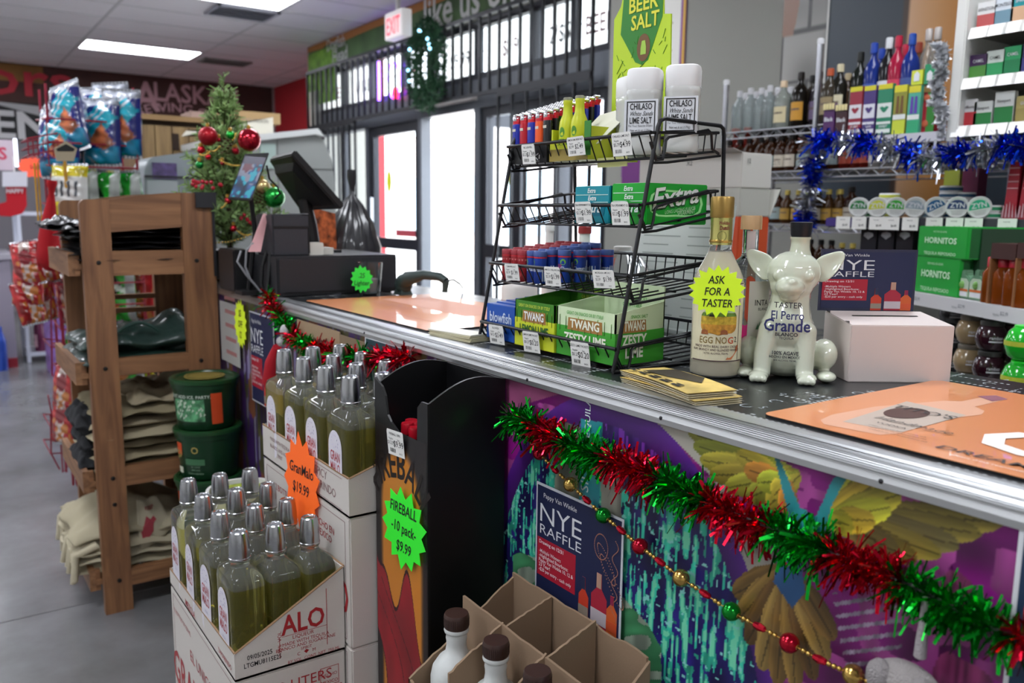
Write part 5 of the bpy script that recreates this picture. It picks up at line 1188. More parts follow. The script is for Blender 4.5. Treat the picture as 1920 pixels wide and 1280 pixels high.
m=MB();m.tube([fn1(.007*math.cos(a),.2185+.007*math.sin(a))for a in np.linspace(0,6.28,20,endpoint=False)],.0003,3,True);m.build('neck_emblem',mat('#5a5a20',.5),eb)
to=(Vector((-ex_,-ey_,0))).normalized();U=to.cross(Z_)*-1
star_card('yellow-green star sign reading ask for a taster on the creamy bottle',at(1345,546,'x',.968),Z_.cross(to),Z_,.0425,'#cdf02a',[('ASK',-.002),('FOR A',0),('TASTER',0)],.0165,.0175,18,.94,.8,7,cat='star sign')
b2=Vector((1.085,.89,CT));tb=thing('liquor_bottle','clear tequila bottle with wooden stopper behind the creamy bottle','bottle',b2)
MB().lathe([(.030,0),(.036,.004),(.036,.13),(.034,.155),(.026,.175),(.0135,.185),(.0125,.19),(.0125,.232)],b2,n=36).build('glass_body',mat('#e8efee',.03,trans=1,ior=1.3,name='thin_glass'),tb,smooth=40)
MB().lathe([(.0165,.228),(.0165,.248),(.0155,.25)],b2,n=28).build('stopper',wood('#b08a60','#cfae84','z',1),tb,smooth=30)
to2=Vector((-b2.x,-b2.y,0)).normalized();fc=lambda r:(lambda u,v:b2+Vector((r*math.cos(math.atan2(to2.y,to2.x)+u/r),r*math.sin(math.atan2(to2.y,to2.x)+u/r),v)))
cyl_patch(fc(.0366),.002,.042,.05,.148).build('label',mat('#cfcbc4',.5),tb)
m=MB();m.txt('INTA',(Vector(),X_,Z_),.013,'l',.006,.85,fn=lambda u,v:fc(.037)(u+.012,v+.110));m.txt('BLANCO',(Vector(),X_,Z_),.0065,'l',0,.85,fn=lambda u,v:fc(.037)(u+.018,v+.102));m.build('lettering',INK,tb)
m=MB();g=fc(.037)
for i in range(6):u=.018+.003*i;cyl_poly(g,[(u-.003,.072),(u+.002,.072),(u+.001,.082+.003*(i%3))],m)
m.build('agave_print',mat('#5a8a6a',.5),tb)
cyl_patch(fc(.0135),-.006,.008,.19,.226,6).build('tax_strip',mat('#c9b8b8',.5),tb)
m=MB();c=at(1400,640,'x',1.075)+Vector((-.02,-.02,0))
star_card('pink star card mostly hidden between the creamy bottle and the dog bottle',Vector((1.062,.874,1.118)),Z_.cross(to2),Z_,.026,'#f02a8a',[('',0)],.01,.01,12,1.3,.82,8)
# chihuahua shaped bottle
dc=Vector((1.088,.812,CT));dog=thing('dog_bottle','pearly white bottle shaped like a sitting chihuahua with a black stopper','bottle',dc)
dt=Vector((-dc.x,-dc.y,0)).normalized();dr=Z_.cross(dt)
DM=Matrix((dr,dt,Z_)).transposed()
def D(x,y,z):return dc+DM@Vector((x,y,z))
m=MB()
def E_(x,y,z,rx,ry,rz,tilt=0,yaw=0,n=20):m.ell(D(x,y,z),(rx,ry,rz),n,R=DM@Matrix.Rotation(tilt,3,'Y')@Matrix.Rotation(yaw,3,'X'))
def limb(pts,rs,n=14):
 P=[D(*p)for p in pts]
 for i in range(len(P)-1):
  for k in range(7):
   t=k/6;q=P[i].lerp(P[i+1],t);r=rs[i]+(rs[i+1]-rs[i])*t;m.ell(q,r,n)
E_(.004,-.004,.164,.041,.038,.034)
E_(.002,.0,.146,.033,.034,.027)
E_(.000,.026,.1435,.022,.025,.0150)
E_(.002,.043,.1525,.0085,.008,.006)
E_(.000,.022,.132,.016,.018,.011)
for s in(-1,1):E_(.004+s*.020,.024,.161,.0105,.007,.0095)
limb([(.003,-.004,.14),(.001,-.003,.11),(-.001,.004,.085)],[.029,.031,.037])
E_(-.001,.005,.078,.041,.035,.036)
E_(-.001,-.006,.045,.043,.038,.044)
E_(-.001,-.016,.025,.050,.040,.026)
for s,fx in((-1,-.034),(1,.028)):
 limb([(s*.024,.018,.075),(fx*.98,.026,.04),(fx,.030,.012)],[.0195,.0145,.0135])
 E_(fx*1.12,.041,.0085,.0155,.020,.0088)
 for q in(-1,0,1):E_(fx*1.12+q*.0085,.056,.0065,.0052,.008,.0062)
 E_(s*.055,-.016,.037,.0215,.030,.026,s*.12)
 E_(s*.060,.012,.0085,.0155,.026,.0085)
b=m.build('bottle_body',mat('#ced3c0',.08,name='pearl_glaze',coat=1),dog)
md=b.modifiers.new('remesh','REMESH');md.mode='VOXEL';md.voxel_size=.0017;md.use_smooth_shade=True
sm=b.modifiers.new('smooth','SMOOTH');sm.iterations=9;sm.factor=.6
for s in(-1,1):
 bx_,bz=.004+s*.032,.17;m=MB();tip=(.004+s*.072,-.004,.202)
 out=[(bx_,.0,.145),(bx_+s*.022,.0,.153),(tip[0]+s*.003,-.002,.186),tip,(bx_+s*.018,-.006,.196),(bx_-s*.008,-.006,.186)]
 cen=(bx_+s*.02,-.013,.172);n=len(out)
 F=[D(*p)for p in out];B=[D(p[0],p[1]-.009,p[2])for p in out];cF=D(*cen);cB=D(cen[0],cen[1]-.009,cen[2])
 m.add(F+B+[cF,cB],[(i,(i+1)%n,2*n)for i in range(n)]+[(n+(i+1)%n,n+i,2*n+1)for i in range(n)]+[((i+1)%n,i,n+i,n+(i+1)%n)for i in range(n)])
 e=m.build('ear',mat('#ced3c0',.08,name='pearl_glaze',coat=1),dog,smooth=True);sd=e.modifiers.new('sub','SUBSURF');sd.levels=2;sd.render_levels=3
dn=D(.011,-.006,0)-dc+dc
MB().lathe([(.018,.19),(.0148,.199),(.0140,.206),(.0140,.214),(.0155,.216),(.0155,.2185)],dn,n=28).build('bottle_neck',mat('#cacfba',.1,coat=1),dog,smooth=40)
MB().lathe([(.0128,.217),(.0150,.222),(.0165,.238),(.0168,.2405),(.0150,.2412)],dn,n=28).build('stopper',mat('#14161f',.4),dog,smooth=30)
EYE_=mat('#b7bcb4',.12,coat=.6)
def dproj(x,z,y0=.0445):
 return D(x,y0,z)
def chest(r=.0405,yc=.0,flat=.0):return lambda u,v:D(r*math.sin(u/r),yc+r*math.cos(u/r),v)
fch=lambda zz,r=.043,yc=.0:(lambda u,v:D(u-.001,yc+r-4.2*u*u+.0005,zz+v))
NVY=mat('#2a2f66',.4)
m=MB();m.txt('El Perro',(Vector(),X_,Z_),.018,'c',.012,fw=.047,fn=fch(.0965,.0425,-.001));m.txt('Grande',(Vector(),X_,Z_),.026,'c',.018,fw=.067,fn=fch(.0785,.0435,-.0005));m.build('blue_lettering',NVY,dog)
m=MB();m.txt('BLANCO',(Vector(),X_,Z_),.0075,'c',.03,1.1,fn=fch(.0710,.044,-.002));m.txt('TEQUILA',(Vector(),X_,Z_),.0048,'c',.01,1.1,fn=fch(.0662,.044,-.002))
m.txt('100% AGAVE',(Vector(),X_,Z_),.0078,'c',.03,.9,fn=fch(.042,.043,-.0035));m.txt('HECHO EN MEXICO',(Vector(),X_,Z_),.0054,'c',.02,.95,fn=fch(.0368,.043,-.0035));m.txt('40% ALC/VOL 750 ML',(Vector(),X_,Z_),.0036,'c',.01,1,fn=fch(.0322,.043,-.0035))
m.txt('TASTER',(Vector(),X_,Z_),.0125,'c',.006,.95,fn=fch(.113,.0385,-.0035));m.build('dark_lettering',mat('#33333a',.5),dog)
# white ballot box with a raffle header
A=at(1589,716,'z',CT);B=at(1781,718,'z',CT);u=(B-A).normalized();wdt=(B-A).length
Cc=at(1537,690,'z',CT);back=(Cc-A);dd=Vector((-u.y,u.x,0));dep=.105
bb=thing('ballot_box','white cardboard ballot box with a slot and a raffle header card','ballot box',(A+B)/2+dd*dep/2,0)
h0=.088;h1=.098
BWm=mat('#cfc3bf',.55,name='white_board')
sh=-u*.002
lo=[A,B,B+dd*dep+sh,A+dd*dep-u*.002]
m=MB();m.hexa(lo,[A+Z_*h0,B+Z_*h0,lo[2]+Z_*h1,lo[3]+Z_*h1]);m.build('box',BWm,bb,bevel=.0012)
ctop=(A+B)/2+dd*dep*.62+Z_*(h0+(h1-h0)*.62+.0006);sl=(Z_*(h1-h0)+dd*dep).normalized()
m=MB();m.prism([(-.052,-.0025),(-.01,-.0032),(.01,-.0022),(.052,-.0028),(.052,.0022),(0,.0028),(-.052,.002)],(ctop,u,sl),.0004);m.build('slot',mat('#171512',.9),bb)
for q in((.25),(.97)):
 p=A.lerp(lo[3],q)+Z_*(h0+(h1-h0)*q);m=MB();m.poly([p+u*.0+Z_*.0008,p+dd*(-.02)+Z_*-.001,p-dd*.004+u*.006+Z_*.0009]);m.build('gap',mat('#2a2622',.9),bb)
hb_=Vector(lo[3])+Z_*h1;hl=at(1537,690,'z',CT);wv=1.0
hw=wdt*1.18;hO=hb_-u*.0;hh=.098
hO=lo[3]+Z_*h1+dd*.002;t1=lo[2]+Z_*h1
hd=raffle('dark raffle header card standing behind the white ballot box',0,-.16,0,.1,0,False,'raffle posters','#2a2c44')
ang=math.atan2(u.y,u.x)
hd.location=hO-u*.012;hd.rotation_euler=(0,0,ang+math.pi/2);hd.scale=(1,wdt/.16,1.0)
# booklets
for k,(lab,c,rz)in enumerate((('lower yellow booklet of the stack at the counter edge',Vector((.868,.826,CT)),-.18),('upper yellow booklet with a dark print at the counter edge',Vector((.868,.832,CT+.009)),-.24))):
 t=thing('booklet',lab,'booklet',c,rz,'yellow booklets by the rack',world=False);Wd,Ln,n=.075,.185,10
 for s in range(4):
  vs=[];z0=.0022*s
  for i in range(n+1):
   x=-Ln/2+Ln*i/n
   for yy in(-Wd/2-.001*s,Wd/2):vs.append((yy,-x,z0+.003*(s/3)*math.sin(math.pi*i/n)+.0006*s*(i/n)))
  m=MB();m.add(vs+[(a,b_,c_+.0007)for a,b_,c_ in vs],[(2*i,2*i+2,2*i+3,2*i+1)for i in range(n)]+[(2*n+2+2*i,2*n+2+2*i+1,2*n+2+2*i+3,2*n+2+2*i+2)for i in range(n)]+[(2*i,2*n+2+2*i,2*n+4+2*i,2*i+2)for i in range(n)]+[(2*i+1,2*i+3,2*n+5+2*i,2*n+3+2*i)for i in range(n)]+[(0,1,2*n+3,2*n+2),(2*n,4*n+2,4*n+3,2*n+1)])
  m.build('page' if s<3 else 'cover',mat('#d9cfae',.5)if s<3 else mat('#d0b468',.4,var=.45,vscale=18),t)
 zz=.0119
 m=MB();m.poly([(-.02,.06,zz),(.03,.05,zz),(.035,-.02,zz),(.01,-.05,zz),(-.01,0,zz),(-.015,.03,zz)][::-1]);o=m.build('dark_print',mat('#3a3226',.5),t)
 m=MB()
 for i in range(5):m.box((-.034,.08-.03*i,.0119),(-.028,.06-.03*i,.0122));m.box((-.025,.08-.03*i,.0119),(-.022,.062-.03*i,.0122))
 m.build('print_stripes',INK,t)
bk=thing('leaflet_stack','stack of pale leaflets left of the wire rack at the counter edge','leaflets',(.865,1.43,CT))
for s in range(6):MB().obox((.866,1.425+.001*s,CT+.0015+.0024*s),(.05,.13,.0018),Matrix.Rotation(.12+.03*(s%3),3,'Z')).build('leaflet',mat('#c9c2a2' if s<5 else '#e6e2d4',.5),bk)
nb=thing('notice_sheet','large white printed notice in a sleeve standing behind the wire rack','notice',(1.27,1.16,CT))
O=Vector((1.30,1.40,CT+.002));U=Vector((.12,-1,0)).normalized();V=Vector((.12,.02,1)).normalized()
MB().prism([(0,0),(.25,0),(.25,.27),(0,.27)],(O,U,V),.002).build('sheet',mat('#cfd6d2',.35,coat=.4),nb)
m=MB();N=U.cross(V)
for i in range(12):
 for q in range(2):x=.02+.12*q;m.prism([(x,.24-.019*i),(x+.07+.03*((i*7+q)%3)/2,.24-.019*i),(x+.07+.03*((i*7+q)%3)/2,.2425-.019*i),(x,.2425-.019*i)],(O+N*.0022,U,V),.0002)
m.build('print_lines',mat('#9aa39f',.6),nb)
MB().box((1.29,1.17,CT),(1.36,1.38,CT+.008)).build('foot',mat('#b9c0bd',.3),nb)
gj=Vector((1.24,1.36,CT));gl=thing('glass_jar','round clear plastic jar behind the rack, right part','jar',gj)
MB().lathe([(.05,0),(.055,.004),(.055,.07),(.06,.10),(.055,.14),(.036,.165),(.02,.172)],gj,n=36).build('globe',mat('#eef2f2',.04,trans=.9,ior=1.12,name='clear_plastic_dome'),gl,smooth=50)
MB().lathe([(.02,.172),(.02,.18),(.015,.182)],gj,n=20).build('knob',mat('#c9c9c5',.3),gl,smooth=40)
wj=Vector((1.08,1.52,CT));wt=thing('white_bottle','white squat bottle behind the left end of the rack','bottle',wj)
MB().lathe([(.036,0),(.04,.004),(.04,.085),(.034,.1),(.02,.11),(.02,.125),(.024,.13)],wj,n=30).build('body',mat('#d9d4cf',.35),wt,smooth=40)
MB().lathe([(.0405,.03),(.0405,.06)],wj,n=30,cap=False).build('label',mat('#b9b2b6',.5),wt)
for k,(px,py,h,r,c,lab)in enumerate(((985,420,.1,.016,'#d8dad8','slim clear shaker behind the salt tubes'),(1020,425,.09,.022,'#d6dcd4','round white glass bottle behind the salt tubes'))):
 p=at(px,560,'z',CT);p=Vector((1.2+.04*k,1.2*1.2+.13-.08*k,CT));z1=at(px,py,'y',p.y).z-CT
 t=thing('table_bottle',lab,'bottle',p)
 MB().lathe([(r,0),(r*1.1,.004),(r*1.1,z1*.55),(r*.6,z1*.75),(r*.6,z1*.95)],p,n=24).build('body',mat(c,.2,coat=.3),t,smooth=40)
 MB().lathe([(r*.7,z1*.93),(r*.7,z1),(r*.6,z1+.002)],p,n=20).build('cap',mat('#8a2a2a' if k else '#cfd2d0',.4),t,smooth=40)
# till area at the far end of the counter
DK=mat('#232327',.45,name='dark_plastic');DK2=mat('#151517',.4)
cd=thing('cash_drawer','wide black metal cash drawer on the far end of the counter','cash drawer',(1.01,2.54,CT))
MB().box((.82,2.352,CT+.004),(1.2,2.73,CT+.118)).build('drawer_body',DK,cd,bevel=.002)
MB().box((.823,2.345,CT+.014),(1.197,2.352,CT+.112)).build('drawer_front',mat('#2b2b2f',.4,.3),cd,bevel=.002)
m=MB();
for x in(.84,1.18):m.box((x-.01,2.37,CT),(x+.01,2.39,CT+.004))
m.build('foot',BLK,cd)
pr=thing('receipt_printer','square black receipt printer on top of the cash drawer, left side','printer',(.875,2.46,CT+.118))
MB().box((.822,2.385,CT+.118),(.932,2.53,CT+.238)).build('printer_body',mat('#2a2a30',.5),pr,bevel=.004)
MB().box((.824,2.382,CT+.2),(.93,2.385,CT+.205)).box((.93,2.384,CT+.125),(.933,2.52,CT+.2)).build('lid_seam',DK2,pr)
MB().box((.912,2.383,CT+.2385),(.930,2.5,CT+.241)).build('lid_latch',mat('#6b6c70',.4),pr)
p2=thing('card_printer','second black box printer behind the first, with cables','printer',(.79,2.58,CT))
MB().box((.76,2.56,CT+.001),(.816,2.72,CT+.13)).build('printer_body',DK2,p2,bevel=.004)
MB().box((.748,2.55,CT),(.757,2.555,CT+.001)).build('foot',DK2,p2)
for k,(x,y,n)in enumerate(((.955,2.42,7),(.995,2.44,4))):
 t=thing('card_stack',('taller','shorter')[k]+' stack of white cards on the cash drawer beside the printer','cards',(x,y,CT+.118),group='white card stacks')
 for i in range(n):MB().box((x-.022,y-.03,CT+.119+.0052*i),(x+.022+.001*(i%2),y+.03,CT+.1235+.0052*i)).build('card',mat('#c9c6bd',.6),t)
mo=thing('touch_monitor','black touch monitor tilted back, seen from behind over the cash drawer','monitor',(1.0,2.6,CT+.118))
A_,B_,C_,D_=at(545,290,'y',2.45),at(638,393,'y',2.45),at(504,300,'y',2.75),at(566,396,'y',2.75)
n_=(B_-A_).cross(C_-A_).normalized();n_=n_ if n_.x>0 else-n_
MB().hexa([A_,B_,D_,C_],[A_+n_*.022,B_+n_*.022,D_+n_*.022,C_+n_*.022]).build('housing',DK2,mo,bevel=.004)
k_=.12;q=lambda a,b:A_.lerp(B_,a).lerp(C_.lerp(D_,a),b)
MB().hexa([q(.2,.15)-n_*.018,q(.85,.15)-n_*.018,q(.85,.85)-n_*.018,q(.2,.85)-n_*.018],[q(.1,.08),q(.93,.08),q(.93,.92),q(.1,.92)]).build('rear_cover',mat('#101012',.5),mo)
MB().hexa([q(.03,.03)+n_*.0222,q(.97,.03)+n_*.0222,q(.97,.97)+n_*.0222,q(.03,.97)+n_*.0222],[q(.03,.03)+n_*.0228,q(.97,.03)+n_*.0228,q(.97,.97)+n_*.0228,q(.03,.97)+n_*.0228]).build('screen',mat('#30343c',.1,emit=.1),mo)
bq=q(.7,.5)-n_*.02;MB().tube([bq,Vector((bq.x+.02,bq.y,CT+.2)),Vector((bq.x+.03,bq.y,CT+.125))],.022,10).box((bq.x-.06,bq.y-.08,CT+.118),(bq.x+.09,bq.y+.08,CT+.126)).build('stand',DK2,mo)
cdp=thing('customer_display','small tablet customer display with a colourful picture leaning at the tree','tablet',(.80,2.45,CT))
T_=[at(459,288,'y',2.42),at(505,286,'y',2.40),at(471,376,'y',2.40),at(427,373,'y',2.42)]
nn=(T_[1]-T_[0]).cross(T_[3]-T_[0]).normalized();nn=nn if nn.y<0 else-nn
MB().hexa([p-nn*.012 for p in T_],T_).build('bezel',DK2,cdp,bevel=.002)
ce=(T_[0]+T_[1]+T_[2]+T_[3])/4;S_=[ce+(p-ce)*.9+nn*.0008 for p in T_]
def screenp(X,Y):
 n1=vnoise(X,Y,70,70,3);n2=vnoise(X,Y,120,90,5)
 C=np.ones(X.shape+(3,))*hx('#2c4f7c')*(.5+n1)[...,None];C=np.where((n2>.62)[...,None],hx('#2fa0b8'),C);C=np.where(((n1>.6)&(Y>.03))[...,None],hx('#7f8496'),C);C=np.where(((n2<.25)&(Y>.04))[...,None],hx('#6a3f4c'),C)
 C=np.where((Y>.078)[...,None],hx('#4d4a5c'),C);return C
Uv=(S_[2]-S_[3]);Vv=(S_[0]-S_[3]);wU,hV=Uv.length,Vv.length
painted('screen_picture',(S_[3],Uv/wU,Vv/hV),wU,hV,24,36,lambda X,Y:screenp(X,Y*.095/hV),cdp,.2,coat=.5)
MB().tube([ce-nn*.012,Vector((ce.x+.03,ce.y+.05,1.25)),Vector((.80,2.5,CT+.125)),Vector((.79,2.52,CT+.01))],.007,6).box((.755,2.47,CT),(.815,2.54,CT+.012)).build('stand_arm',DK2,cdp)
m=MB();P=[at(500,310,'y',2.44),at(505,335,'y',2.45),at(520,350,'y',2.46),at(525,362,'y',2.46),at(515,372,'y',2.5)]
m.tube(P,.003,6);m.build('monitor_cable',BLK,mo)
cb=thing('cable_bundle','grey and black cables hanging over the counter beside the cash drawer','cables',(.8,2.5,CT))
for k,(pts,c,r)in enumerate(((((452,470),(445,490),(462,515),(488,545)),'#8e8f94',.0035),(((475,455),(462,470),(460,500),(470,525),(490,548)),'#77787d',.003),(((500,470),(492,500),(490,530),(494,548)),'#141416',.005),(((508,470),(505,500),(503,530),(500,548)),'#1a1a1c',.005),(((515,475),(511,500),(510,530),(506,550)),'#17171a',.004))):
 P=[at(a,b,'y',2.44-.03*(k%2))for a,b in pts]
 for p_ in P:p_.z=max(p_.z,CT+.006)
 MB().tube(P,r,6).build('cable',mat(c,.5),cb,smooth=60)
pk=MB();P4=[at(478,470,'y',2.42),at(500,400,'y',2.42),at(503,402,'y',2.42),at(497,440,'y',2.42),at(484,472,'y',2.42)]
P4=[at(466,472,'y',2.40),at(489,472,'y',2.40),at(503,402,'y',2.44),at(494,400,'y',2.44)]
MB().hexa([p+Vector((0,.004,0))for p in P4],P4).build('pink_card',mat('#b98a8c',.6),label='pink card leaning against the receipt printer',cat='card')
pd=thing('pen_pad','flat black signature pad with a silver edge on the counter','signature pad',at(590,552,'z',CT))
a,b,c,d=at(546,556,'z',CT),at(640,553,'z',CT),at(620,538,'z',CT),at(566,540,'z',CT);
MB().hexa([a,b,c+Vector((0,.03,0)),d+Vector((0,.03,0))],[a+Z_*.008,b+Z_*.008,c+Z_*.022+Vector((0,.03,0)),d+Z_*.022+Vector((0,.03,0))]).build('pad_body',mat('#33343c',.3),pd)
MB().tube([a+Z_*.010,d+Z_*.024+Vector((0,.03,0))],.002,5).build('silver_edge',STEEL,pd)
cc=at(548,538,'z',CT+.02);MB().tube([cc,cc+Vector((.04,.01,.005))],.007,8).build('marker',mat('#5a5c60',.4),label='grey marker pen lying on the signature pad',cat='pen');
cc=at(537,540,'z',CT+.02);MB().tube([cc+Vector((-.01,0,0)),cc+Vector((.012,.0,.0))],.005,8).build('marker',mat('#d0602a',.4),label='short orange marker beside the grey pen',cat='pen')
gp=Vector((1.082,2.295,CT));gt=thing('drinking_glass','clear tumbler with a green price star in front of the cash drawer','glass',gp)
MB().lathe([(.001,.006),(.028,.006),(.037,.1),(.039,.1),(.030,0),(.001,0)],gp,n=28,cap=False).build('tumbler',mat('#f0f6f8',.03,trans=1,ior=1.35,name='tumbler_glass'),gt,smooth=40)
MB().lathe([(.001,.008),(.026,.008),(.03,.05),(.001,.055)],gp,n=16).build('contents',mat('#8b9296',.5),gt)
star_card('small green star card on the clear tumbler',gp+Vector((-.035,-.02,.052)),(NY+X_*1.2).normalized(),Z_,.034,'#2fd03a',[('.25',0),('Lighter',0)],.02,.022,13,1.2,.8,12)
sc_=at(790,545,'z',CT);sct=thing('barcode_scanner','dark green-grey barcode scanner lying on the counter','barcode scanner',sc_)
S0=[at(750,535,'y',2.25),at(765,522,'y',2.2),at(795,515,'y',2.16),at(825,519,'y',2.12),at(836,527,'y',2.1),at(834,548,'y',2.1)]
MB().tube(S0[:5],[.018,.022,.014,.013,.012],12).tube(S0[4:],[.011,.008],10).build('grip',mat('#2c3a38',.4),sct,smooth=60)
h0_=at(757,532,'y',2.24);MB().ell(h0_,(.026,.03,.03),16).hexa([h0_+Vector((-.02,-.02,-.032)),h0_+Vector((.02,-.02,-.032)),h0_+Vector((.02,.03,-.032)),h0_+Vector((-.02,.03,-.032))],[h0_+Vector((-.01,-.01,0)),h0_+Vector((.01,-.01,0)),h0_+Vector((.01,.02,0)),h0_+Vector((-.01,.02,0))]).build('head',mat('#2c3a38',.4),sct,smooth=50)
MB().tube([S0[4],at(850,524,'y',2.1),at(862,532,'y',2.15),at(868,540,'y',2.3)],.003,6).build('cable',BLK,sct)
for i in(0,1):MB().lathe([(.006,0),(.005,.012),(.003,.02)],(h0_.x-.01+.02*i,h0_.y,CT),n=10).build('foot',BLK,sct)
def sack(name,label,cat,c,r,h,col,neck=.25,folds=11,rough=.3,seed=0,twist=.3):
 t=thing(name,label,cat,c);rr=random.Random(seed);n=44;m=MB();b=[]
 prof=[(0.0,.0),(.9,.0),(1,.1),(.97,.3),(.7,.52),(.38,.68),(neck*.45,.78),(neck*.5,.84),(neck,.93),(neck*.9,1.0)]
 vs=[]
 for r_,z in prof:
  for k in range(n):
   a=6.283*k/n;f=1+.10*math.sin(folds*a+z*6)*min(1,z*2.5)+.04*math.sin(5*a+2);vs.append((c.x+r*r_*f*math.cos(a+twist*z),c.y+r*r_*f*math.sin(a+twist*z),c.z+h*z))
 m.add(vs,[(i*n+k,i*n+(k+1)%n,(i+1)*n+(k+1)%n,(i+1)*n+k)for i in range(len(prof)-1)for k in range(n)])
 m.build('bag_film',mat(col,rough,name='plastic_film',coat=.5),t,smooth=60);return t
bc_=at(662,470,'y',2.92)
sack('plastic_bag','black plastic bag tied at the top, standing behind the cash drawer','bag',Vector((bc_.x,2.92,CT+.0)),.105,at(655,318,'y',2.92).z-CT,'#1c1b20',.16,seed=3)
sb_=at(610,455,'y',2.85);t=thing('snack_bag','small patterned snack pouch behind the white cards','snack bag',Vector((sb_.x,2.85,CT)))
MB().hexa([(sb_.x-.05,2.84,CT),(sb_.x+.05,2.86,CT),(sb_.x+.05,2.89,CT),(sb_.x-.05,2.87,CT)],[(sb_.x-.045,2.855,1.33),(sb_.x+.05,2.875,1.31),(sb_.x+.05,2.88,1.31),(sb_.x-.045,2.86,1.33)]).build('pouch',mat('#a8552f',.35,var=.8,vscale=40),t)
# small christmas tree
tc_=at(432,470,'y',3.02);TB=Vector((tc_.x,3.02,CT));Th=at(415,138,'y',3.02).z-CT
tree=thing('christmas_tree','small artificial christmas tree with red baubles beside the till','christmas tree',TB)
MB().lathe([(.05,0),(.075,.01),(.085,.1),(.09,.11),(.07,.11),(.02,.10)],TB,n=24).build('pot',mat('#17191a',.5),tree,smooth=40)
MB().tube([TB+Z_*.08,TB+Z_*(Th-.12)],[.012,.005],8).build('trunk',mat('#3d2a1c',.8),tree)
rr=random.Random(11)
nm_=MB();stems=MB();tips=[]
def twig(p,d,L):
 q=p+d*L;stems.tube([p,q],[.0025,.0015],4);n=int(L*380)
 for i in range(n):
  s=p.lerp(q,(i+rr.random())/n);a=rr.uniform(0,6.283);x=d.orthogonal().normalized();y=d.cross(x)
  nd=(x*math.cos(a)+y*math.sin(a)+d*.75).normalized()*rr.uniform(.02,.03);w_=nd.cross(Vector((rr.gauss(0,1),rr.gauss(0,1),rr.gauss(0,1)))).normalized()*.0026
  nm_.poly([s-w_,s+w_,s+nd+w_*.5,s+nd-w_*.5])
 tips.append(q)
for lv in range(12):
 z=.13+(Th-.24)*lv/11;R0=.175*(1-(lv/12)**1.2)+.03;nb_=9 if lv<8 else 5
 for k in range(nb_):
  a=6.283*k/nb_+lv*.7+rr.uniform(-.15,.15);d=Vector((math.cos(a),math.sin(a),rr.uniform(.25,.75)+lv*.06)).normalized();L=R0*rr.uniform(.8,1.15)
  p=TB+Z_*z;twig(p,d,L)
  for s in(-1,1):
   e=(d+Vector((-d.y,d.x,.2))*s*.75).normalized();twig(p+d*L*.5,e,L*.42)
for k in range(5):a=k*1.256;twig(TB+Z_*(Th-.16),Vector((math.cos(a)*.35,math.sin(a)*.35,1)).normalized(),.11)
twig(TB+Z_*(Th-.17),Z_,.17)
nm_.build('needles',mat('#8aa868',.6,var=.3,vscale=30,name='needle_green'),tree,kind='stuff');stems.build('twigs',mat('#4a3f28',.8),tree)
def orn(label,px,py,r,col,x_=2.86,rough=.15,grp='baubles on the christmas tree'):
 c=at(px,py,'y',x_);t=thing('bauble',label,'bauble',c,group=grp)
 MB().ell(c,r,24).build('ball',mat(col,rough,.75,'bauble',coat=.3),t,smooth=True);MB().lathe([(.006,0),(.006,.008),(.002,.012)],c+Z_*(r-.001),n=10).build('cap',mat('#b08a3a',.3,.8),t)
orn('glittery red bauble on the left side of the tree',390,255,.031,'#a01020',2.86,.5);orn('large shiny red bauble on the right side of the tree',467,262,.038,'#b3122a',2.86,.1)
orn('green bauble low on the right of the tree, behind the tablet',514,370,.036,'#1f9a3a',2.86,.25);orn('pale gold bauble behind the tablet on the tree',492,350,.026,'#c9b07a',2.9,.25)
for k,(px,py,r,c)in enumerate(((432,253,.014,'#1fae3a'),(378,280,.012,'#c0152a'),(442,283,.012,'#c0152a'),(390,294,.01,'#c0152a'),(374,309,.013,'#148a3a'),(376,282,.011,'#b0122a'),(417,306,.008,'#8a1a22'),(427,376,.011,'#c0152a'),(438,428,.012,'#c0152a'),(439,282,.008,'#c0152a'),(410,262,.007,'#c0152a'))):
 orn('tiny %s ornament ball %s'%('green' if 'e3a' in c or 'a3a' in c else 'red',('under the top branches','by the left bauble','right of the pine cone','left of the pine cone','at the left edge','beside the left edge ball','below the pine cone','under the tablet corner','near the pot','next to the pine cone','above the pine cone')[k]),px,py,r,c,2.88)
bm_=MB();
for(a,b)in(((370,345),(415,350)),((450,405),(470,415)),((360,340),(380,350))):
 for i in range(7):
  t_=i/6;c=at(a[0]+(b[0]-a[0])*t_+rr.uniform(-5,5),a[1]+(b[1]-a[1])*t_+rr.uniform(-6,6),'y',2.87);bm_.ell(c,.007,8)
bm_.build('berries',mat('#a8162a',.35),tree,smooth=True)
gb_=MB()
for a,b in(((395,283),(412,275)),((412,300),(450,310)),((375,290),(395,283)),((436,262),(442,250)),((405,455),(470,440)),((415,390),(430,370)),((445,432),(468,440))):
 for i in range(12):t_=i/11;c=at(a[0]+(b[0]-a[0])*t_,a[1]+(b[1]-a[1])*t_+4*math.sin(t_*3.14),'y',2.875);gb_.ell(c,.0035,6)
gb_.build('gold_bead_string',mat('#d8b65a',.2,.8,'gold_bead'),tree,smooth=True)
for nm,px,py,s in(('pine_cone',424,275,.024),('pine_cone',488,372,.02)):
 c=at(px,py,'y',2.87);m=MB()
 for i in range(44):
  z=i/44;a=i*2.4;r=s*math.sin(math.pi*(.15+.8*z));p=c+Vector((r*math.cos(a),r*math.sin(a),s*1.1*(z*2-1)));d=Vector((math.cos(a),math.sin(a),.4)).normalized();x=d.cross(Z_).normalized()*.006
  m.poly([p-x,p+x,p+d*.011+x*.4,p+d*.011-x*.4])
 m.build(nm,mat('#5a3c26',.8),tree)
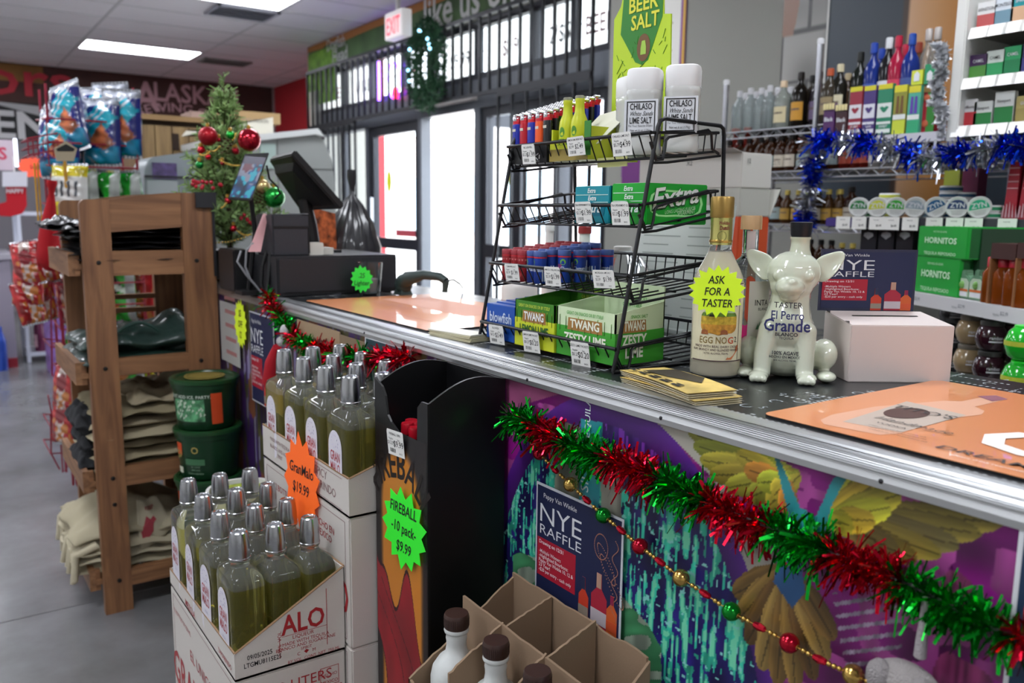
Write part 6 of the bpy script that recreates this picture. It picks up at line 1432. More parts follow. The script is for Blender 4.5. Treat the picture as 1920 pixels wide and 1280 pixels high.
# machines behind
gm=thing('lottery_machine','large light grey sloping vending cabinet behind the christmas tree and monitor','vending machine',(1.7,4.9,0))
G1=mat('#8d908e',.45);G2=mat('#c9cbca',.4)
pp=lambda px,py:at(px,py,'y',4.95)
pl4=[(p.x,p.z)for p in(pp(385,275),pp(470,266),pp(590,251),pp(607,262),pp(622,300),pp(628,345))]
P=pl4+[(pl4[-1][0]+.005,0),(pl4[0][0],0)]
MB().prism(P[::-1],(Vector((0,4.95,0)),X_,Z_),-.5).build('cabinet',G1,gm)
P=[(p.x,p.z)for p in(pp(385,272),pp(590,249),pp(600,246),pp(592,242),pp(470,258),pp(385,266))]
tp=[(p.x,p.z)for p in(pp(383,275),pp(590,252),pp(606,256),pp(594,241),pp(383,262))]
MB().prism(tp[::-1],(Vector((0,4.93,0)),X_,Z_),-.54).build('white_top',G2,gm)
m=MB();a,b=pp(520,262),pp(520,470);m.box((a.x-.003,4.946,b.z),(a.x,4.95,a.z));a,b=pp(528,313),pp(627,318);m.box((a.x,4.946,a.z-.002),(b.x,4.95,a.z));m.build('panel_seam',mat('#5d605f',.5),gm)
a,b=pp(586,340),pp(604,350);MB().box((a.x,4.942,b.z),(b.x,4.95,a.z)).build('red_sticker',mat('#c01a34',.5),gm)
a,b=pp(487,262),pp(520,300);MB().box((a.x,4.944,b.z-.05),(b.x-.01,4.95,a.z-.02)).build('window',mat('#9fb0aa',.2),gm)
a,b=pp(478,218),pp(540,250);wc_=thing('white_card','big white card lying upright on the grey cabinet','card',(1.6,4.8,b.z))
MB().hexa([(pp(372,262).x,5.2,b.z),(b.x,5.2,b.z),(b.x,5.21,b.z),(pp(372,262).x,5.21,b.z)],[(pp(362,248).x,5.2,pp(362,250).z),(b.x,5.2,a.z+.03),(b.x,5.21,a.z+.03),(pp(362,248).x,5.21,pp(362,250).z)]).build('sheet',mat('#cfcabb',.6),wc_)
m=MB();p=pp(520,224);m.txt('JUICE PASSION',(Vector((p.x-.05,5.198,p.z+.0)),X_,Z_),.03,'c',0,.8);m.build('lettering',mat('#7a7870',.6),wc_)
lm=thing('ticket_dispenser','rounded grey and clear ticket dispenser between the snack rack and the tree','dispenser',(.99,4.3,0))
pq=lambda px,py:at(px,py,'y',4.6)
a,b,c=pq(269,310),pq(352,285),pq(352,362)
m=MB();x0,x1=a.x,b.x;zt_=b.z;zb_=pq(300,400).z
P=[(x0,zb_),(x0,zt_-.14)]+[(x0+.06-.06*math.cos(t),zt_-.14+.11*math.sin(t))for t in np.linspace(.3,1.4,5)]+[(x1,zt_+.0),(x1+.12,zt_+.01),(x1+.14,zb_)]
m.prism(P[::-1],(Vector((0,4.6,0)),X_,Z_),-.3).build('body',mat('#8f979b',.3),lm,smooth=30)
MB().box((x0+.01,4.592,c.z-.02),(x1-.06,4.6,zt_-.15)).build('clear_window',mat('#a7adb0',.1),lm);MB().box((x0,4.59,(c.z+zt_)/2-.03),(x1+.13,4.599,(c.z+zt_)/2-.02)).build('dark_seam',DK2,lm)
MB().box((x0+.04,4.591,zt_-.14),(x1-.06,4.599,zt_-.06)).build('purple_label',mat('#5a4a78',.4,var=.5,vscale=30),lm)
MB().box((x0-.02,4.61,0),(x1+.13,4.88,zb_)).build('pedestal',mat('#3a3836',.6),lm)
cw=thing('wooden_cabinet','tall brown plank cabinet behind the ticket dispenser','cabinet',(1.35,5.7,0))
pc_=lambda px,py:at(px,py,'y',5.5);WD=wood('#6a5233','#8a7048','z',.6)
x0=pc_(247,230).x;x1=pc_(415,230).x;zt_=pc_(247,222).z;n=5
for i in range(n):MB().box((x0+.03+(x1-x0-.03)*i/n,5.5,.02),(x0+.03+(x1-x0-.03)*(i+1)/n-.006,5.52,zt_-.03)).build('plank',WD,cw)
MB().box((x0,5.48,0),(x0+.03,5.95,zt_)).build('corner_post',wood('#5a4024','#77582f','z',.6),cw);MB().box((x0,5.47,zt_),(x1+.02,6.0,zt_+.03)).build('top_board',wood('#6d5230','#8f7046','x',.6),cw)
MB().box((x0+.03,5.53,0),(x1,5.98,zt_)).build('carcass',mat('#3a2a1c',.8),cw)
a=pc_(322,250);MB().box((a.x,5.496,a.z-.1),(a.x+.04,5.5,a.z)).build('hand_hole',mat('#2a1c12',.9),cw)
a,b=pc_(365,205),pc_(445,235);bx2=thing('cardboard_box','pinkish flat cardboard box on the plank cabinet','box',(a.x+.2,5.7,zt_+.03))
MB().box((a.x,5.6,zt_+.03),(b.x,5.85,a.z)).build('carton',mat('#a48a80',.7),bx2);MB().box((b.x-.1,5.55,zt_+.03),(b.x+.3,5.9,zt_+.1)).build('lid',mat('#a88a60',.7),bx2)
# shelving behind the counter
CW=mat('#b4b5bb',.25,.9,'chrome_wire')
xf,xr=3.0,3.38;ym0,ym1=1.15,2.66
ms=thing('wire_shelving','chrome wire shelving full of liquor along the back wall','shelving',(3.2,1.9,0))
for(x,y)in((xf,2.165),(xr,ym1),(xf,1.2),(xr,1.2),(xf+.02,ym1)):
 MB().tube([(x,y,0),(x,y,2.0 if y>1.3 and y<2.2 else 1.9)],.0127,12).build('post',CW,ms,smooth=40)
 MB().lathe([(.014,0),(.014,.018),(.010,.022)],(x,y,1.9 if not(1.3<y<2.2)else 2.0),n=12).build('post_cap',mat('#d8d8dc',.3),ms)
SH=[1.685,1.505,1.285,1.07,.8,.45]
for z in SH:
 m=MB()
 for yy0,yy1 in((ym0,ym1),):
  for xx in(xf,xr):m.tube([(xx,yy0,z),(xx,yy1,z)],.004,5);m.tube([(xx,yy0,z-.028),(xx,yy1,z-.028)],.004,5)
  n=40
  for i in range(n):y=yy0+(yy1-yy0)*i/n;m.tube([(xf,y,z-.028),(xf,y+(yy1-yy0)/n,z)]if i%2 else[(xf,y,z),(xf,y+(yy1-yy0)/n,z-.028)],.003,4)
  for i in range(60):y=yy0+(yy1-yy0)*i/60;m.tube([(xf,y,z+.002),(xr,y,z+.002)],.0018,3)
 m.build('wire_shelf',CW,ms)
ordn=lambda i:('zeroth first second third fourth fifth sixth seventh eighth ninth tenth eleventh twelfth thirteenth fourteenth fifteenth sixteenth seventeenth eighteenth nineteenth twentieth').split()[min(i,20)]
BSETS={}
def bottle(key,glass,cap,r,h,label=None,liq=None,square=2,capmat=None,trans=.5,neck=.35,shoulder=.62):
 t=thing('liquor_bottle','','bottle',(0,0,0),world=False)
 MB().lathe([(r*.92,0),(r,h*.02),(r,h*shoulder),(r*.8,h*(shoulder+.08)),(r*neck,h*(shoulder+.18)),(r*neck*.9,h*.9)],n=16,p=square).build('glass_body',mat(glass,.12,trans=trans,ior=1.3),t,smooth=45)
 MB().lathe([(r*neck*1.15,h*.86),(r*neck*1.2,h*.88),(r*neck*1.15,h*.99),(r*neck*.9,h)],n=12).build('cap',mat(cap,.35),t,smooth=40)
 if label:
  f=cylm(r*1.03);m=MB();n=8;w_=r*1.05
  m.add([f(-w_+2*w_*i/n,v)for v in(h*.12,h*.45)for i in range(n+1)],[(i,i+1,n+2+i,n+1+i)for i in range(n)]);m.build('label',mat(label,.5),t)
  m=MB();m.add([f(-w_*.6+1.2*w_*i/n,v)for v in(h*.3,h*.34)for i in range(n+1)],[(i,i+1,n+2+i,n+1+i)for i in range(n)]);m.build('label_band',mat('#5a4a44',.5),t)
 return t
def put(key,loc,label,group,s=1,rz=0):
 args=key
 if key not in BSETS:o=BSETS[key]=bottle(key,*key);o.location=loc;o.rotation_euler.z=rz
 else:o=dup(BSETS[key],loc,rz)
 o['label']=label;o['group']=group;o.scale=(s,s,s);return o
sb2=lambda px,x,z:Vector((x,at(px,250,'x',x).y,z))
CL=('#cfd8d8','#c8c8cc',.033,.2,None,None,3,None,.8)
zt=SH[0]+.004
for k,px in enumerate((1384,1404,1424,1440)):put(CL,sb2(px,3.1,zt),'clear flask bottle on the top chrome shelf, %s from the left'%('first','second','third','fourth')[k],'clear bottles on the top chrome shelf',.95+.03*(k%2))
for k,px in enumerate((1395,1415,1435,1455,1478)):put(CL,sb2(px,3.25,zt),'clear bottle in the rear row of the top chrome shelf, %s from the left'%cn5[k],'clear bottles on the top chrome shelf',1.02)
put(('#bfc4bc','#d8c0a0',.036,.2,'#c9bd98',None,2,None,.7),sb2(1465,3.06,zt),'bottle with a cream label on the top chrome shelf','liquor on the top chrome shelf')
put(('#16120e','#1c1612',.034,.225,'#c08a2a',None,2,None,0),sb2(1496,3.06,zt),'dark bottle with orange and yellow label on the top chrome shelf','liquor on the top chrome shelf')
put(('#2a2620','#191818',.034,.22,'#8a7a6a',None,2,None,0),sb2(1518,3.14,zt),'dark brown bottle with tan label left of the chrome post','liquor on the top chrome shelf')
put(('#241f26','#14141a',.034,.22,'#6a5a7a',None,2,None,0),sb2(1530,3.08,zt),'dark bottle with lilac label just left of the chrome post','liquor on the top chrome shelf')
rb=[(1550,'#3a332a','#b05030','#8a7a5a',2.95,.2),(1568,'#1f1d18','#c9c0a0','#c9c2a4',2.97,.215),(1583,'#3a2a20','#b0a080',None,3.1,.2),(1604,'#161a16','#101412','#7a7a70',2.98,.25),(1628,'#1c2f78','#1e3f9c','#2c4a9c',2.98,.275),(1642,'#1c2f78','#1e3f9c','#c9ccd4',3.1,.275),(1655,'#1a1a1e','#cfd2d6','#c9ccd2',2.98,.285),(1672,'#9c1f3c','#b01e3c','#c83a54',2.98,.285),(1686,'#a02440','#b01e3c','#c83a54',3.12,.28),(1697,'#1c2f78','#22489c','#39508c',2.98,.285),(1710,'#5a3a24','#8a3a2a','#a08a5a',3.12,.28)]
for k,(px,g,c,l,x,h)in enumerate(rb):put((g,c,.032,h,l,None,2,None,.1),sb2(px,x,zt),'%s-capped bottle behind the tobacco packs, %s from the chrome post'%({'#b0':'orange','#c9':'cream','#10':'black','#1e':'blue','#cf':'silver','#b01':'red','#22':'bright blue','#8a':'dark red'}.get(c[:3],'red'),('first','second','third','fourth','fifth','sixth','seventh','eighth','ninth','tenth','eleventh')[k]),'liquor on the top chrome shelf')
for k,px in enumerate((1727,1743)):put(('#c9c2b8','#a8a09c',.03,.30,'#c4a0a0',None,2,None,.75,.35),sb2(px,3.02,zt),'%s tall clear decanter bottle above the green packs'%('left','right')[k],'liquor on the top chrome shelf')
AMB=[('#3a1e0e','#17130f',.03,.15,'#b9b0a0',None,2,None,.3),('#3a2010','#0f0f10',.03,.15,'#8a9a9a',None,2,None,.2),('#6a2018','#c04a30',.03,.16,'#b04a34',None,2,None,.3),('#b9b6b2','#a8a8aa',.03,.15,'#d0cdca',None,2,None,.5),('#4a3018','#c8b25a',.028,.14,'#a8843a',None,2,None,.3),('#3f2c18','#a9c02a',.028,.14,'#b9b0a0',None,2,None,.3)]
k=0;rr=random.Random(6)
for z,nm,a0,a1,kk in((SH[1],'second',1365,1760,(0,1,0,1,1,2,3,3,5)),(SH[2],'third',1400,1620,(4,1,4,5,4,0))):
 px=a0;i=0
 while px<a1:
  col=kk[min(len(kk)-1,int((px-a0)/(a1-a0)*len(kk)))]
  for rw,x in enumerate((3.05,3.17)):
   if rw and px%3==0:continue
   put(AMB[col],Vector((x+rr.uniform(-.01,.01),at(px,300,'x',x).y,z+.004)),'%s bottle, %s chrome shelf, %s row, %s from the left'%(('amber','dark brown','red','clear','gold capped','lime capped')[col],nm,('front','rear')[rw],ordn(i+1)),'small bottles on the %s chrome shelf'%nm,1.0)
  px+=20;i+=1
z=SH[3]
for i in range(13):
 px=1500+i*20
 put(AMB[rr.choice((0,1,1,4))],Vector((3.08,at(px,450,'x',3.08).y,z+.004)),'dim bottle on the lower chrome shelf, %s from the left'%ordn(i+1),'small bottles on the lower chrome shelf')
for i in range(7):put(AMB[2 if i<2 else 1],Vector((3.10,at(1378+22*i,300,'x',3.1).y,SH[1]+.01)),'%s bottle behind the white carton, %s from the left'%('red capped' if i<2 else 'dark capped',ordn(i+1)),'bottles behind the white carton',1.25)
# tobacco pack displays on the shelf front
def packs(xp):
 spec=[(1541,1563,196,252,'#4c1f5a','#d8cc98','purple pouch with a cream fringe'),(1564,1587,196,250,'#3a1820','#d8cc98','dark maroon pouch with a cream fringe'),(1588,1613,164,251,'#8a2034','#cfcfd4','red and white cigarillo pack'),(1614,1638,162,251,'#43306e','#cfcfd8','purple and white cigarillo pack'),(1640,1669,160,252,'#1f7a5a','#d2d8d4','green and white cigarillo pack'),(1670,1696,161,251,'#8a8a34','#d0c832','olive pack with a yellow top'),(1697,1722,160,249,'#4aa58a','#d8dcd8','mint green pack with a yellow top')]
 for k,(a,b,t0,t1,c1,c2,nm)in enumerate(spec):
  A=at(a,t1,'x',xp);B=at(b,t1,'x',xp);T=at(a,t0,'x',xp);w_=A.y-B.y;h=T.z-A.z;zb=at((a+b)/2,251,'x',xp).z
  t=thing('tobacco_pack',nm+' hanging on the front of the chrome shelf','tobacco pack',(xp,(A.y+B.y)/2,zb),group='tobacco packs on the shelf front')
  O=Vector((xp,A.y,zb));MB().box((xp,B.y+.002,zb),(xp+.02,A.y-.002,zb+h)).build('pack',mat(c1,.35),t,bevel=.001)
  if k<2:
   for q in range(4):MB().tube([(xp-.004,A.y-w_*(.14+.24*q),zb+h*.8),(xp-.004,A.y-w_*(.14+.24*q),zb+h)],w_*.1,6).build('cream_roll',mat(c2,.6),t)
   m=MB();m.txt('Black',(O-X_*.001+NY*w_*.5+Z_*h*.42,NY,Z_),w_*.42,'c',.02,.8);m.build('lettering',WHP,t)
  elif k<5:
   for z0,z1,cc,nn_ in((.33,.62,c2,'window_print'),(.02,.1,c2,'stripe_print'),(.2,.25,c2,'stripe_print'),(.9,1.0,'#c9c02c','yellow_header')):MB().prism([(0.003,z0*h),(w_-.003,z0*h),(w_-.003,z1*h),(.003,z1*h)],(O,NY,Z_),.0008).build(nn_,mat(cc,.5),t)
   m=MB();m.prism([(w_*.5+.3*w_*a_,h*(.5+.06*b_))for a_,b_ in((-1,.6),(-.4,1),(0,.5),(.4,1),(1,.6),(.4,-.8),(0,-1.2),(-.4,-.8))],(O-X_*.001,NY,Z_),.0004);m.build('emblem',mat(c1,.5),t)
   m=MB();m.txt('GRAPE' if k==3 else 'SWEET',(O-X_*.001+NY*w_*.5+Z_*h*.13,NY,Z_),w_*.2,'c',.01,.9);m.build('lettering',WHP,t)
  else:
   for z0,z1,cc,nn_ in((.86,1.0,'#d0c832','yellow_header'),(.3,.4,'#d8dcd8','band_print'),(.0,.28,'#bcc83a' if k==5 else '#2f9c6c','base_print')):MB().prism([(0.003,z0*h),(w_-.003,z0*h),(w_-.003,z1*h),(.003,z1*h)],(O,NY,Z_),.0008).build(nn_,mat(cc,.5),t)
   for q in(.35,.65):MB().prism([(w_*q-.006,.42*h),(w_*q+.006,.42*h),(w_*q+.004,.78*h),(w_*q-.004,.78*h)],(O-X_*.0008,NY,Z_),.0006).build('cigar_print',mat('#6a4a2a' if k==5 else '#5a3aa0',.5),t)
packs(2.88)
for a,b,t0,t1,c,nm in((1723,1757,160,250,'#9c1f2e','red and green match box carton'),(1708,1731,130,160,'#c9cf3a','yellow pack standing on the tobacco packs'),(1732,1757,118,158,'#1f8a5c','green pack beside the yellow pack')):
 A=at(a,t1,'x',2.9);B=at(b,t0,'x',2.9);t=thing('tobacco_box',nm,'box',(2.9,(A.y+B.y)/2,min(A.z,B.z)),group='upper tobacco boxes')
 MB().box((2.9,B.y,A.z),(2.95,A.y,B.z)).build('carton',mat(c,.4),t)
 if a==1723:
  MB().box((2.897,B.y-.001,A.z),(2.9,B.y+(A.y-B.y)*.55,B.z-.02)).build('green_side',mat('#2c7a2a',.4),t);MB().box((2.896,B.y,B.z-.02),(2.9,A.y,B.z)).build('tan_strip',mat('#8a6a3a',.6),t)
  for q in(.2,.75):MB().ell((2.897,A.y-.02,A.z+(B.z-A.z)*q),(.003,.012,.012),10).build('flame_emblem',mat('#b85a3a',.5),t)
 else:m=MB();m.prism([(.01,.012),(.03,.012),(.03,.035),(.02,.045),(.01,.035)],(Vector((2.899,A.y,A.z)),NY,Z_),.001);m.build('white_print',WHP,t)
MB().box((2.86,at(1772,265,'x',2.87).y,at(1640,269,'x',2.87).z-.006),(2.9,at(1630,255,'x',2.87).y,at(1640,255,'x',2.87).z)).build('shelf_strip',mat('#c3c2cc',.5),label='long white price strip under the tobacco packs',cat='price strip')
# cigarette rack, upper right
XQ=2.65;q_=lambda px,py:at(px,py,'x',XQ)
yl=q_(1785,150).y;yr=.35;zb=q_(1800,247).z-.03
cr=thing('cigarette_rack','white overhead cigarette rack with three shelves, upper right','display rack',(XQ,(yl+yr)/2,zb))
for q in((yl-.03,yl+.005),(yr,yr+.03)):MB().box((XQ,q[0],zb),(XQ+.3,q[1],2.35)).build('side_panel',mat('#d4d4d0',.5),cr,bevel=.004)
MB().box((XQ+.28,yr,zb),(XQ+.3,yl-.03,2.35)).build('rear_panel',mat('#6a6a68',.7),cr)
MB().box((XQ-.005,yr,zb-.03),(XQ+.3,yl+.02,zb)).build('bottom_rail',mat('#77767f',.4),cr)
lev=[(q_(1800,238).z,'bottom'),(q_(1800,150).z,'middle'),(q_(1800,58).z,'top')]
for z,nm in lev:
 MB().box((XQ+.02,yr+.03,z-.012),(XQ+.28,yl-.03,z)).build('shelf',mat('#8f8f88',.5),cr)
packspec={'bottom':[(1800,'#d4d4d4','#b02a34',.085,'Marlboro'),(1828,'#d8dcd8','#1d7a3a',.075,'Newport'),(1867,'#d8dcd8','#1d7a3a',.098,'Newport'),(1908,'#b0a060','#a09050',.08,'GOLD')],'middle':[(1812,'#3a1a4a','#4c8a3a',.075,'CAMEL'),(1843,'#cdd8d0','#2f9a5c',.08,'CAMEL'),(1875,'#1f9a5c','#1a7a4a',.085,'CAMEL'),(1907,'#2a2a5a','#3a3a7a',.085,'CAMEL')],'top':[(1818,'#d4d4d4','#b05050',.08,'WINSTON'),(1850,'#c9d0d8','#6a8a9a',.085,'MONTEGO'),(1880,'#1f8a90','#c8a080',.09,'SPIRIT'),(1912,'#2a3a8a','#888888',.09,'BLUE')]}
for z,nm in lev:
 for k,(px,c1,c2,h,tx)in enumerate(packspec[nm]):
  y=q_(px+4,200).y
  t=thing('cigarette_pack','%s pack, %s shelf of the cigarette rack, %s from the left'%({'#d4d4d4':'white and red','#d8dcd8':'white and green','#b0a060':'gold','#3a1a4a':'dark purple','#cdd8d0':'white and mint','#1f9a5c':'bright green','#2a2a5a':'navy','#c9d0d8':'white and blue','#1f8a90':'teal','#2a3a8a':'blue'}[c1],nm,('first','second','third','fourth')[k]),'cigarette pack',(XQ+.04,y,z),group='cigarette packs in the white rack')
  MB().box((XQ+.035,y-.028,z),(XQ+.058,y+.027,z+h)).build('pack',mat(c1,.35),t,bevel=.001)
  MB().box((XQ+.034,y-.027,z),(XQ+.0352,y+.026,z+h*.55)).build('lower_print',mat(c2,.4),t)
  m=MB();m.txt(tx,(Vector((XQ+.0335,y,z+h*.68)),NY,Z_),.013,'c',.005,.8);m.build('lettering',INK if c1[1]in 'cd' else WHP,t)
  t=thing('shelf_tag','white tag under the %s pack of the %s cigarette shelf'%(('first','second','third','fourth')[k],nm),'price tag',(XQ,y,z),group='tags on the cigarette rack')
  MB().hexa([(XQ-.006,y-.03,z-.030),(XQ-.004,y-.03,z-.030),(XQ-.004,y+.028,z-.030),(XQ-.006,y+.028,z-.030)],[(XQ+.008,y-.03,z+.004),(XQ+.01,y-.03,z+.004),(XQ+.01,y+.028,z+.004),(XQ+.008,y+.028,z+.004)]).build('tag_sheet',PAPER,t)
# pouch can shelf
ZS=1.318;ysl=at(1560,410,'x',XQ).y+.02;ysr=.3
zs=thing('can_shelf','dark edged shelf carrying round white pouch cans and price tags','shelf',(XQ+.2,(ysl+ysr)/2,0))
MB().box((XQ-.0,ysr,ZS-.035),(XQ+.34,ysl,ZS)).build('shelf_board',mat('#3c3b44',.4),zs,bevel=.003)
for q in(ysl-.5,.6):MB().box((XQ+.3,q,0),(XQ+.34,q+.04,zb)).build('upright',mat('#9a98a6',.35,.6),zs)
MB().box((XQ+.33,.3,.3),(XQ+.35,ysl-.55,1.28)).build('rear_panel',mat('#7a7770',.8),zs)
MB().box((XQ-.006,at(1620,410,'x',XQ).y,ZS-.032),(XQ-.001,ysl,ZS-.004)).build('purple_strip',mat('#3d2a78',.5),zs)
cans=[(1613,'#1d7a3a',0,32),(1648,'#c9cf3a',-.1,32),(1682,'#2fa52f',.05,36),(1718,'#9aa9b4',.1,37),(1757,'#1b5a8a',-.5,39),(1797,'#1d3a6a',.0,40),(1838,'#1fa57a',-.2,41)]
cnm=('dark green','yellow','bright green','pale grey','blue tilted','navy','mint green')
can=thing('pouch_can','round white pouch can','can',(0,0,0),group='round pouch cans standing on edge',world=False)
def mkcan(col,rot,tx='ZYN'):
 t=thing('pouch_can','','can',(0,0,0),group='round pouch cans standing on edge',world=False);r=.034
 RX=Matrix.Rotation(-math.pi/2,4,'Y')
 m=MB();m.lathe([(r-.002,0),(r,.003),(r,.017),(r-.003,.02),(r-.005,.019),(.001,.0185)],n=36);m.v=[tuple(RX@Vector(v))for v in m.v];m.build('can',mat('#d8dad8',.35),t,smooth=40)
 cr_,sr_=math.cos(rot),math.sin(rot);U=Vector((0,-cr_,-sr_));Vq=Vector((0,-sr_*-1*-1,cr_));Vq=(-X_).cross(U)*1;Vq=Vq if Vq.z>0 else-Vq
 O=Vector((-.0195,0,0));P=[(.0285*math.cos(a),-.005+.0285*math.sin(a))for a in np.linspace(.0,math.pi,14)]
 m=MB();m.prism(P,(O,U,Vq),.0006);m.build('coloured_half',mat(col,.4),t)
 m=MB();m.txt(tx,(O-X_*.001+Vq*-.001,U,Vq),.022,'c',.02,fw=.042,lift=0);m.build('lettering',WHP,t)
 m=MB();
 for i in range(3):m.prism([(-.018+.002*i,-.012-.005*i),(.018-.002*i,-.012-.005*i),(.018-.002*i,-.0105-.005*i),(-.018+.002*i,-.0105-.005*i)],(O-X_*.0002,U,Vq),.0004)
 m.build('fine_print',mat('#a8aaa8',.5),t);return t
bpy.data.objects.remove(can)
for k,(px,col,rot,d)in enumerate(cans):
 p=at(px,384,'x',XQ+.03);t=mkcan(col,rot);t.location=(XQ+.03,p.y,ZS+.0345);t.rotation_euler=(0,0,.35)
 t['label']=cnm[k]+' and white round pouch can standing on edge on the dark shelf'
flatc=None
def stackcan(px,n,x,col,nm):
 global flatc
 y=at(px,370,'x',x).y
 for i in range(n):
  t=thing('pouch_can','%s pouch can lying flat %s, %s from the bottom'%(nm[0],nm[1],ordn(i+1)),'can',(x,y,ZS+.021*i),group='flat stacked pouch cans')
  MB().lathe([(.032,0),(.034,.002),(.034,.018),(.032,.0205)],(x,y,ZS+.021*i),n=28).build('can',mat('#d3d5d4',.35),t,smooth=40)
  MB().lathe([(.0342,.005),(.0342,.015)],(x,y,ZS+.021*i),n=28,cap=False).build('colour_band',mat(col,.4),t)
stackcan(1628,2,XQ+.11,'#2a6a3a',('green banded','behind the dark green can'));stackcan(1668,4,XQ+.12,'#c9cf4a',('yellow banded','behind the yellow can'));stackcan(1730,2,XQ+.12,'#7a93a5',('grey banded','behind the pale can'))
stackcan(1782,5,XQ+.10,'#1b4a6a',('blue banded','tallest, in the middle'));stackcan(1808,4,XQ+.12,'#1b4a6a',('blue banded','right of the tallest'));stackcan(1860,2,XQ+.06,'#1f8a5a',('green banded','right of the mint can'))
for k,px in enumerate((1581,1611,1644,1672,1707,1752,1790,1826,1889)):
 y=at(px,410,'x',XQ-.01).y;t=thing('shelf_tag','white price tag on the can shelf edge, %s from the left'%('first','second','third','fourth','fifth','sixth','seventh','eighth','ninth')[k],'price tag',(XQ-.01,y,ZS-.036),group='tags on the can shelf edge')
 MB().box((XQ-.012,y-.028,ZS-.04),(XQ-.010,y+.026,ZS+.002)).build('tag_sheet',PAPER,t)
 m=MB();m.txt('$6.49',(Vector((XQ-.0125,y-.01,ZS-.03)),NY,Z_),.011,'c',.004,.8);m.txt('POUCHES',(Vector((XQ-.0125,y,ZS-.010)),NY,Z_),.005,'c',0,.9);m.build('print',INK,t)
for k,(a,b)in enumerate(((1880,1906),(1908,1940))):
 A=at(a,402,'x',XQ+.05);B=at(b,402,'x',XQ+.05);h=at(a,295,'x',XQ+.05).z-ZS
 t=thing('gift_box',('left','right')[k]+' tall red bottle gift box with a pale crest at the right edge','box',(XQ+.08,(A.y+B.y)/2,ZS),group='tall red gift boxes')
 MB().hexa([(XQ+.05,B.y+.003,ZS),(XQ+.13,B.y+.003,ZS),(XQ+.13,A.y,ZS),(XQ+.05,A.y,ZS)],[(XQ+.06,B.y+.008,ZS+h),(XQ+.12,B.y+.008,ZS+h),(XQ+.12,A.y-.005,ZS+h),(XQ+.06,A.y-.005,ZS+h)]).build('carton',mat('#a8132c',.35),t)
 c=Vector((XQ+.0485,(A.y+B.y)/2,ZS+.035));m=MB()
 for i in range(5):m.prism([(-.024+.01*i,-.03),(-.018+.01*i,-.03),(-.0165+.008*i,.012-.004*abs(i-2)),(-.02+.009*i,.018-.006*abs(i-2))],(c,NY,Z_),.0008)
 m.build('crest',mat('#cfa0aa',.5),t)
 m=MB();
 for i in range(5):m.prism([(-.016,.0),(.016,.0),(.016,.004),(-.016,.004)],(Vector((XQ+.053,c.y,ZS+.09+.02*i)),NY,Z_),.001)
 m.build('print_lines',mat('#cf8a96',.5),t)
for k,(a,b,t0,c)in enumerate(((1766,1795,320,'#9aa33a'),(1800,1830,316,'#6a1f44'))):
 A=at(a,380,'x',XQ+.24);B=at(b,380,'x',XQ+.24);MB().box((XQ+.24,B.y,ZS),(XQ+.30,A.y,at(a,t0,'x',XQ+.24).z)).build('carton_box',mat(c,.5),label=('olive','plum')[k]+' carton behind the stacked pouch cans',cat='box')
# boxes hanging below the can shelf
for k,(a,b)in enumerate(((1612,1643),(1645,1676),(1679,1712))):
 A=at(a,460,'x',XQ+.04);B=at(b,460,'x',XQ+.04);zt2=at(a,428,'x',XQ+.04).z
 t=thing('whiskey_box','small black gift box with white crest, %s of three behind the ballot header'%('left','middle','right')[k],'box',(XQ+.08,(A.y+B.y)/2,A.z-.08),group='three small black gift boxes')
 MB().box((XQ+.04,B.y+.002,A.z-.08),(XQ+.12,A.y-.002,zt2)).build('carton',mat('#1d1e26',.4),t)
 c=Vector((XQ+.039,(A.y+B.y)/2,(A.z+zt2)/2+.004));m=MB();m.prism([(-.018,.0),(-.016,.010),(0,.014),(.016,.010),(.018,0),(.008,-.006),(0,-.012),(-.008,-.006)],(c,NY,Z_),.0006);m.build('crest',mat('#b9bbc2',.5),t)
bs=thing('lower_shelf','black shelf carrying the small black gift boxes','shelf',(XQ+.15,1.6,1.1));a=at(1612,462,'x',XQ+.04)
MB().box((XQ+.03,at(1712,462,'x',XQ+.04).y-.02,a.z-.095),(XQ+.33,a.y+.03,a.z-.08)).build('board',mat('#1c1c20',.5),bs)
g0=at(1712,546,'z',1.09);g1=at(1920,580,'z',1.09);ge=(g1-g0).normalized();gn=Z_.cross(ge)*1.0;gn=gn if gn.x>0 else-gn
gd=thing('gondola_shelf','white metal gondola shelf with price rail at the right','shelf',g0)
def gbox(a,b,d0,d1,z0,z1,nm,mm,par=gd,bevel=0):
 p=[g0+ge*a+gn*d0,g0+ge*b+gn*d0,g0+ge*b+gn*d1,g0+ge*a+gn*d1];return MB().hexa([Vector((q.x,q.y,z0))for q in p],[Vector((q.x,q.y,z1))for q in p]).build(nm,mm,par,bevel=bevel)
gbox(-.25,1.1,0,.36,1.055,1.088,'shelf_board',mat('#cfcfcf',.4));gbox(-.25,1.1,-.006,0,1.05,1.09,'price_rail',mat('#d6d6d8',.3))
gbox(-.25,1.1,.36,.38,0,1.24,'rear_panel',mat('#8a7a74',.7));gbox(-.25,1.1,-.02,.36,.76,.79,'shelf_board',mat('#b9b9b9',.4));gbox(-.25,1.1,-.04,.36,.0,.12,'plinth',mat('#77777a',.5))
m=MB()
for d in(.02,.24,.42):m.txt('$22.99',(g0+ge*d-gn*.0065+Z_*(1.066-1.09),ge,Z_),.014,'l',0,.8);m.txt('TEQUILA',(g0+ge*(d-.03)-gn*.0065+Z_*(1.062-1.09),ge,Z_),.008,'l',0,.8)
m.build('rail_print',mat('#6a6f78',.6),gd)
def galong(px,py=520,d=.01):
 """distance along the gondola of a pixel at depth d behind its edge"""
 best=min(np.arange(-.3,1.1,.002),key=lambda s:abs(proj(g0+ge*float(s)+gn*d)[0]-px));return float(best)
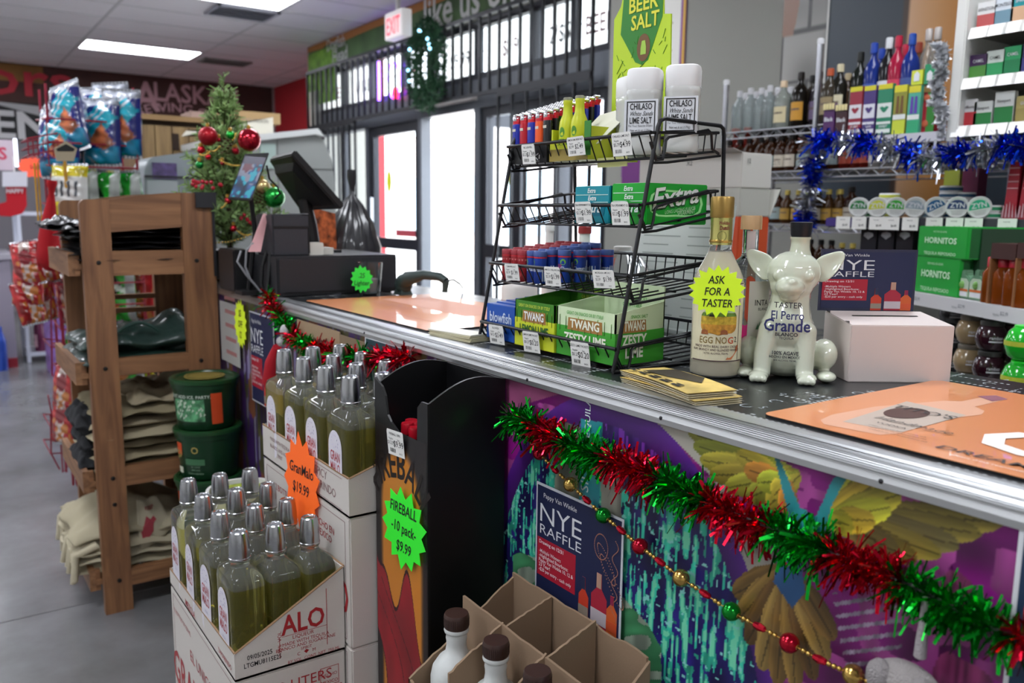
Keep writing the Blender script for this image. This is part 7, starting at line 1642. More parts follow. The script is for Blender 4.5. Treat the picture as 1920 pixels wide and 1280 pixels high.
def proj(P):
 v=np.array(P)-EYE;w_=v@FW;return(960+FPX*(v@RT)/w_,640-FPX*(v@UP)/w_)
def zat(s,d,py):
 return min(np.arange(.3,2,.002),key=lambda z:abs(proj(Vector(((g0+ge*s+gn*d).x,(g0+ge*s+gn*d).y,z)))[1]-py))
za=1.089
for k,(a,b,t0,tb_)in enumerate(((1714,1795,487,546),(1714,1804,426,486))):
 s0,s1=galong(a,d=.02),galong(b,d=.02);h=zat(s1,.02,t0);z0=za if k==0 else hprev+.001
 t=thing('tequila_carton',('lower','upper')[k]+' green tequila carton of the pair on the white gondola shelf','box',g0+ge*(s0+s1)/2+gn*.1+Z_*(z0-1.09),group='green tequila cartons')
 gbox(s0,s1,.02,.22,z0,h,'carton',mat('#149a34',.4),t,.002)
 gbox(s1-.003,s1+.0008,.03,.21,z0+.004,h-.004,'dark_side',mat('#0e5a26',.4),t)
 O=g0+ge*s0+gn*.019;W2=s1-s0;H2=h-z0;fr=lambda u,v:(Vector((O.x,O.y,z0))+ge*(u*W2)+Z_*(v*H2),ge,Z_)
 m=MB();m.txt('HORNITOS',fr(.48,.46),H2*.26,'c',.03,W2*.7/(H2*.26)/5.4);m.txt('TEQUILA REPOSADO',fr(.48,.08),H2*.14,'c',.01,W2*.68/(H2*.14)/9.8);m.txt('100% PURO DE AGAVE',fr(.46,.8),H2*.09,'c',0,.8)
 m.build('lettering',mat('#c9ecc8',.4),t);hprev=h
gbox(galong(1805,d=.1),galong(1855,d=.1),.06,.3,za,hprev-.004,'carton_box',mat('#1c3a24',.45),None);o=bpy.context.scene.collection.objects[-1];tag(o,'dark green carton right of the green tequila cartons','box')
for k,(px)in enumerate((1805,1830)):
 s=galong(px,d=.03);c=g0+ge*s+gn*.03;h=zat(s,.03,505)-za;R=Matrix((ge,gn,Z_)).transposed()
 t=thing('herbal_flask',('left','right')[k]+' small flat herbal liqueur flask with orange and white label','bottle',Vector((c.x,c.y,za)),group='small herbal liqueur flasks')
 O=Vector((c.x,c.y,za));w2=.032
 P=[(-w2,0),(w2,0),(w2,h*.62),(w2*.7,h*.76),(w2*.35,h*.84),(w2*.35,h),(-w2*.35,h),(-w2*.35,h*.84),(-w2*.7,h*.76),(-w2,h*.62)]
 MB().prism(P,(O+gn*.02,ge,Z_),.024).build('glass_body',mat('#6f9a7a',.2,trans=.2),t,bevel=.003)
 MB().prism([(-w2*.85,.006),(w2*.85,.006),(w2*.85,h*.58),(w2*.5,h*.7),(-w2*.5,h*.7),(-w2*.85,h*.58)],(O-gn*.0042,ge,Z_),.0008).build('label',mat('#b9cdb4',.5),t)
 MB().prism([(-w2*.8,h*.26),(w2*.8,h*.26),(w2*.8,h*.34),(-w2*.8,h*.34)],(O-gn*.005,ge,Z_),.0008).build('orange_band',mat('#c8642a',.5),t)
 MB().prism([(-w2*.7,.008),(w2*.7,.008),(w2*.7,h*.24),(-w2*.7,h*.24)],(O-gn*.005,ge,Z_),.0008).build('white_panel',WHP,t)
 MB().ell(O-gn*.005+Z_*h*.48,(.009,.009,.012),10).build('round_emblem',mat('#6a9a4a',.5),t)
for k,px in enumerate((1858,1878,1899,1919)):
 s=galong(px,d=.04);c=g0+ge*s+gn*.04;h=zat(s,.04,484)-za
 t=thing('amber_bottle','amber bottle with red cap in a brown carrier, %s from the left'%('first','second','third','fourth')[k],'bottle',Vector((c.x,c.y,za)),group='red capped amber bottles')
 MB().lathe([(.024,0),(.026,.004),(.026,h*.66),(.016,h*.8),(.012,h*.84)],Vector((c.x,c.y,za)),n=16,p=3).build('glass_body',mat('#9a4a14',.1,trans=.5,ior=1.2),t,smooth=45)
 MB().lathe([(.018,h*.8),(.018,h),(.016,h*1.02)],Vector((c.x,c.y,za)),n=16).build('cap',mat('#b0142c',.35),t,smooth=40)
for k,(a,b)in enumerate(((1862,1908),(1910,1960))):
 s0,s1=galong(a,d=.03),galong(b,d=.03)
 t=thing('bottle_carrier',('left','right')[k]+' brown cardboard carrier around the amber bottles','carrier',Vector((g0+ge*s0)),group='brown bottle carriers');z1=zat(s0,.03,455);zz=zat(s0,.03,484)
 gbox(s0,s1,.01,.075,zz,z1,'top_panel',mat('#3c1c16',.5),t);gbox(s0,s0+.006,.008,.075,za,zz,'edge_strip',mat('#8a5a34',.6),t);gbox(s0,s1,.075,.08,za,zz,'rear_panel',mat('#6a3a24',.6),t)
jr={}
def rjar(col,lid):
 t=thing('salsa_jar','','jar',(0,0,0),group='round salsa jars on the lower gondola shelf',world=False)
 MB().lathe([(.026,0),(.034,.008),(.041,.028),(.041,.042),(.034,.062),(.027,.07)],n=22).build('jar_body',mat(col,.12,coat=.6),t,smooth=60)
 MB().lathe([(.029,.069),(.03,.071),(.03,.081),(.028,.083)],n=22).build('lid',mat(lid,.35,.3),t,smooth=40)
 f=cylm(.0418,math.atan2(-1,-1.1));m=MB();n=8
 m.txt('rambasicos'[:6],(Vector(),X_,Z_),.013,'c',.01,.9,fn=lambda u,v:f(u,v+.034));m.add([f(-.018+.036*i/n,v)for v in(.026,.030)for i in range(n+1)],[(i,i+1,n+2+i,n+1+i)for i in range(n)]);m.build('label_lettering',WHP,t)
 return t
for k,(px,pybot,d,col,n)in enumerate(((1808,0,.02,'tan',4),(1846,0,.14,'olive',4),(1864,0,.23,'olive',4),(1845,0,.0,'plum',3),(1878,0,.08,'plum',3),(1902,0,.15,'black',3),(1918,0,.24,'black',3),(1775,0,.24,'grey',4),(1790,0,.31,'grey',4))):
 s=galong(px,d=d)
 if col in('plum',)and px==1845:s=galong(1846,d=-.0)
 for i in range(n):
  c=g0+ge*s+gn*(d+.03);z=.79+.0845*i
  c=Vector((c.x,c.y,z));key=col
  cc={'tan':'#a08a68','olive':'#4a4128','plum':'#2c0f1a','black':'#121410','grey':'#34383a'}[col]
  if z>.98:continue
  if key not in jr:o=jr[key]=rjar(cc,'#8a8478' if col=='tan' else '#4a4a48');o.location=c
  else:o=dup(jr[key],c)
  o['label']='%s round salsa jar in the %s column, %s from the bottom'%(col,('ballot box side','nearer olive','farther olive','front dark','second dark','third dark','rearmost dark','left grey','right grey')[k],ordn(i+1))
gb2=None
for i in range(3):
 s=galong(1925,d=-.05);c=g0+ge*s-gn*.05;z=.795+.088*i
 t=thing('green_jar','bright green round bottle at the right edge, %s of the stack'%('bottom','middle','top')[i],'bottle',Vector((c.x,c.y,z)),group='bright green round bottles')
 MB().lathe([(.02,0),(.034,.012),(.042,.036),(.042,.05),(.034,.072),(.022,.084)],Vector((c.x,c.y,z)),n=24).build('body',mat('#1fb02a',.1,coat=.7),t,smooth=60)
 MB().lathe([(.0225,.083),(.0225,.0875)],Vector((c.x,c.y,z)),n=20).build('cap',mat('#2fd83a',.3),t)
 MB().lathe([(.0424,.038),(.0424,.05)],Vector((c.x,c.y,z)),n=24,cap=False).build('label',mat('#b9c23a',.5),t)
# cartons left of the dog bottle
xw=1.92;cx_=at(1390,330,'x',xw)
def corner_box(nm,label,z0,z1,m0,ly=.42,lx=None,par=None):
 x1=at(1447,330,'y',cx_.y).x
 t=thing(nm,label,'box',(xw+.1,cx_.y+ly/2,z0),group='cartons behind the wire rack');MB().box((xw,cx_.y,z0),(x1,cx_.y+ly,z1)).build('carton',m0,t,bevel=.003);return t,x1
zA_=at(1390,285,'x',xw).z;zB_=at(1390,352,'x',xw).z;zC_=at(1390,406,'x',xw).z
t,x1_=corner_box('carton_case','tall white carton with open top flap at the top of the carton stack',zB_,zA_,mat('#bdbab4',.7))
MB().hexa([(xw,cx_.y,zA_),(xw+.003,cx_.y,zA_),(xw+.003,cx_.y+.42,zA_),(xw,cx_.y+.42,zA_)],[(xw-.04,cx_.y,zA_+.01),(xw-.037,cx_.y,zA_+.01),(xw-.037,cx_.y+.42,zA_+.02),(xw-.04,cx_.y+.42,zA_+.02)]).build('top_flap',mat('#cfccc6',.7),t)
m=MB();m.txt('12',(Vector((xw+.03,cx_.y-.001,zA_-.03)),X_,Z_),.02,'c',0,.9);m.txt('CL 70',(Vector((xw+.15,cx_.y-.001,zA_-.03)),X_,Z_),.016,'c',0,.9);m.txt('X2',(Vector((xw-.001,cx_.y+.2,zA_-.03)),NY,Z_),.02,'c');m.build('print',mat('#5a5a5a',.6),t)
t,_=corner_box('carton_case','pale grey carton with its side flap hanging out, middle of the carton stack',zC_,zB_,mat('#a9a8a0',.7))
MB().hexa([(x1_,cx_.y,zC_+.0),(x1_+.003,cx_.y,zC_),(x1_+.003,cx_.y+.3,zC_),(x1_,cx_.y+.3,zC_)],[(x1_+.03,cx_.y-.01,zB_),(x1_+.033,cx_.y-.01,zB_),(x1_+.033,cx_.y+.3,zB_),(x1_+.03,cx_.y+.3,zB_)]).build('side_flap',mat('#b4b3ab',.7),t)
t,_=corner_box('carton_case','orange whiskey carton under the grey one',zC_-.32,zC_,mat('#b8441e',.55))
m=MB();m.txt("JONES",(Vector(((xw+x1_)/2,cx_.y-.001,zC_-.14)),X_,Z_),.05,'c',.01,.8);m.build('faded_lettering',mat('#c98a6a',.6),t)
t,_=corner_box('carton_case','plain carton at the bottom of the carton stack on the floor',0,zC_-.321,mat('#7a6a58',.7))
# tinsel
def tinsel(name,label,path,ax,v,r,segs,cat='tinsel',dens=1.0,seed=0,lw=(.0016,.0034),ln=1.0,group=None):
 P=[at(px,py,ax,v)for px,py in path];t=thing(name,label,cat,P[0],group=group);rr=random.Random(seed)
 L=[0]
 for a,b in zip(P,P[1:]):L.append(L[-1]+(b-a).length)
 tot=L[-1]
 def pt(s):
  for i in range(len(P)-1):
   if s<=L[i+1]or i==len(P)-2:u=(s-L[i])/(L[i+1]-L[i]);return P[i].lerp(P[i+1],u),(P[i+1]-P[i]).normalized()
 mb={}
 n=int(tot*2600*dens)
 for i in range(n):
  s=tot*i/n;p,d=pt(s);px=proj(p);key=None
  for lim,c in segs:
   if(px[0]if segs[0][0]>0 else-px[1])+rr.gauss(0,5)<lim:key=c;break
  key=key or segs[-1][1]
  m=mb.setdefault(key,MB())
  x=d.orthogonal().normalized();y=d.cross(x);a=rr.uniform(0,6.283);e=(x*math.cos(a)+y*math.sin(a)+d*rr.uniform(-.5,.5)).normalized()
  ll=r*(rr.uniform(.45,1.0)+(.45 if rr.random()<.12 else 0))*ln;w_=e.cross(Vector((rr.gauss(0,1),rr.gauss(0,1),rr.gauss(0,1)))).normalized()*rr.uniform(*lw);b=e.cross(w_).normalized()*rr.uniform(-.3,.3)*ll
  q=p+e*ll*.5+b*.4;e2=p+e*ll+b-Z_*ll*.12
  m.add([p-w_*.5,p+w_*.5,q+w_,q-w_,e2+w_*.8,e2-w_*.8],[(0,1,2,3),(3,2,4,5)])
 for c,m in mb.items():m.build('foil_strands',mat(c,.16,.92,'foil_'+c[1:]),t,kind='stuff')
 m=MB();m.tube(P,.002,5);m.build('core_string',mat('#3a3a3a',.5,.5),t)
 return t
RD,GR,BL,SV='#c4102c','#0fa02c','#1440c8','#c9ccd2'
XG=.778
tinsel('tinsel_garland','thick red and green tinsel garland drooping along the counter front',[(957,780),(985,790),(1040,820),(1100,848),(1160,868),(1220,892),(1290,925),(1360,955),(1430,985),(1500,1010),(1570,1040),(1640,1070),(1710,1098),(1780,1135),(1850,1175),(1940,1200)],'x',XG,.037,[(1008,GR),(1062,RD),(1142,GR),(1232,RD),(1325,GR),(1442,RD),(1562,GR),(1690,RD),(1905,GR),(2000,RD)],dens=1.5,seed=1,lw=(.001,.0026))
tinsel('tinsel_garland','short red and green tinsel garland at the far end of the counter front',[(500,548),(510,575),(525,592),(538,615),(552,632),(572,645),(600,655),(640,668),(700,672),(770,668)],'x',.782,.035,[(502,GR),(520,RD),(545,GR),(562,RD),(590,GR),(632,RD),(648,GR),(665,RD),(700,GR),(800,RD)],dens=.75,seed=2,lw=(.0013,.003))
tinsel('tinsel_garland','blue and silver tinsel garland swagged along the shelf edge',[(1525,262),(1560,265),(1600,266),(1650,272),(1700,288),(1750,298),(1800,288),(1850,282),(1885,270),(1940,278)],'x',2.6,.055,[(1568,BL),(1602,SV),(1648,BL),(1688,SV),(1724,BL),(1772,SV),(1826,BL),(1870,SV),(1990,BL)],dens=.75,seed=3,lw=(.002,.0045))
tinsel('tinsel_garland','blue and silver tinsel garland hanging down the chrome post',[(1528,262),(1520,290),(1527,320),(1520,350),(1512,380),(1508,425)],'x',2.965,.055,[(-395,BL),(-350,SV),(-300,BL),(-200,SV)],dens=.8,seed=4,lw=(.002,.004))
m=MB();rr=random.Random(12);tw=thing('foil_twist','crumpled silver foil garland hanging beside the cigarette rack','garland',at(1760,250,'x',2.62))
for i in range(420):
 s=i/420;a=s*30;c=at(1760+5*math.sin(s*9),85+170*s,'x',2.62);e=Vector((rr.gauss(0,.3),math.cos(a),math.sin(a)*.5)).normalized();w_=Vector((rr.gauss(0,1),rr.gauss(0,1),rr.gauss(0,1))).normalized()*.012;ll=.034*(1.0 if s<.8 else .4)
 m.poly([c-e*ll*.3-w_,c-e*ll*.3+w_,c+e*ll*.7+w_,c+e*ll*.7-w_])
m.build('foil',mat('#d4d6da',.35,.6,'bright_foil'),tw,kind='stuff')
bg=thing('bead_garland','gold bead string with red, green and gold balls curving across the counter front','bead garland',at(1000,840,'x',.785))
path=[(988,820),(1012,849),(1040,880),(1070,908),(1100,937),(1131,966),(1165,994),(1200,1024),(1238,1053),(1277,1083),(1322,1113),(1371,1146),(1424,1175),(1480,1205),(1537,1236),(1600,1265),(1660,1292)]
P=[at(a,b,'x',.787)for a,b in path]
def catmull(P,n=10):
 out=[]
 for i in range(len(P)-1):
  p0,p1,p2,p3=P[max(i-1,0)],P[i],P[i+1],P[min(i+2,len(P)-1)]
  for k in range(n):
   t=k/n;out.append(.5*((2*p1)+(p2-p0)*t+(2*p0-5*p1+4*p2-p3)*t*t+(3*p1-p0-3*p2+p3)*t**3))
 return out+[P[-1]]
G_=catmull(P,16);GBm=mat('#c9a55a',.18,.9,'gold_bead');RBm=mat('#b3122a',.12,.7,'red_bead');GNm=mat('#0f8a2a',.12,.7,'green_bead')
m=MB();m.tube(G_,.0008,4);m.build('string',mat('#8a6a2a',.4,.8),bg)
big={1:RBm,3:GBm,5:GNm,7:RBm,9:GBm,11:GNm,13:RBm,15:GBm};oval={0,2,4,6,8,10,12,14}
small=None
for i in range(len(path)):
 c=P[i];d=(P[min(i+1,len(P)-1)]-P[max(i-1,0)]).normalized()
 if i in big:
  mm=MB();n=20;r=.0118
  mm.ell(c,r,22);mm.build('ball',big[i],bg,smooth=True)
  mm=MB();a=d.orthogonal().normalized();b=d.cross(a)
  for s in(-.9,.9):mm.tube([c+d*r*s*.86,c+d*r*s*1.12],[.0042,.003],8)
  mm.build('ball_cap',GBm,bg,smooth=50)
 elif i in oval:
  mm=MB();z=d;x=z.orthogonal().normalized();y=z.cross(x);mm.ell(c,(.0052,.0052,.0105),8,R=Matrix((x,y,z)).transposed());mm.build('oval_bead',RBm,bg)
L=[0]
for a,b in zip(G_,G_[1:]):L.append(L[-1]+(b-a).length)
s=0
while s<L[-1]:
 i=max(j for j in range(len(L))if L[j]<=s);i=min(i,len(G_)-2);u=(s-L[i])/max(1e-9,L[i+1]-L[i]);p=G_[i].lerp(G_[i+1],u)
 if all((p-P[k]).length>(.0145 if k in big else .0115)for k in range(len(P))):
  if small is None:o=MB().ell((0,0,0),.0033,10).build('gold_bead',GBm,bg,smooth=True,world=False);small=o.data
  else:o=bpy.data.objects.new('gold_bead',small);COL.objects.link(o);o.parent=bg
  o.location=p-bg.location
 s+=.0066
ko=thing('knitted_ornament','white knitted ornament hanging from a thick cord below the garland','ornament',at(1720,1280,'x',.77))
P=[at(1737,1120,'x',.77),at(1733,1160,'x',.768),at(1728,1200,'x',.768),at(1725,1230,'x',.77)]
m=MB();m.tube(P,[.0035,.0045,.0055,.006],10);m.build('cord',mat('#b4aeb0',.9,bump=.5,bscale=400),ko,smooth=60)
c=at(1700,1285,'x',.765)
m=MB();m.ell(c,(.02,.036,.024),24);m.build('knitted_body',mat('#b4aeac',.95,bump=.8,bscale=500),ko,smooth=True)
m=MB()
for s in(-1,1):m.ell(c+Vector((-.012,s*.022,.004)),(.012,.014,.018),14)
m.build('knitted_lobe',mat('#aaa4a4',.95,bump=.8,bscale=500),ko,smooth=True)
sh_=thing('felt_hat','red felt elf hat with white trim hanging among the far tinsel','hat',at(515,700,'x',.775))
a=[at(520,650,'x',.772),at(512,680,'x',.77),at(508,715,'x',.77),at(512,755,'x',.772)]
MB().tube(a,[.012,.022,.024,.006],12).build('felt',mat('#a80f20',.9),sh_,smooth=60)
MB().ell(at(528,640,'x',.768),(.014,.018,.014),14).build('white_trim',mat('#c9c6c8',.95,bump=.8,bscale=300),sh_,smooth=True)
MB().ell(at(533,622,'x',.768),(.012,.012,.02),14).build('white_trim',mat('#c9c6c8',.95,bump=.8,bscale=300),sh_,smooth=True)
a=MB()
pa=at(1912,985,'x',.797);t=flat_poster('raffle_poster',(Vector((.7985,pa.y,.72)),NY,Z_),.2,at(1915,985,'x',.797).z-.72,mat('#1f3550',.5),'navy poster cut off by the right edge of the picture','poster',None,.0012,WHP,.005)
# wooden shelf unit
SY=2.87;W1=wood('#65412a','#8d6240','z',1.0,.55,'stained_wood');W2=wood('#6a462c','#916644','x',1.0,.55,'stained_wood');W3=wood('#6e4b30','#966c4a','y',1.0,.55,'stained_wood')
su=thing('wooden_shelf','stained wooden slatted shelf unit with bags and totes, left of the counter','shelf unit',(.59,3.12,0))
X0,X1,YB=.394,.794,3.36
def post(x0,x1,y0,y1,zt,nm='post'):
 r=.02;P=[(x0,0),(x1,0),(x1,zt)]+[(x0+r-r*math.sin(a),zt-r+r*math.cos(a))for a in np.linspace(0,1.57,5)]
 MB().prism([(p[0]-x0,p[1])for p in P],(Vector((x0,y0,0)),X_,Z_),-(y1-y0)).build(nm,W1,su)
post(X0,.478,SY,SY+.035,1.346);MB().box((.692,SY,0),(X1,SY+.035,1.372)).build('post',W1,su)
post(X0,.478,YB-.035,YB,1.346);MB().box((.692,YB-.035,0),(X1,YB,1.372)).build('post',W1,su)
for y in(SY+.003,YB-.032):
 n=8;P=[(.478,1.246),(.692,1.262)]+[(.692-.214*i/n,1.372-.026*(i/n)**1.5)for i in range(n+1)]
 MB().prism([(p[0],p[1])for p in P],(Vector((0,y,0)),X_,Z_),-.03).build('top_rail',W2,su)
 for z0,z1 in((1.11,1.187),(.792,.846),(.426,.49),(.083,.138)):
  MB().box((.478,y,z0),(.692,y+.03,z1)).build('cross_rail',W2,su)
for x,z in((.438,1.152),(.732,1.152),(.438,.818),(.732,.818),(.44,.458),(.44,.37),(.44,.11)):
 p=(x,SY,z);m=MB();m.lathe([(.007,0),(.006,.003),(.001,.004)],n=10);RX=Matrix.Rotation(math.pi/2,4,'X');m.v=[tuple(Vector(p)+RX@Vector(v))for v in m.v];m.build('bolt',mat('#2c2a28',.5,.6),su)
for z in(1.11,.765,.41,.075):
 for xx in(.37,.452,.534,.616,.698):
  MB().box((xx,SY+.036,z+.02),(xx+.07,YB-.036,z+.038)).build('deck_slat',W3,su)
 MB().box((.358,SY+.04,z-.0),(.376,YB+.04,z+.072)).build('edge_board',W3,su);MB().box((.376,SY+.04,z),(.39,SY+.06,z+.07)).build('edge_end',W2,su)
for z in(.99,.94,.62,.66):MB().box((.44,YB-.03,z),(.76,YB-.012,z+.018)).build('back_rung',W2,su)
MB().box((.735,SY-.012,1.325),(.80,SY+.02,1.375)).box((.785,SY-.01,1.1),(.793,SY-.004,1.325)).build('black_bracket',mat('#222226',.5),su)
def cloth(name,label,cat,c,lx,ly,h,col,seed,group=None,rough=.9,coat=0,layers=4,amp=.012,bumps=None,droop=0):
 t=thing(name,label,cat,c,group=group);rr=random.Random(seed);cx,cy,cz=c
 for L in range(layers):
  nx,ny=22,26;hz=h/layers;z0=cz+hz*L;g=MB();vs=[]
  sx,sy=lx*rr.uniform(.9,1.04)/2,ly*rr.uniform(.9,1.03)/2;ph=[rr.uniform(0,6.28)for _ in range(6)];ox,oy=rr.uniform(-.006,.006),rr.uniform(-.01,.01)
  def surf(u,v,top):
   e=max(abs(u),abs(v));edge=(1-min(1,e)**6)
   w_=math.sin(5*u+ph[0]+2.5*v)*math.sin(4*v+ph[1])+.6*math.sin(9*u+7*v+ph[2])+.4*math.sin(15*v-6*u+ph[3])
   b=(bumps(u,v)if bumps and L==layers-1 else 0)
   z=z0+(hz*.5+(hz*.5*edge if top else-hz*.48*edge))+(amp*w_*(.5+.5*edge)if top or L else 0)*(.4+.6*(L+1)/layers)+b*(1 if top else .2)
   x=u*sx*(1+.05*math.sin(6*v+ph[4]));y=v*sy*(1+.05*math.sin(7*u+ph[5]))
   if droop and u<-.85:z-=droop*(-.85-u)/.15*(.6+.4*math.sin(9*v+ph[0]))
   return(cx+ox+x,cy+oy+y,max(z,cz-.001)if not droop else z)
  for top in(0,1):
   for j in range(ny+1):
    for i in range(nx+1):vs.append(surf(-1+2*i/nx,-1+2*j/ny,top))
  N1=(nx+1)*(ny+1);fs=[]
  for j in range(ny):
   for i in range(nx):
    a=j*(nx+1)+i;fs.append((a,a+nx+1,a+nx+2,a+1));fs.append((N1+a,N1+a+1,N1+a+nx+2,N1+a+nx+1))
  for i in range(nx):fs+=[(i,i+1,N1+i+1,N1+i),(ny*(nx+1)+i+1,ny*(nx+1)+i,N1+ny*(nx+1)+i,N1+ny*(nx+1)+i+1)]
  for j in range(ny):a=j*(nx+1);b=a+nx+1;fs+=[(b,a,N1+a,N1+b),(a+nx,b+nx,N1+b+nx,N1+a+nx)]
  g.add(vs,fs);g.build('folded_layer',mat(col[L%len(col)]if isinstance(col,(list,tuple))else col,rough,coat=coat,bump=.25,bscale=350 if rough>.6 else 60),t,smooth=True)
 return t
cy_=3.11
cloth('bag_stack','stack of flat black plastic carrier bags on the top deck of the wooden shelf','bags',(.565,cy_,1.15),.40,.44,.125,'#121214',1,rough=.35,coat=.4,layers=7,amp=.005)
cloth('plastic_bag','loose black bag corner sticking out over the top deck','bag',(.40,3.15,1.245),.17,.36,.03,'#131315',5,rough=.35,coat=.4,layers=2,amp=.012)
hump=lambda u,v:.075*math.exp(-((u-.75)**2/.15+(v+.1)**2/.5))+.02*math.exp(-((u+.1)**2/.3+(v+.4)**2/.3))
cloth('tote_bag','dark green tote bag with crinkled print on the second deck of the wooden shelf','bag',(.565,cy_,.805),.38,.43,.1,'#17302a',2,rough=.6,coat=.25,layers=2,amp=.01,bumps=hump)
m=MB();a=[at(*q,'y',2.93)for q in((222,622),(240,610),(262,605),(285,612),(298,622))];m.tube(catmull(a,4),.006,6);m.build('bag_handle',mat('#1c3a32',.7),bpy.data.objects['tote_bag'])
sack('plastic_bag','bunched dark green bag end standing at the right post of the wooden shelf','bag',Vector((.70,3.03,.83)),.055,.13,'#1b3a33',.6,9,.5,4)
CV=['#8f8468','#a2967a','#978b70','#a89d82','#9c9077']
cloth('tote_stack','stack of folded beige canvas totes on the third deck of the wooden shelf','bags',(.585,cy_,.45),.38,.44,.225,CV,3,layers=6,amp=.006)
cloth('apron_stack','black folded cloth hanging over the edge of the third deck','cloth',(.425,3.09,.45),.13,.30,.20,'#17181c',7,layers=3,amp=.012)
cloth('tote_bag','beige tote bag flopped over the folded totes under the second deck','bag',(.64,3.10,.675),.27,.38,.03,'#a0947a',8,layers=1,amp=.014,bumps=lambda u,v:.05*max(0,u))
cloth('tote_stack','rumpled pile of white canvas totes on the lowest deck, hanging over its left edge','bags',(.52,cy_+.01,.115),.42,.42,.14,['#a89f86','#b9b098','#b0a78e'],4,layers=4,amp=.012,bumps=lambda u,v:.10*math.exp(-((u+.0)**2/.6+(v-.3)**2/.8)))
lowt=bpy.data.objects['tote_stack.001']
m=MB();rr=random.Random(3)
for k in range(16):
 y=2.93+.028*k;p=Vector((.33+rr.uniform(-.015,.01),y,.20));m.tube([(.39,y,.22),p,p+Vector((rr.uniform(-.02,.01),rr.uniform(-.01,.01),-rr.uniform(.05,.11)))],[.012,.015,.009],7)
m.build('drooping_edges',mat('#b3aa92',.9),lowt,smooth=60)
tp_=thing('printed_tote','white tote with a red map print folded on the lowest deck','bag',(.58,3.0,.2))
A,B,C,Dd=at(256,940,'y',2.96),at(295,928,'y',2.98),at(326,990,'y',2.95),at(262,1040,'y',2.94)
n=14;g=MB();vs=[]
for j in range(n+1):
 for i in range(n+1):
  u,v=i/n,j/n;p=Dd.lerp(C,u).lerp(A.lerp(B,u),v);vs.append(p+Vector((0,-.012*math.sin(3.1*u)*math.sin(3.1*v)-.004*math.sin(11*u+5*v),.004*math.sin(9*u+7*v))))
g.add(vs,[(j*(n+1)+i,j*(n+1)+i+1,(j+1)*(n+1)+i+1,(j+1)*(n+1)+i)for j in range(n)for i in range(n)]);o=g.build('canvas_panel',mat('#b5ac95',.9,bump=.3,bscale=350),tp_,smooth=True)
sm2=o.modifiers.new('thick','SOLIDIFY');sm2.thickness=.004
sf2=lambda u,v:Dd.lerp(C,u).lerp(A.lerp(B,u),v)+Vector((0,-.012*math.sin(3.1*u)*math.sin(3.1*v)-.004*math.sin(11*u+5*v)-.004,.004*math.sin(9*u+7*v)))
m=MB();m.poly([sf2(*q)for q in((.12,.22),(.28,.2),(.45,.3),(.5,.45),(.62,.5),(.56,.62),(.42,.56),(.3,.66),(.2,.52),(.08,.42))]);m.build('map_print',mat('#9a3a44',.8),tp_)
m=MB();m.txt('KEEP',(Vector(),X_,Z_),.24,'l',.03,.8,fn=lambda u,v:sf2(.3+u*.9,.78+v*.5));m.build('lettering',mat('#8a2a34',.8),tp_)
# red wire snack rack
RW=mat('#8a1c30',.4,.2,'red_wire');RYc=4.3
sr=thing('snack_rack','tall red wire snack rack full of chip bags beyond the wooden shelf','display rack',(.62,4.4,0))
sx0,sx1,sy0,sy1=.47,.83,4.22,4.56
for x,y in((sx0+.02,sy1),(sx1,sy1),(sx1,sy0),(sx0+.02,sy0+.1)):MB().tube([(x,y,0.02),(x,y,1.86)],.006,6).build('upright',RW,sr)
LV=[1.50,1.12,.78,.45]
for z in LV:
 m=MB();ya=sy0-.02
 for dz in(0,.10,.2):m.tube([(sx0,ya,z+dz),(sx1,ya,z+dz),(sx1,sy1,z+dz+.02),(sx0,sy1,z+dz+.02)],.004,5,True)
 for i in range(9):x=sx0+(sx1-sx0)*i/8;m.tube([(x,ya,z+.2*(i%8==0)),(x,ya,z),(x,sy1,z+.02)],.0025,4)
 m.build('basket',RW,sr)
m=MB();tz=at(60,280,'y',4.3).z;xa=at(50,290,'y',4.3).x;xb=at(104,270,'y',4.3).x
for dz in(0,.035,.07):m.tube([(xa,4.22,tz-.03+dz),(xb,4.22,tz+dz),(xb,4.5,tz+dz),(xa,4.5,tz+dz-.03)],.0035,5,True)
for i in range(7):x=xa+(xb-xa)*i/6;m.tube([(x,4.22,tz+.04),(x,4.22,tz-.03),(x,4.5,tz-.03)],.0025,4)
m.build('side_basket',RW,sr)
m=MB()
for(a,b,c)in(((95,545),(98,705),(128,700)),((118,600),(120,640),(150,700)),((95,775),(96,850),(112,880)),((112,800),(118,885),(140,860)),((140,865),(143,905),(148,915)),((90,740),(100,790),(120,815))):
 m.tube([at(*q,'y',4.2)for q in(a,b,c)],.0035,5)
for z in(530,650,800,850):p=at(95,z,'y',4.2);m.tube([p,p+Vector((.16,.05,-.03)),p+Vector((.16,.3,-.03)),p+Vector((0,.28,0))],.0035,5,True)
m.build('side_loops',RW,sr)
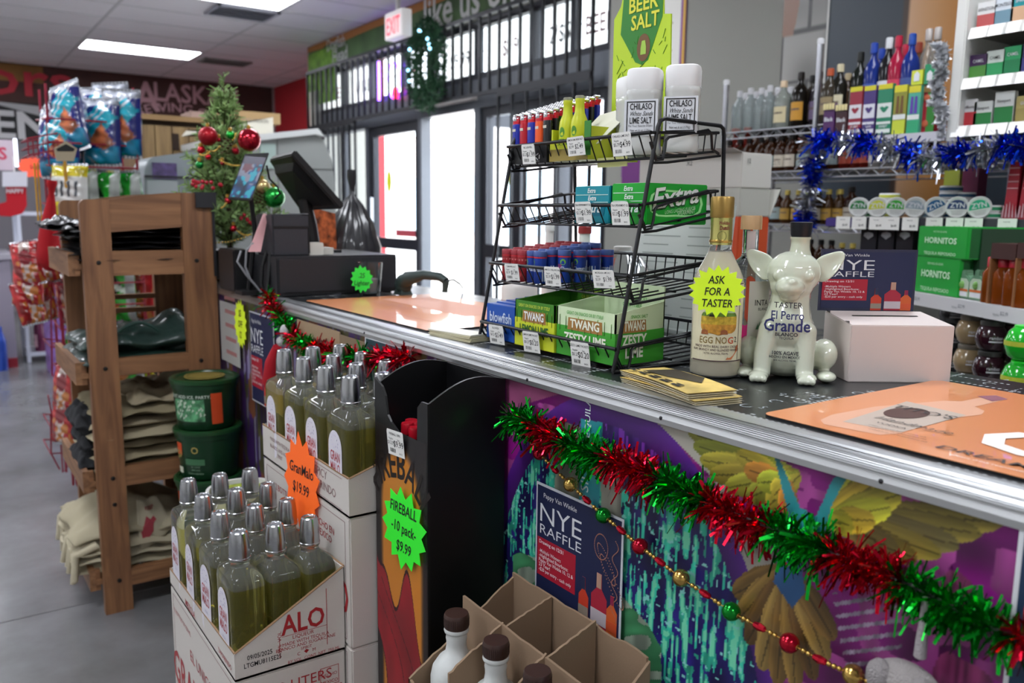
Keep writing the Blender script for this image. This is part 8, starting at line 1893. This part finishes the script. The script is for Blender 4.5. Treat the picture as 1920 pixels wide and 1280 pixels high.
def chipbag(name,fn,w=.2,h=.3,th=.045,metal_ends=True):
 """pillow bag with crimped ends, printed with fn"""
 t=thing('chip_bag','','snack bag',(0,0,0),world=False)
 rr=random.Random(len(name))
 def bulge(s):
  def f(X,Y):
   u=X/w*2-1;v=Y/h*2-1;b=th*np.sqrt(np.clip(1-u**4,0,1))*np.sqrt(np.clip(1-np.abs(v)**3.2,0,1))
   return s*b+.006*np.sin(X*90+Y*40)*np.abs(v)**2+.004*np.sin(Y*130+X*50+1)*(1-u*u)
  return f
 painted('front_foil',(Vector((0,w/2,0)),NY,Z_),w,h,26,36,fn,t,.22,coat=.6,bulge=bulge(1),mname='chip_foil')
 painted('rear_foil',(Vector((0,-w/2,0)),Y_,Z_),w,h,12,16,fn,t,.22,coat=.6,bulge=bulge(1),mname='chip_foil')
 m=MB()
 for z0,z1 in((-.012,.004),(h-.004,h+.012)):
  P=[]
  n=20
  for i in range(n):a=w/2-w*i/n;b=w/2-w*(i+1)/n;k=.003*(-1)**i;m.poly([(k,a,z0),(-k,b,z0),(-k,b,z1),(k,a,z1)])
 m.build('crimped_seal',mat('#b9bcc4',.2,.9,'silver_foil'),t);return t
def P_(X,Y,w,h,pts):return inpoly(X,Y,[(a*w,b*h)for a,b in pts])
def blue(X,Y):
 w,h=.2,.3;n=vnoise(X,Y,30,30,1);C=np.ones(X.shape+(3,))*hx('#1c2470');C=np.where((P_(X,Y,w,h,[(0,.5),(.6,1),(1,.7),(.5,.3)]))[...,None],hx('#149ab0'),C)
 C=np.where(P_(X,Y,w,h,[(0,0),(1,0),(1,.28),(0,.2)])[...,None],hx('#1280a8')*(.7+.6*n)[...,None],C);C=np.where(P_(X,Y,w,h,[(.3,.35),(.65,.62),(.95,.3),(.7,.2)])[...,None],hx('#b0603a')*(.6+.7*n)[...,None],C)
 for e in(.0,.04):C=np.where((np.abs((Y/h-.5)-(X/w-.5)*.6-.18-e*3)<.02)[...,None],hx('#c9cdd6'),C)
 C=np.where(P_(X,Y,w,h,[(.05,.72),(.4,.95),(.38,1),(.02,.85)])[...,None],hx('#c9c6cc'),C);C=np.where(((Y>.27))[...,None],hx('#a9adb8')*(.6+.7*n)[...,None],C)
 return C
def green(X,Y):
 w,h=.2,.3;n=vnoise(X,Y,30,30,2);C=np.ones(X.shape+(3,))*hx('#189a22')*(.75+.5*n)[...,None]
 C=np.where((np.hypot(X/w-.5,(Y/h-.6)*1.6)<.27)[...,None],hx('#17261a'),C);C=np.where((np.abs((Y/h-.62)+(X/w-.5)*.3)<.05)[...,None],hx('#c9d8c8'),C);C=np.where(P_(X,Y,w,h,[(.3,.3),(.7,.3),(.5,.08)])[...,None],hx('#a8682c'),C)
 C=np.where((X>.17)[...,None],hx('#b4bab6')*(.6+.6*n)[...,None],C);return C
def redb(X,Y):
 w,h=.2,.3;n=vnoise(X,Y,40,20,3);C=np.ones(X.shape+(3,))*hx('#a01e22')*(.7+.6*n)[...,None];C=np.where((np.abs(X/w-.5)<.16)[...,None],hx('#b9a8a0'),C)
 C=np.where(((n>.6)&(Y<.16))[...,None],hx('#b06a2c'),C);C=np.where((np.hypot(X/w-.5,Y/h-.62)<.2)[...,None],hx('#7a1420'),C);return C
def yel(X,Y):
 w,h=.2,.3;n=vnoise(X,Y,40,40,4);C=np.ones(X.shape+(3,))*hx('#c9b81e')*(.8+.3*n)[...,None];C=np.where(((Y>.1)&(Y<.24))[...,None],hx('#c9c9c6'),C)
 C=np.where(((np.sin(X*170)>.1)&(Y>.13)&(Y<.21)&(X>.02)&(X<.18))[...,None],hx('#2b3038'),C);return C
protos_c={k:chipbag(k,f)for k,f in(('blue',blue),('green',green),('red',redb),('yellow',yel))}
used_c=set()
def bag(kind,loc,rot,label,group,s=1):
 if kind not in used_c:used_c.add(kind);o=protos_c[kind];o.location=loc
 else:o=dup(protos_c[kind],loc)
 o.rotation_euler=rot;o['label']=label;o['group']=group;o.scale=(s,s,s);return o
zt=LV[0]+.01
for k,(px,y,py)in enumerate(((140,4.26,155),(190,4.26,185),(228,4.26,170),(120,4.42,190),(175,4.42,165),(218,4.42,158),(108,4.3,205))):
 p=at(px,240,'y',y);top=at(px,py,'y',y).z;bag('blue',Vector((p.x,y,top-.29)),(random.uniform(-.25,.1),random.uniform(-.1,.1),random.uniform(.5,.9)),'blue foil chip bag on top of the red rack, %s'%('front left','front middle','front right','rear left','rear middle','rear right','leaning out at the left side')[k],'blue chip bags on the top tier',.95)
for k,(px,y)in enumerate(((150,4.26),(190,4.26),(230,4.26),(165,4.42),(210,4.42))):
 p=at(px,300,'y',y);bag('green',Vector((p.x,y,LV[1]+.06)),(random.uniform(-.12,.12),.0,random.uniform(.5,1.0)),'green chip bag on the second tier of the red rack, %s'%('front left','front middle','front right','rear left','rear right')[k],'green chip bags on the second tier',1.0)
for z,kk,nm in((LV[2],('red','yellow','green','red'),'third'),(LV[3],('green','red','green','yellow'),'fourth'),(.08,('green','red','green','green'),'lowest')):
 for k,kd in enumerate(kk):
  bag(kd,Vector((sx0+.08+.09*k,4.3+.08*(k%2),z+.012)),(random.uniform(-.1,.1),0,random.uniform(.3,1.1)),'%s chip bag on the %s tier of the red rack, %s from the left'%(kd,nm,cn5[k]),'chip bags on the %s tier'%nm,.95)
p=at(130,390,'y',4.12);bag('yellow',Vector((p.x,4.12,at(130,415,'y',4.12).z)),(0,.1,.9),'yellow and white chip bag hanging in front of the red rack','hanging chip bags',.8)
for k,(px,py,z)in enumerate(((55,470,0),(48,510,0),(70,500,1),(85,470,1),(62,545,0),(85,540,1))):
 p=at(px,py,'y',4.15+.1*z);p.z-=.14;bag('red',p,(random.uniform(-.5,.1),.2,1.2+.2*k),'red snack bag clipped on the left side of the red rack, %s'%('upper outer','middle outer','middle inner','upper inner','lowest outer','lowest inner')[k],'snack bags clipped at the side',.6)
for k,(px,py)in enumerate(((120,730),(118,790))):
 p=at(px,py,'y',4.15);p.z-=.1;bag('red',p,(0,.15,.6),'%s orange-brown snack bag low on the left of the red rack'%('upper','lower')[k],'low snack bags at the side',.7)
hb=thing('rack_sign','tan house-shaped sign board on a yellow stick in front of the snack rack','sign',at(122,350,'y',4.1))
pz_=lambda px,py,y=4.1:at(px,py,'y',y)
O=pz_(102,302);P=[((pz_(a,b).x-O.x),(pz_(a,b).z-O.z))for a,b in((106,302),(138,302),(144,279),(123,264),(101,279))]
MB().prism(P,(O,X_,Z_),.008).build('board',mat('#b3a68c',.6),hb);m=MB();P2=[(.5*(P[2][0]+P[4][0])+(p[0]-.5*(P[2][0]+P[4][0]))*.8,p[1]*.8+.012)for p in P]
P3=[((pz_(a,b).x-O.x),(pz_(a,b).z-O.z))for a,b in((107,284),(137,284),(140,279),(123,270),(105,279))]
MB().prism(P3,(O-Y_*.0085,X_,Z_),.002).build('black_print',INK,hb)
MB().box((pz_(119,310).x,4.1,pz_(119,352).z),(pz_(125,310).x,4.108,O.z+.01)).build('yellow_stick',mat('#c9952a',.5),hb)
ht=thing('felt_hat','long red felt santa hat hanging on the left of the snack rack','hat',pz_(97,505,4.05))
P=[pz_(97,338,4.05),pz_(96,375,4.05),pz_(92,420,4.05),pz_(92,470,4.05),pz_(96,508,4.05)]
MB().tube(catmull(P,4),[.02,.022,.014,.012,.016,.02,.024,.028,.032,.036,.04,.043,.046,.05,.045,.03,.01],14).build('felt',mat('#9a0a16',.95),ht,smooth=60)
MB().box((pz_(106,470,4.0).x,4.0,pz_(106,475,4.0).z),(pz_(111,470,4.0).x,4.01,pz_(106,462,4.0).z)).build('tag',WHT,ht)
for k in range(2):m=MB();a=pz_(64+6*k,305,4.3);m.tube([a,a-Z_*.26],.004,5);m.build('yellow_strap',mat('#c9952a',.6),sr)
# far left
ws=thing('white_shelf','white wire bottle shelf far away at the left, lit from inside','shelving',(1.0,8.35,0))
wy0,wy1,wx0,wx1=8.2,8.6,.66,1.7;WS=mat('#c3c7d4',.4)
for x in(wx0,wx1):
 for y in(wy0,wy1):MB().box((x-.015,y-.015,0),(x+.015,y+.015,1.3)).build('post',WS,ws)
for z in(.08,.47,.9,1.28):MB().box((wx0,wy0,z-.03),(wx1,wy1,z)).build('shelf',WS,ws)
wbp=bottle(None,'#5a2440','#d8d8e0',.045,.33,'#c9a0a8',None,2,None,0)
for k in range(14):
 z=.08 if k<7 else .47;x=wx0+.1+.13*(k%7)
 o=wbp if k==0 else dup(wbp,None)
 o.location=(x,wy0+.08,z);o['label']='plum bottle on the %s board of the far white shelf, %s from the left'%('lowest' if k<7 else 'upper',ordn(k%7+1));o['group']='bottles on the far white shelf'
MB().lathe([(.07,0),(.075,.005),(.075,.12),(.06,.125)],(wx0+.22,wy0+.25,.47),n=20).build('blue_tub',mat('#1f4a9a',.4),label='blue tub on the upper shelf of the far white shelf',cat='tub')
cl=thing('beverage_cooler','tall dark beverage cooler with lit edges at the far left','cooler',(-.2,8.2,0))
MB().box((-1.2,8.0,0),(.56,8.9,.9)).build('base_cabinet',mat('#8d8694',.5),cl);MB().box((-1.2,7.99,0),(.56,8.0,.08)).build('red_kick_strip',mat('#8a1c2a',.5),cl)
MB().box((-1.2,7.96,.9),(.6,8.95,.94)).build('worktop',mat('#9a97a0',.4),cl)
MB().box((-1.2,8.5,.94),(.5,8.9,1.75)).build('upper_cabinet',mat('#3a3840',.4),cl)
for px,a,b in((28,260,312),(16,265,315)):
 p=at(px,a,'y',8.4);q=at(px,b,'y',8.4);MB().box((p.x-.012,8.4,q.z),(p.x+.012,8.42,p.z)).build('light_strip',mat('#e8ecff',.4,emit=3),cl)
p=at(10,285,'y',8.3);MB().box((p.x-.4,8.3,p.z-.15),(p.x+.06,8.31,p.z+.1)).build('display_sign',mat('#b7a8b4',.5),cl);m=MB();m.txt('S',(Vector((p.x-.02,8.298,p.z-.06)),X_,Z_),.14,'c',.02);m.build('lettering',mat('#b02a4a',.5),cl)
wb=MB().lathe([(.04,0),(.042,.01),(.042,.24),(.02,.32),(.018,.36)],(at(0,600,'y',7.9).x-.01,7.9,.0),n=20).build('blue_bottle',mat('#2a4aa8',.3),label='blue bottle at the very left edge of the picture',cat='bottle')
st=thing('stocking','red christmas stocking with white cuff hanging at the far left','christmas stocking',at(25,400,'y',7.85));S=lambda px,py:at(px,py,'y',7.85)
O=S(0,405);PS=[(S(a,b).x-O.x,S(a,b).z-O.z)for a,b in((10,345),(48,345),(50,385),(42,400),(20,406),(0,405),(-6,395),(-2,382),(12,378))]
MB().prism(PS,(O,X_,Z_),.03).build('felt',mat('#a81220',.95,bump=.5,bscale=200),st,bevel=.004)
PS=[(S(a,b).x-O.x,S(a,b).z-O.z)for a,b in((4,350),(50,350),(50,322),(4,322))];MB().prism(PS,(O-Y_*.015,X_,Z_),.03).build('white_cuff',mat('#cfcdd6',.95,bump=.8,bscale=200),st)
m=MB();m.txt('HAPPY',(Vector((S(28,360).x,7.815,S(28,362).z)),X_,Z_),.05,'c',.01,.8);m.build('lettering',WHP,st)
m=MB();p=S(27,322);m.tube([p,p+Z_*.12],.004,5);m.build('hanging_loop',WHT,st)
star_card('orange star card hanging far left above the shelf',at(66,313,'y',8.0),X_,Z_,.13,'#ff5a3a',[('SALE',0)],.05,.05,14,.7,.82,3)
star_card('turquoise star card hanging far left beside the orange one',at(93,300,'y',8.0),X_,Z_,.09,'#3ad0a8',[('NEW',0)],.04,.05,14,.8,.82,4)
dsp=thing('display_bin','purple and white boxed display behind the snack rack at the far left','display',(.9,7.4,0))
MB().box((.75,7.4,0),(1.25,7.8,.75)).build('body',mat('#7a5a9a',.5,var=.8,vscale=14),dsp)
for k,(x,y,h,c)in enumerate(((1.3,8.9,1.4,'#9a8a3a'),(1.75,9.2,1.6,'#7d3a4a'),(2.3,9.6,1.5,'#4a6a8a'))):
 t=thing('stacked_cases',('yellow','wine red','blue')[k]+' stack of drink cases at the far end of the shop','cases',(x,y,0),group='stacks of cases at the far end')
 for i in range(int(h/.3)):
  for j in range(2):MB().box((x-.2+.21*j,y,.3*i+.003),(x+.0+.21*j,y+.3,.3*(i+1)-.004)).build('case',mat(c,.5,var=.4,vscale=9),t,bevel=.004)
